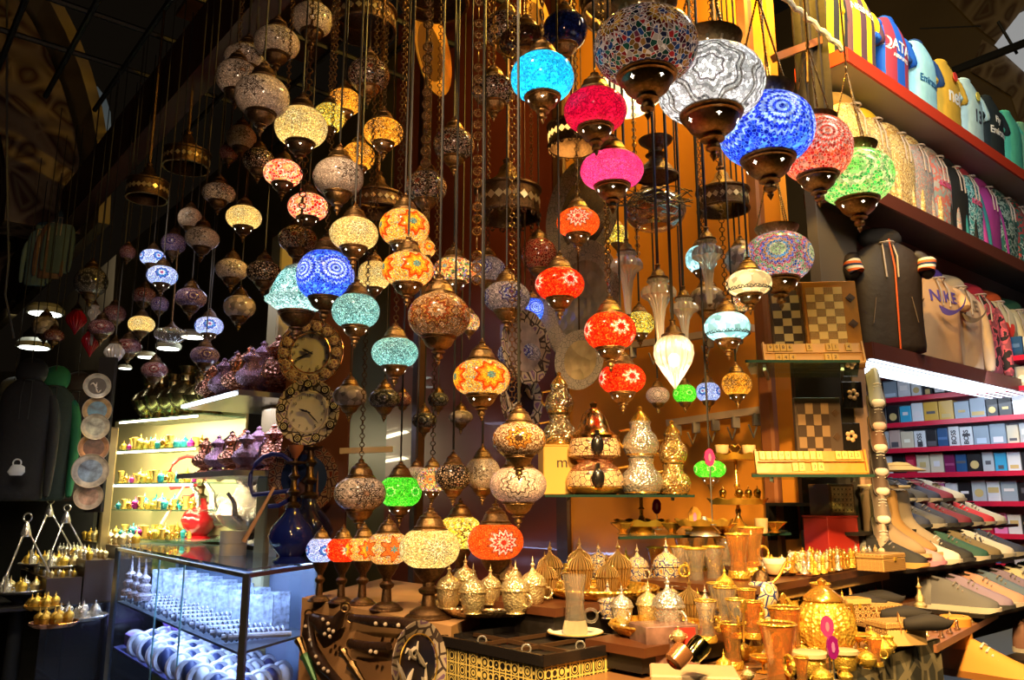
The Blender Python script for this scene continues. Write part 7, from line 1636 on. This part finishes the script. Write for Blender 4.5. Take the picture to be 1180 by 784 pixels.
for k, (x, lab, mm, hd, txt, pc2) in enumerate(lows):
    p = placerow(x, Z3, .10); t = garment(p, RU-.25, .34, .50, lab, mm, 'long' if k != 0 else 'folded', None, hoodm=hd)
    if txt == 'NIKE': front(t, txt, .085, pc2, .36, .34, -.074, True, sx=1.1); swoosh(t, pc2, .29, -.072)
    if txt == 'adidas':
        front(t, txt, .085, pc2, .17, .34, -.066, True)
        for s_ in (-1, 0, 1):
            m = MB(); m.M = Matrix.Translation((s_*.035, -.070, .29)) @ Matrix.Rotation(s_*.55, 4, 'Y'); pts = [(.024*cos(a), 0, .05*sin(a)) for a in [2*pi*j/14 for j in range(14)]]; m.loft([pts, [(q[0], -.003, q[2]) for q in pts]]); m.build('leaf_mark', pc2, t, False)
        m = MB()
        for j in range(3): m.box((0, -.071, .225+j*.013), (.11, .004, .006))
        m.build('leaf_mark_bars', pc2, t, False)
# rope and bits at the stall corner
t = thing('rope', 'whitish rope stretched slanting in front of the striped shirts', 'rope', (0, 0, 0)); m = MB(); a, b = atD(893, -12, 2.9), atD(972, 58, 3.1)
pts = [a.lerp(b, i/20)+Vector((.006*sin(i*1.8), .0, .006*cos(i*1.8))) for i in range(21)]; m.tube(pts, .012, 7); m.build('twisted_cord', mat('pale_rope', (.6, .55, .45), .7, 0, .6, 60), t)
t = thing('wooden_bracket', 'short wooden bar sticking out beside the orange wall', 'bracket', (0, 0, 0)); m = MB(); edgebar(m, atD(892, 67, 3.0), atD(948, 46, 3.15), .03); m.build('bar', woodr, t, False); m = MB(); m.tube([atD(930, 54, 3.08), atD(931, 95, 3.08)], .006, 6); m.build('hook', brass, t)
t = thing('dark_cloth', 'dark cloth hanging beside the orange wall near the rope', 'cloth', atD(935, 60, 3.12)); m = MB(); n = 14
m.loft([[(-.07+.14*j/n, .012*sin(j*1.7)+.0, zz) for j in range(n+1)]+[(-.07+.14*j/n, .012*sin(j*1.7)+.012, zz) for j in range(n, -1, -1)] for zz in (.35, .1, -.15, -.32)]); m.build('cloth', fab('black_cloth', (.02, .012, .01)), t, 60)
# ------------------------------------------------------------------ shoes
def shoe_meshes():
    L = 1.0; sec = [(-.5, .12, .26, .02), (-.46, .155, .36, .0), (-.30, .165, .40, .0), (-.12, .16, .36, .0), (.08, .17, .27, .0), (.26, .185, .19, .0), (.40, .165, .14, .0), (.48, .10, .09, .01), (.5, .04, .05, .02)]
    m = MB(); rings = []
    for x, hw, h, o in sec:
        rings.append([(x, hw*cos(a)*(1 if sin(a) < .3 else .8), .05+o+(h*max(0, sin(a)) if sin(a) > 0 else .03*sin(a))) for a in [2*pi*j/14 for j in range(14)]])
    m.loft(rings); up = keep(m, 'upper', MATS['black_cord'])
    m = MB(); rings = []
    for x, hw, h, o in sec:
        x2 = x*1.04; q = hw*1.04; rings.append([(x2, -q*.95, .0+(.03 if x > .42 else 0)), (x2, q, .0+(.03 if x > .42 else 0)), (x2, q, .075), (x2, -q, .075)])
    m.loft(rings); so = keep(m, 'sole', whitep)
    m = MB()
    for i in range(5):
        x = -.02+i*.055; z = .40-i*.04-.04; m.tube([(x, -.09, z-.02), (x, 0, z+.015), (x, .09, z-.02)], .012, 5)
    la = keep(m, 'laces', whitep)
    m = MB(); m.loft([[(x, .09*cos(a)*q, z+.0) for x, q, z in [(-.28+.13*cos(a2), 1, .41)]*1] if False else [(-.30+.12*cos(2*pi*j/14), .085*sin(2*pi*j/14), zz+(-.03*cos(2*pi*j/14))) for j in range(14)] for zz in (.40, .425)]); op = keep(m, 'collar_lining', blackw)
    return up, so, la, op
SH = shoe_meshes()
def shoe_extras():
    m = MB(); rings = []
    for x, hw, h in ((-.505, .13, .27), (-.46, .162, .372), (-.36, .168, .40), (-.30, .171, .30)):
        rings.append([(x, hw*1.02*cos(a), .06+h*1.01*max(0, sin(a))) for a in [pi*j/12 for j in range(13)]])
    m.loft(rings, False, False); a_ = keep(m, 'heel_patch', whitep)
    m = MB(); rings = []
    for x, hw, h in ((.30, .178, .10), (.40, .168, .10), (.48, .105, .085), (.508, .05, .06)):
        rings.append([(x, hw*1.03*cos(a), .06+h*max(0, sin(a))) for a in [pi*j/12 for j in range(13)]])
    m.loft(rings, False, False); b_ = keep(m, 'toe_guard', whitep)
    return a_, b_
SHX = shoe_extras()
def shoemat(c): return mat('shoe_%d_%d_%d' % tuple(int(x*99) for x in c), c, .7)
def shoe(p, L_, rz, label, c, sole=(.7, .68, .62), lace=(.6, .6, .6), stripes_=None, rot=None, group=None, cat='shoe', name='sneaker'):
    t = thing(name, label, cat, p, rz, group, L_, rot=rot); part('upper', meshmat(SH[0], shoemat(c)), t); part('sole', meshmat(SH[1], shoemat(sole)), t); part('laces', meshmat(SH[2], shoemat(lace)), t)
    if name == 'sneaker' and cat == 'shoe' and rot is None: part('heel_patch', meshmat(SHX[0], shoemat(tuple(min(.6, x*.4+.12) if sum(c) < .5 else x*.45 for x in c))), t); part('collar_lining', SH[3], t)
    if stripes_:
        for s_ in (-1, 1):
            m = MB()
            for j in range(3):
                x = -.06+j*.075; m.tube([(x+.05, s_*.172, .1), (x, s_*.166, .22), (x-.03, s_*.13, .31)], .014, 5)
            m.build('side_stripes', shoemat(stripes_), t)
    return t
rs = atan2(-W.y, -W.x)
base0 = on(1018, 2.85, 1.27)
tiers_ = [(1.485, .46, 'top'), (1.385, .32, 'second'), (1.27, .16, 'third'), (1.13, -.0, 'fourth'), (.97, -.17, 'fifth'), (.80, -.34, 'lowest')]
plt = {'black': (.015, .015, .02), 'navy': (.03, .04, .10), 'grey': (.11, .11, .13), 'charcoal': (.07, .07, .08), 'white': (.72, .66, .6), 'pink': (.75, .25, .30), 'blush': (.5, .25, .2), 'burgundy': (.22, .02, .05), 'khaki': (.20, .15, .08), 'lilac': (.22, .17, .30), 'red': (.6, .03, .05), 'silver': (.55, .55, .52), 'dark green': (.02, .09, .08), 'brown': (.12, .05, .03), 'tan': (.62, .27, .04), 'mustard-soled black': (.02, .015, .015), 'cream': (.72, .62, .42), 'slate blue': (.10, .15, .25)}
rowshoes = [['black', 'charcoal', 'navy', 'burgundy', 'silver'], ['navy', 'grey', 'navy', 'burgundy', 'charcoal', 'red', 'silver'],
 ['mustard-soled black', 'pink', 'white', 'black', 'dark green', 'khaki', 'white', 'navy'], ['grey', 'lilac', 'blush', 'slate blue', 'lilac', 'cream', 'silver', 'white', 'blush', 'white'], ['blush', 'khaki', 'black', 'black', 'brown', 'black', 'charcoal', 'black', 'charcoal'], ['dark green', 'burgundy', 'slate blue', 'black', 'charcoal', 'brown', 'black', 'charcoal']]
starts = [.62, .42, .0, .12, .45, .30]
for r, (z, off, nm) in enumerate(tiers_):
    b0 = Vector((base0.x, base0.y, z))+W*(off-.16)
    t = thing('shoe_shelf', nm+' narrow shelf of the shoe display', 'shelf', (0, 0, 0)); m = MB(); a = b0+W*.10-U*(.05 if r < 3 else -.12-.2*(r-3)); LN = (1.35, 1.45, 1.25, 2.2, 3, 3)[r]; q = b0+W*.10+U*LN; s2 = b0-W*.10+U*LN; s1 = b0-W*.10-U*(.05 if r < 3 else -.12-.2*(r-3))
    m.prism([(k_.x, k_.y) for k_ in (s1, s2, q, a)], z-.012, z); m.build('shelf_board', blackw, t, False)
    m = MB(); m.prism([(k_.x, k_.y) for k_ in (a+W*.0, q, q+W*.012, a+W*.012)], z-.14, z); m.build('riser', blackw, t, False)
    for i, c in enumerate(rowshoes[r]):
        p = b0+U*(starts[r]+.06+i*.128); p.z = z; c3 = plt[c]
        lab = '%s sneaker, %s from the near end of the %s shoe shelf' % (c if ' ' not in c or c.startswith('dark') or c.startswith('slate') else 'black, ochre-soled', ordn[i], nm)
        so = (.55, .33, .1) if c.startswith('mustard') else ((.6, .25, .4) if c == 'pink' else random.choice(((.5, .46, .42), (.05, .05, .06), (.6, .56, .5)))); st = (.04, .05, .12) if (r == 2 and c == 'white') else None
        t = shoe(p, .245, rs+random.uniform(-.08, .08), lab, c3, so, (.25, .22, .22) if c not in ('white', 'red', 'black') else (.6, .6, .6), st)
        if r == 0 and i in (2, 4, 5): m = MB(); m.box((.05, 0, .36), (.16, .2, .01)); m.build('price_tag', mat('tag_white', (.8, .75, .8), .5), t, False)
tt = shoe(atz(1155, 768, .80) if False else on(1140, 2.65, .95), .28, rs, 'tan suede boot at the very bottom corner', plt['tan'], (.3, .12, .02), name='boot', cat='boot')
m = MB(); m.lathe([(.17, .3), (.16, .5), (.17, .62), (.15, .64)], 16, c=(-.3, 0, 0)); m.build('shaft', shoemat(plt['tan']), tt)
# tall sheepskin-like boots
for k, (x, D, c, cn) in enumerate([(1032, 2.95, (.42, .30, .2), 'taupe'), (1046, 3.06, (.50, .30, .12), 'caramel'), (1060, 3.18, (.42, .33, .24), 'greige')]):
    p = on(x, D, 1.30); t = thing('tall_boot', cn+' suede tall boot at the near end of the shoe shelves', 'boot', p, rs+.1, None, .25); mm = shoemat(tuple(x*.7 for x in c))
    m = MB(); m.loft([[(cx+rx*cos(a), ry*sin(a), z) for a in [2*pi*j/16 for j in range(16)]] for cx, rx, ry, z in ((.02, .42, .15, .02), (.0, .44, .165, .10), (-.06, .37, .15, .22), (-.18, .24, .14, .36), (-.24, .17, .13, .5), (-.25, .17, .14, .75), (-.25, .19, .155, .98))]); m.build('shaft_and_foot', mm, t, 60, subd=1)
    m = MB(); m.prism([(.03+.46*cos(a), .18*sin(a)) for a in [2*pi*j/20 for j in range(20)]], 0, .05); m.build('sole', shoemat((.5, .35, .2)), t, False)
    m = MB(); m.ring((-.25, 0, .98), .175, .03, 'z', 20, 6, .85); m.build('fleece_rim', shoemat((.6, .5, .35)), t)
t = thing('felt_hat', 'olive-beige brimmed boot top leaning over the tall boots', 'hat', on(1035, 3.0, 1.60), 0, None, .10) ; m = MB(); m.lathe([(.9, 0), (.95, .02), (.5, .18), (.35, .3), (0, .34)], 24); m.build('felt', shoemat((.35, .3, .2)), t); m = MB(); m.ring((0, 0, .18), .5, .02, 'z', 20, 5); m.build('band', shoemat((.2, .15, .1)), t)
# shoes hung on the post
pp = onv(1004, 3.02); m = MB(); m.box((pp.x, pp.y+.04, 1.1), (.05, .04, 2.1)); struct('pillar_6', m, mat('pinkish_post', (.45, .28, .2), .5))
for k, (y, c, so, nm) in enumerate([(452, (.45, .52, .6), (.85, .8, .8), 'pale blue-grey'), (478, (.10, .08, .08), (.7, .5, .45), 'black'), (503, (.22, .12, .09), (.8, .62, .58), 'brown'), (530, (.03, .025, .03), (.6, .5, .5), 'dark'), (552, (.12, .08, .07), (.8, .62, .56), 'dusky brown'), (584, (.25, .2, .18), (.8, .7, .65), 'grey-brown patterned'), (620, (.5, .38, .32), (.75, .55, .4), 'beige and black')]):
    p = atD(1008+k*1.2, y, 2.93); tq = shoe(p, .15, 0, nm+' shoe hung on the post, %s from the top' % ordn[k], c, (.06, .05, .05), (.6, .6, .6), rot=(0, radians(66), -pi/2-.2)); m = MB(); m.ball((.38, 0, .12), .155, 14, 8, (.75, 1.02, .7)); m.build('toe_cap', shoemat(so), tq)
# ------------------------------------------------------------------ goods at the step corner and right tray
t, Pp, ee, nn = tierbox('wooden_board', 'reddish board with tubes and figurines projecting over the shoes', [(1079, 744), (1150, 706)], 1.10, .30, .03, mat('board_brown', (.28, .12, .06), .4))
pieces((1085, 735), (1140, 706), 1.102, 2, 8, .020, [sg, mat('pinkish_brass', (.7, .42, .28), .25, .9)], 'pale brass figurine along the board edge above the shoes', 'brass figurines on the reddish board', .04)
for k in range(7):
    p = atz(1085+k*9, 712-k*4, 1.102)+UP*.012; t = thing('patterned_tube', 'pale patterned tube lying on the reddish board, %s from the near end' % ordn[k], 'tube', p, 0, 'tubes on the reddish board'); t.rotation_euler = (0, 0, rs+pi/2+1.1)
    m = MB(); m.tube([(-.05, 0, 0), (.05, 0, 0)], .011, 12); m.build('tube', mat('lilac_print', (.6, .5, .55), .4, var=.5, bscale=200), t); m = MB(); m.tube([(.05, 0, 0), (.056, 0, 0)], .0115, 12); m.build('end_cap', gold, t)
for k, (x, y) in enumerate([(1061, 700), (1086, 690), (1100, 684)]):
    p = atz(x, y, 1.162 if k == 0 else 1.102); s = 7*mpp(p); t = thing('miniature_tower', 'slim gilt minaret ornament, %s from the chess pieces' % ordn[k], 'ornament', p, 0, None, s); m = MB(); m.lathe([(1, 0), (1, .4), (.6, .8), (.7, 1.6), (.3, 2.2), (.25, 3.0), (.4, 3.2), (.1, 3.8), (0, 5)], 12); m.build('tower', sg, t); m = MB(); m.ring((0, 0, 3.2), .4, .08, 'z', 12, 4); m.build('balcony', gold, t)
# ------------------------------------------------------------------ far left: trays, hanging clothes
ZT = 1.08
def atT(x, y, z): return atz(x, y, z)
def ladder(x, y, wpx, D, label): pass
def carriertray(x, y, wpx, z, hpx, label, mm=silver, handle=True):
    p = atz(x, y, z); r = wpx/2*mpp(p); t = tray(p, r, label, mm, False, 'carrier_tray' if handle else 'serving_tray')
    if handle:
        H = hpx*mpp(p); m = MB()
        for j in range(3):
            a = 2*pi*j/3+.5; m.tube([(r*cos(a), r*sin(a), .02), (r*1.02*cos(a), r*1.02*sin(a), H*.25), (r*.2*cos(a), r*.2*sin(a), H*.72), (0, 0, H*.85)], .007, 6)
        m.build('carrying_arms', silver, t); m = MB(); m.lathe([(.03, H*.72), (.035, H*.76), (.02, H*.86), (.008, H*.92)], 12); m.build('knob', silver, t); m = MB(); m.ring((0, 0, H*.97), H*.055, .006, 'y', 16, 6); m.build('finger_ring', silver, t)
    return p, r
random.seed(8)
cnt = 0
def fill(p, r, n, s, mm, lab, grp, kinds='lid'):
    lab = ' '.join(lab.split()[:15])
    for k in range(n):
        a = 2*pi*k/max(1, n-1); rr = r*.62 if k < n-1 else 0
        q = p+Vector((rr*cos(a), rr*sin(a), .006))
        lidcup(q, s, lab, random.choice(mm), grp)
stands = [(22, 684, 56, .86, 88, 'carrier tray of pale glasses with three arms, nearest the picture edge', silver, True, 'pale lidded cup on the carrier tray at the picture edge'), (50, 652, 52, 1.0, 76, 'carrier tray with three curved arms behind the first one', silver, True, 'gilt lidded cup on the tall-armed carrier tray'), (70, 655, 46, 1.0, 70, 'third carrier tray half hidden behind another', silver, True, 'gilt lidded cup on the half hidden carrier tray')]
dark = mat('near_black_cloth', (.012, .012, .012), .8)  # flat near-black for the tray pedestals and the coat partition
for i, a in enumerate(stands):
    p, r = carriertray(*a[:5], a[5], a[6], a[7]); fill(p, r, 8, .040, [sg, gold, silver], a[8], 'lidded cups on '+a[5][:40])
    t = thing('tray_pedestal', ['dark pedestal nearest the picture edge', 'dark pedestal under the second carrier tray', 'dark pedestal under the third carrier tray'][i], 'stand', (p.x, p.y, 0)); m = MB(); m.lathe([(.16, 0), (.16, .02), (.05, .05), (.04, p.z-.05), (.12, p.z-.002)], 16); m.build('pedestal', dark, t)
low = [(50, 702, 40, .82, 'small gold tray low in the shadow', goldp, gold), (62, 722, 50, .80, 'copper tray with gilt cups low by the case', copper, gold), (90, 714, 60, .82, 'silver oval tray of crystal cups projecting past the black counter', silver, silver), (58, 690, 44, .88, 'yellow-gold tray of domed cups', goldp, goldp)]
def quadbox(name, label, p, lu, lw, z0, z1, mm, cat):
    t = thing(name, label, cat, (0, 0, 0)); P = [p, p+U*lu, p+U*lu+W*lw, p+W*lw]; m = MB(); m.prism([(v.x, v.y) for v in P], z0, z1-.02); m.build('carcass', mm, t, False); m = MB(); m.prism([(v.x, v.y) for v in P], z1-.02, z1); m.build('top_board', mm, t, False); return P
k1 = cl+W*.10-U*.42
quadbox('black_counter', 'glossy black counter beyond the lit glass case', k1, .75, 2.3, 0, .78, blackm, 'counter')
quadbox('pull_out_ledge', 'thin dark ledge under the low trays projecting from the black counter', k1-U*.30, .29, 2.6, .765, .79, blackw, 'shelf')
for i, (x, y, w_, z, lab, mt_, mc) in enumerate(low):
    p = atz(x, y, .795+.012*(i % 2)); r = w_/2*mpp(p); tray(p, r, lab, mt_, True); fill(p, r, 8, .036, [mc], 'cup on the '+lab, 'cups of the '+lab)
# dark boxes with rings / trinkets between counter and case
oakd = mat('oak_dark', (.06, .035, .02), .4)
for k, (du, dw, lu, lw, z0, z1, lab) in enumerate([(.02, .05, .22, 1.0, .781, .96, 'open dark tray of gilt rings beside the case'), (.25, .05, .2, 1.1, .781, 1.07, 'dark stepped tray above the ring tray'), (.46, .05, .24, 1.4, .781, 1.16, 'rear dark ledge of small coloured glasses next to the case')]):
    P_ = quadbox('trinket_tray', lab, k1+U*du+W*dw, lu, lw, z0, z1, oakd, 'tray')
    for i in range(2 if k else 3):
        for j in range(9):
            q = P_[0]+W*((j+.5)*lw/9)+U*(.035+i*(.07 if k == 0 else .1)); q.z = z1
            lidcup(q, (.022, .032, .042)[k], 'gilt trinket on the '+lab, random.choice([gold, silver, sg]), 'trinkets of the '+lab)
for k, (x, D, c, lab, w_) in enumerate([(18, 5.9, (.012, .012, .014), 'black coat hanging nearest the picture edge', .36), (48, 6.25, (.015, .03, .03), 'dark jacket with a bright green side panel', .34), (75, 6.55, (.02, .012, .014), 'very dark burgundy coat behind the green one', .36), (0, 6.85, (.10, .11, .12), 'dim grey shirt at the shadowy edge', .4)]):
    p = on(x, D, 1.48); t = garment(p, .35, w_, .95, lab, fab('dark_%d' % k, c), 'long', None if k != 1 else fab('deep_green', (.01, .14, .06)), 'hanging_coat', 'coat'); m = MB(); m.tube([(0, 0, .95), (0, 0, CEIL-1.48)], .004, 5); m.build('hanger_cord', cordm, t)
t = thing('plastic_bag', 'small white plastic bag hanging on the dark coats', 'bag', on(18, 5.7, 1.66), .2, None, .075); m = MB(); m.loft([ell(0, 0, 0, .5, .25), ell(0, 0, .3, .75, .35), ell(.1, 0, .8, .6, .3), ell(.0, 0, 1.0, .35, .2)]); m.build('bag_body', mat('white_plastic', (.75, .78, .8), .4), t); m = MB(); m.ring((0, 0, 1.15), .35, .07, 'y', 16, 6); m.build('handles', mat('white_plastic', (.75, .78, .8), .4), t)
m = MB(); a, b = onv(-30, 7.0), onv(110, 6.9); m.slabpts([a, b, b+UP*2.6, a+UP*2.6], -.05); struct('partition_coats', m, dark)
for k, (x, y, c) in enumerate([(40, 330, (.12, .2, .28)), (55, 322, (.2, .12, .1)), (64, 316, (.1, .16, .2))]):
    p = atD(x, y, 7.4); t = garment(p, .2, .22, .6, ['pale blue scarf-like garment', 'rust scarf-like garment', 'blue-grey scarf-like garment'][k]+' hanging in the shadowy far corner', fab('scarf_%d' % k, c), 'long', None, 'hanging_scarf', 'scarf'); m = MB(); m.tube([(0, 0, .55), (0, 0, CEIL-p.z)], .004, 5); m.build('hanger_cord', cordm, t)
t = thing('electric_cable', 'thin grey cable looping down at the dark edge', 'cable', (0, 0, 0)); m = MB(); m.tube([atD(8, 200, 5.5), atD(10, 300, 5.5), atD(6, 340, 5.5), atD(16, 390, 5.5)], .008, 6); m.build('cable', mat('grey_cable', (.1, .1, .1), .6), t); m = MB(); m.tube([atD(8, -80, 5.5), atD(8, 200, 5.5)], .008, 6); m.build('upper_run', MATS['grey_cable'], t)
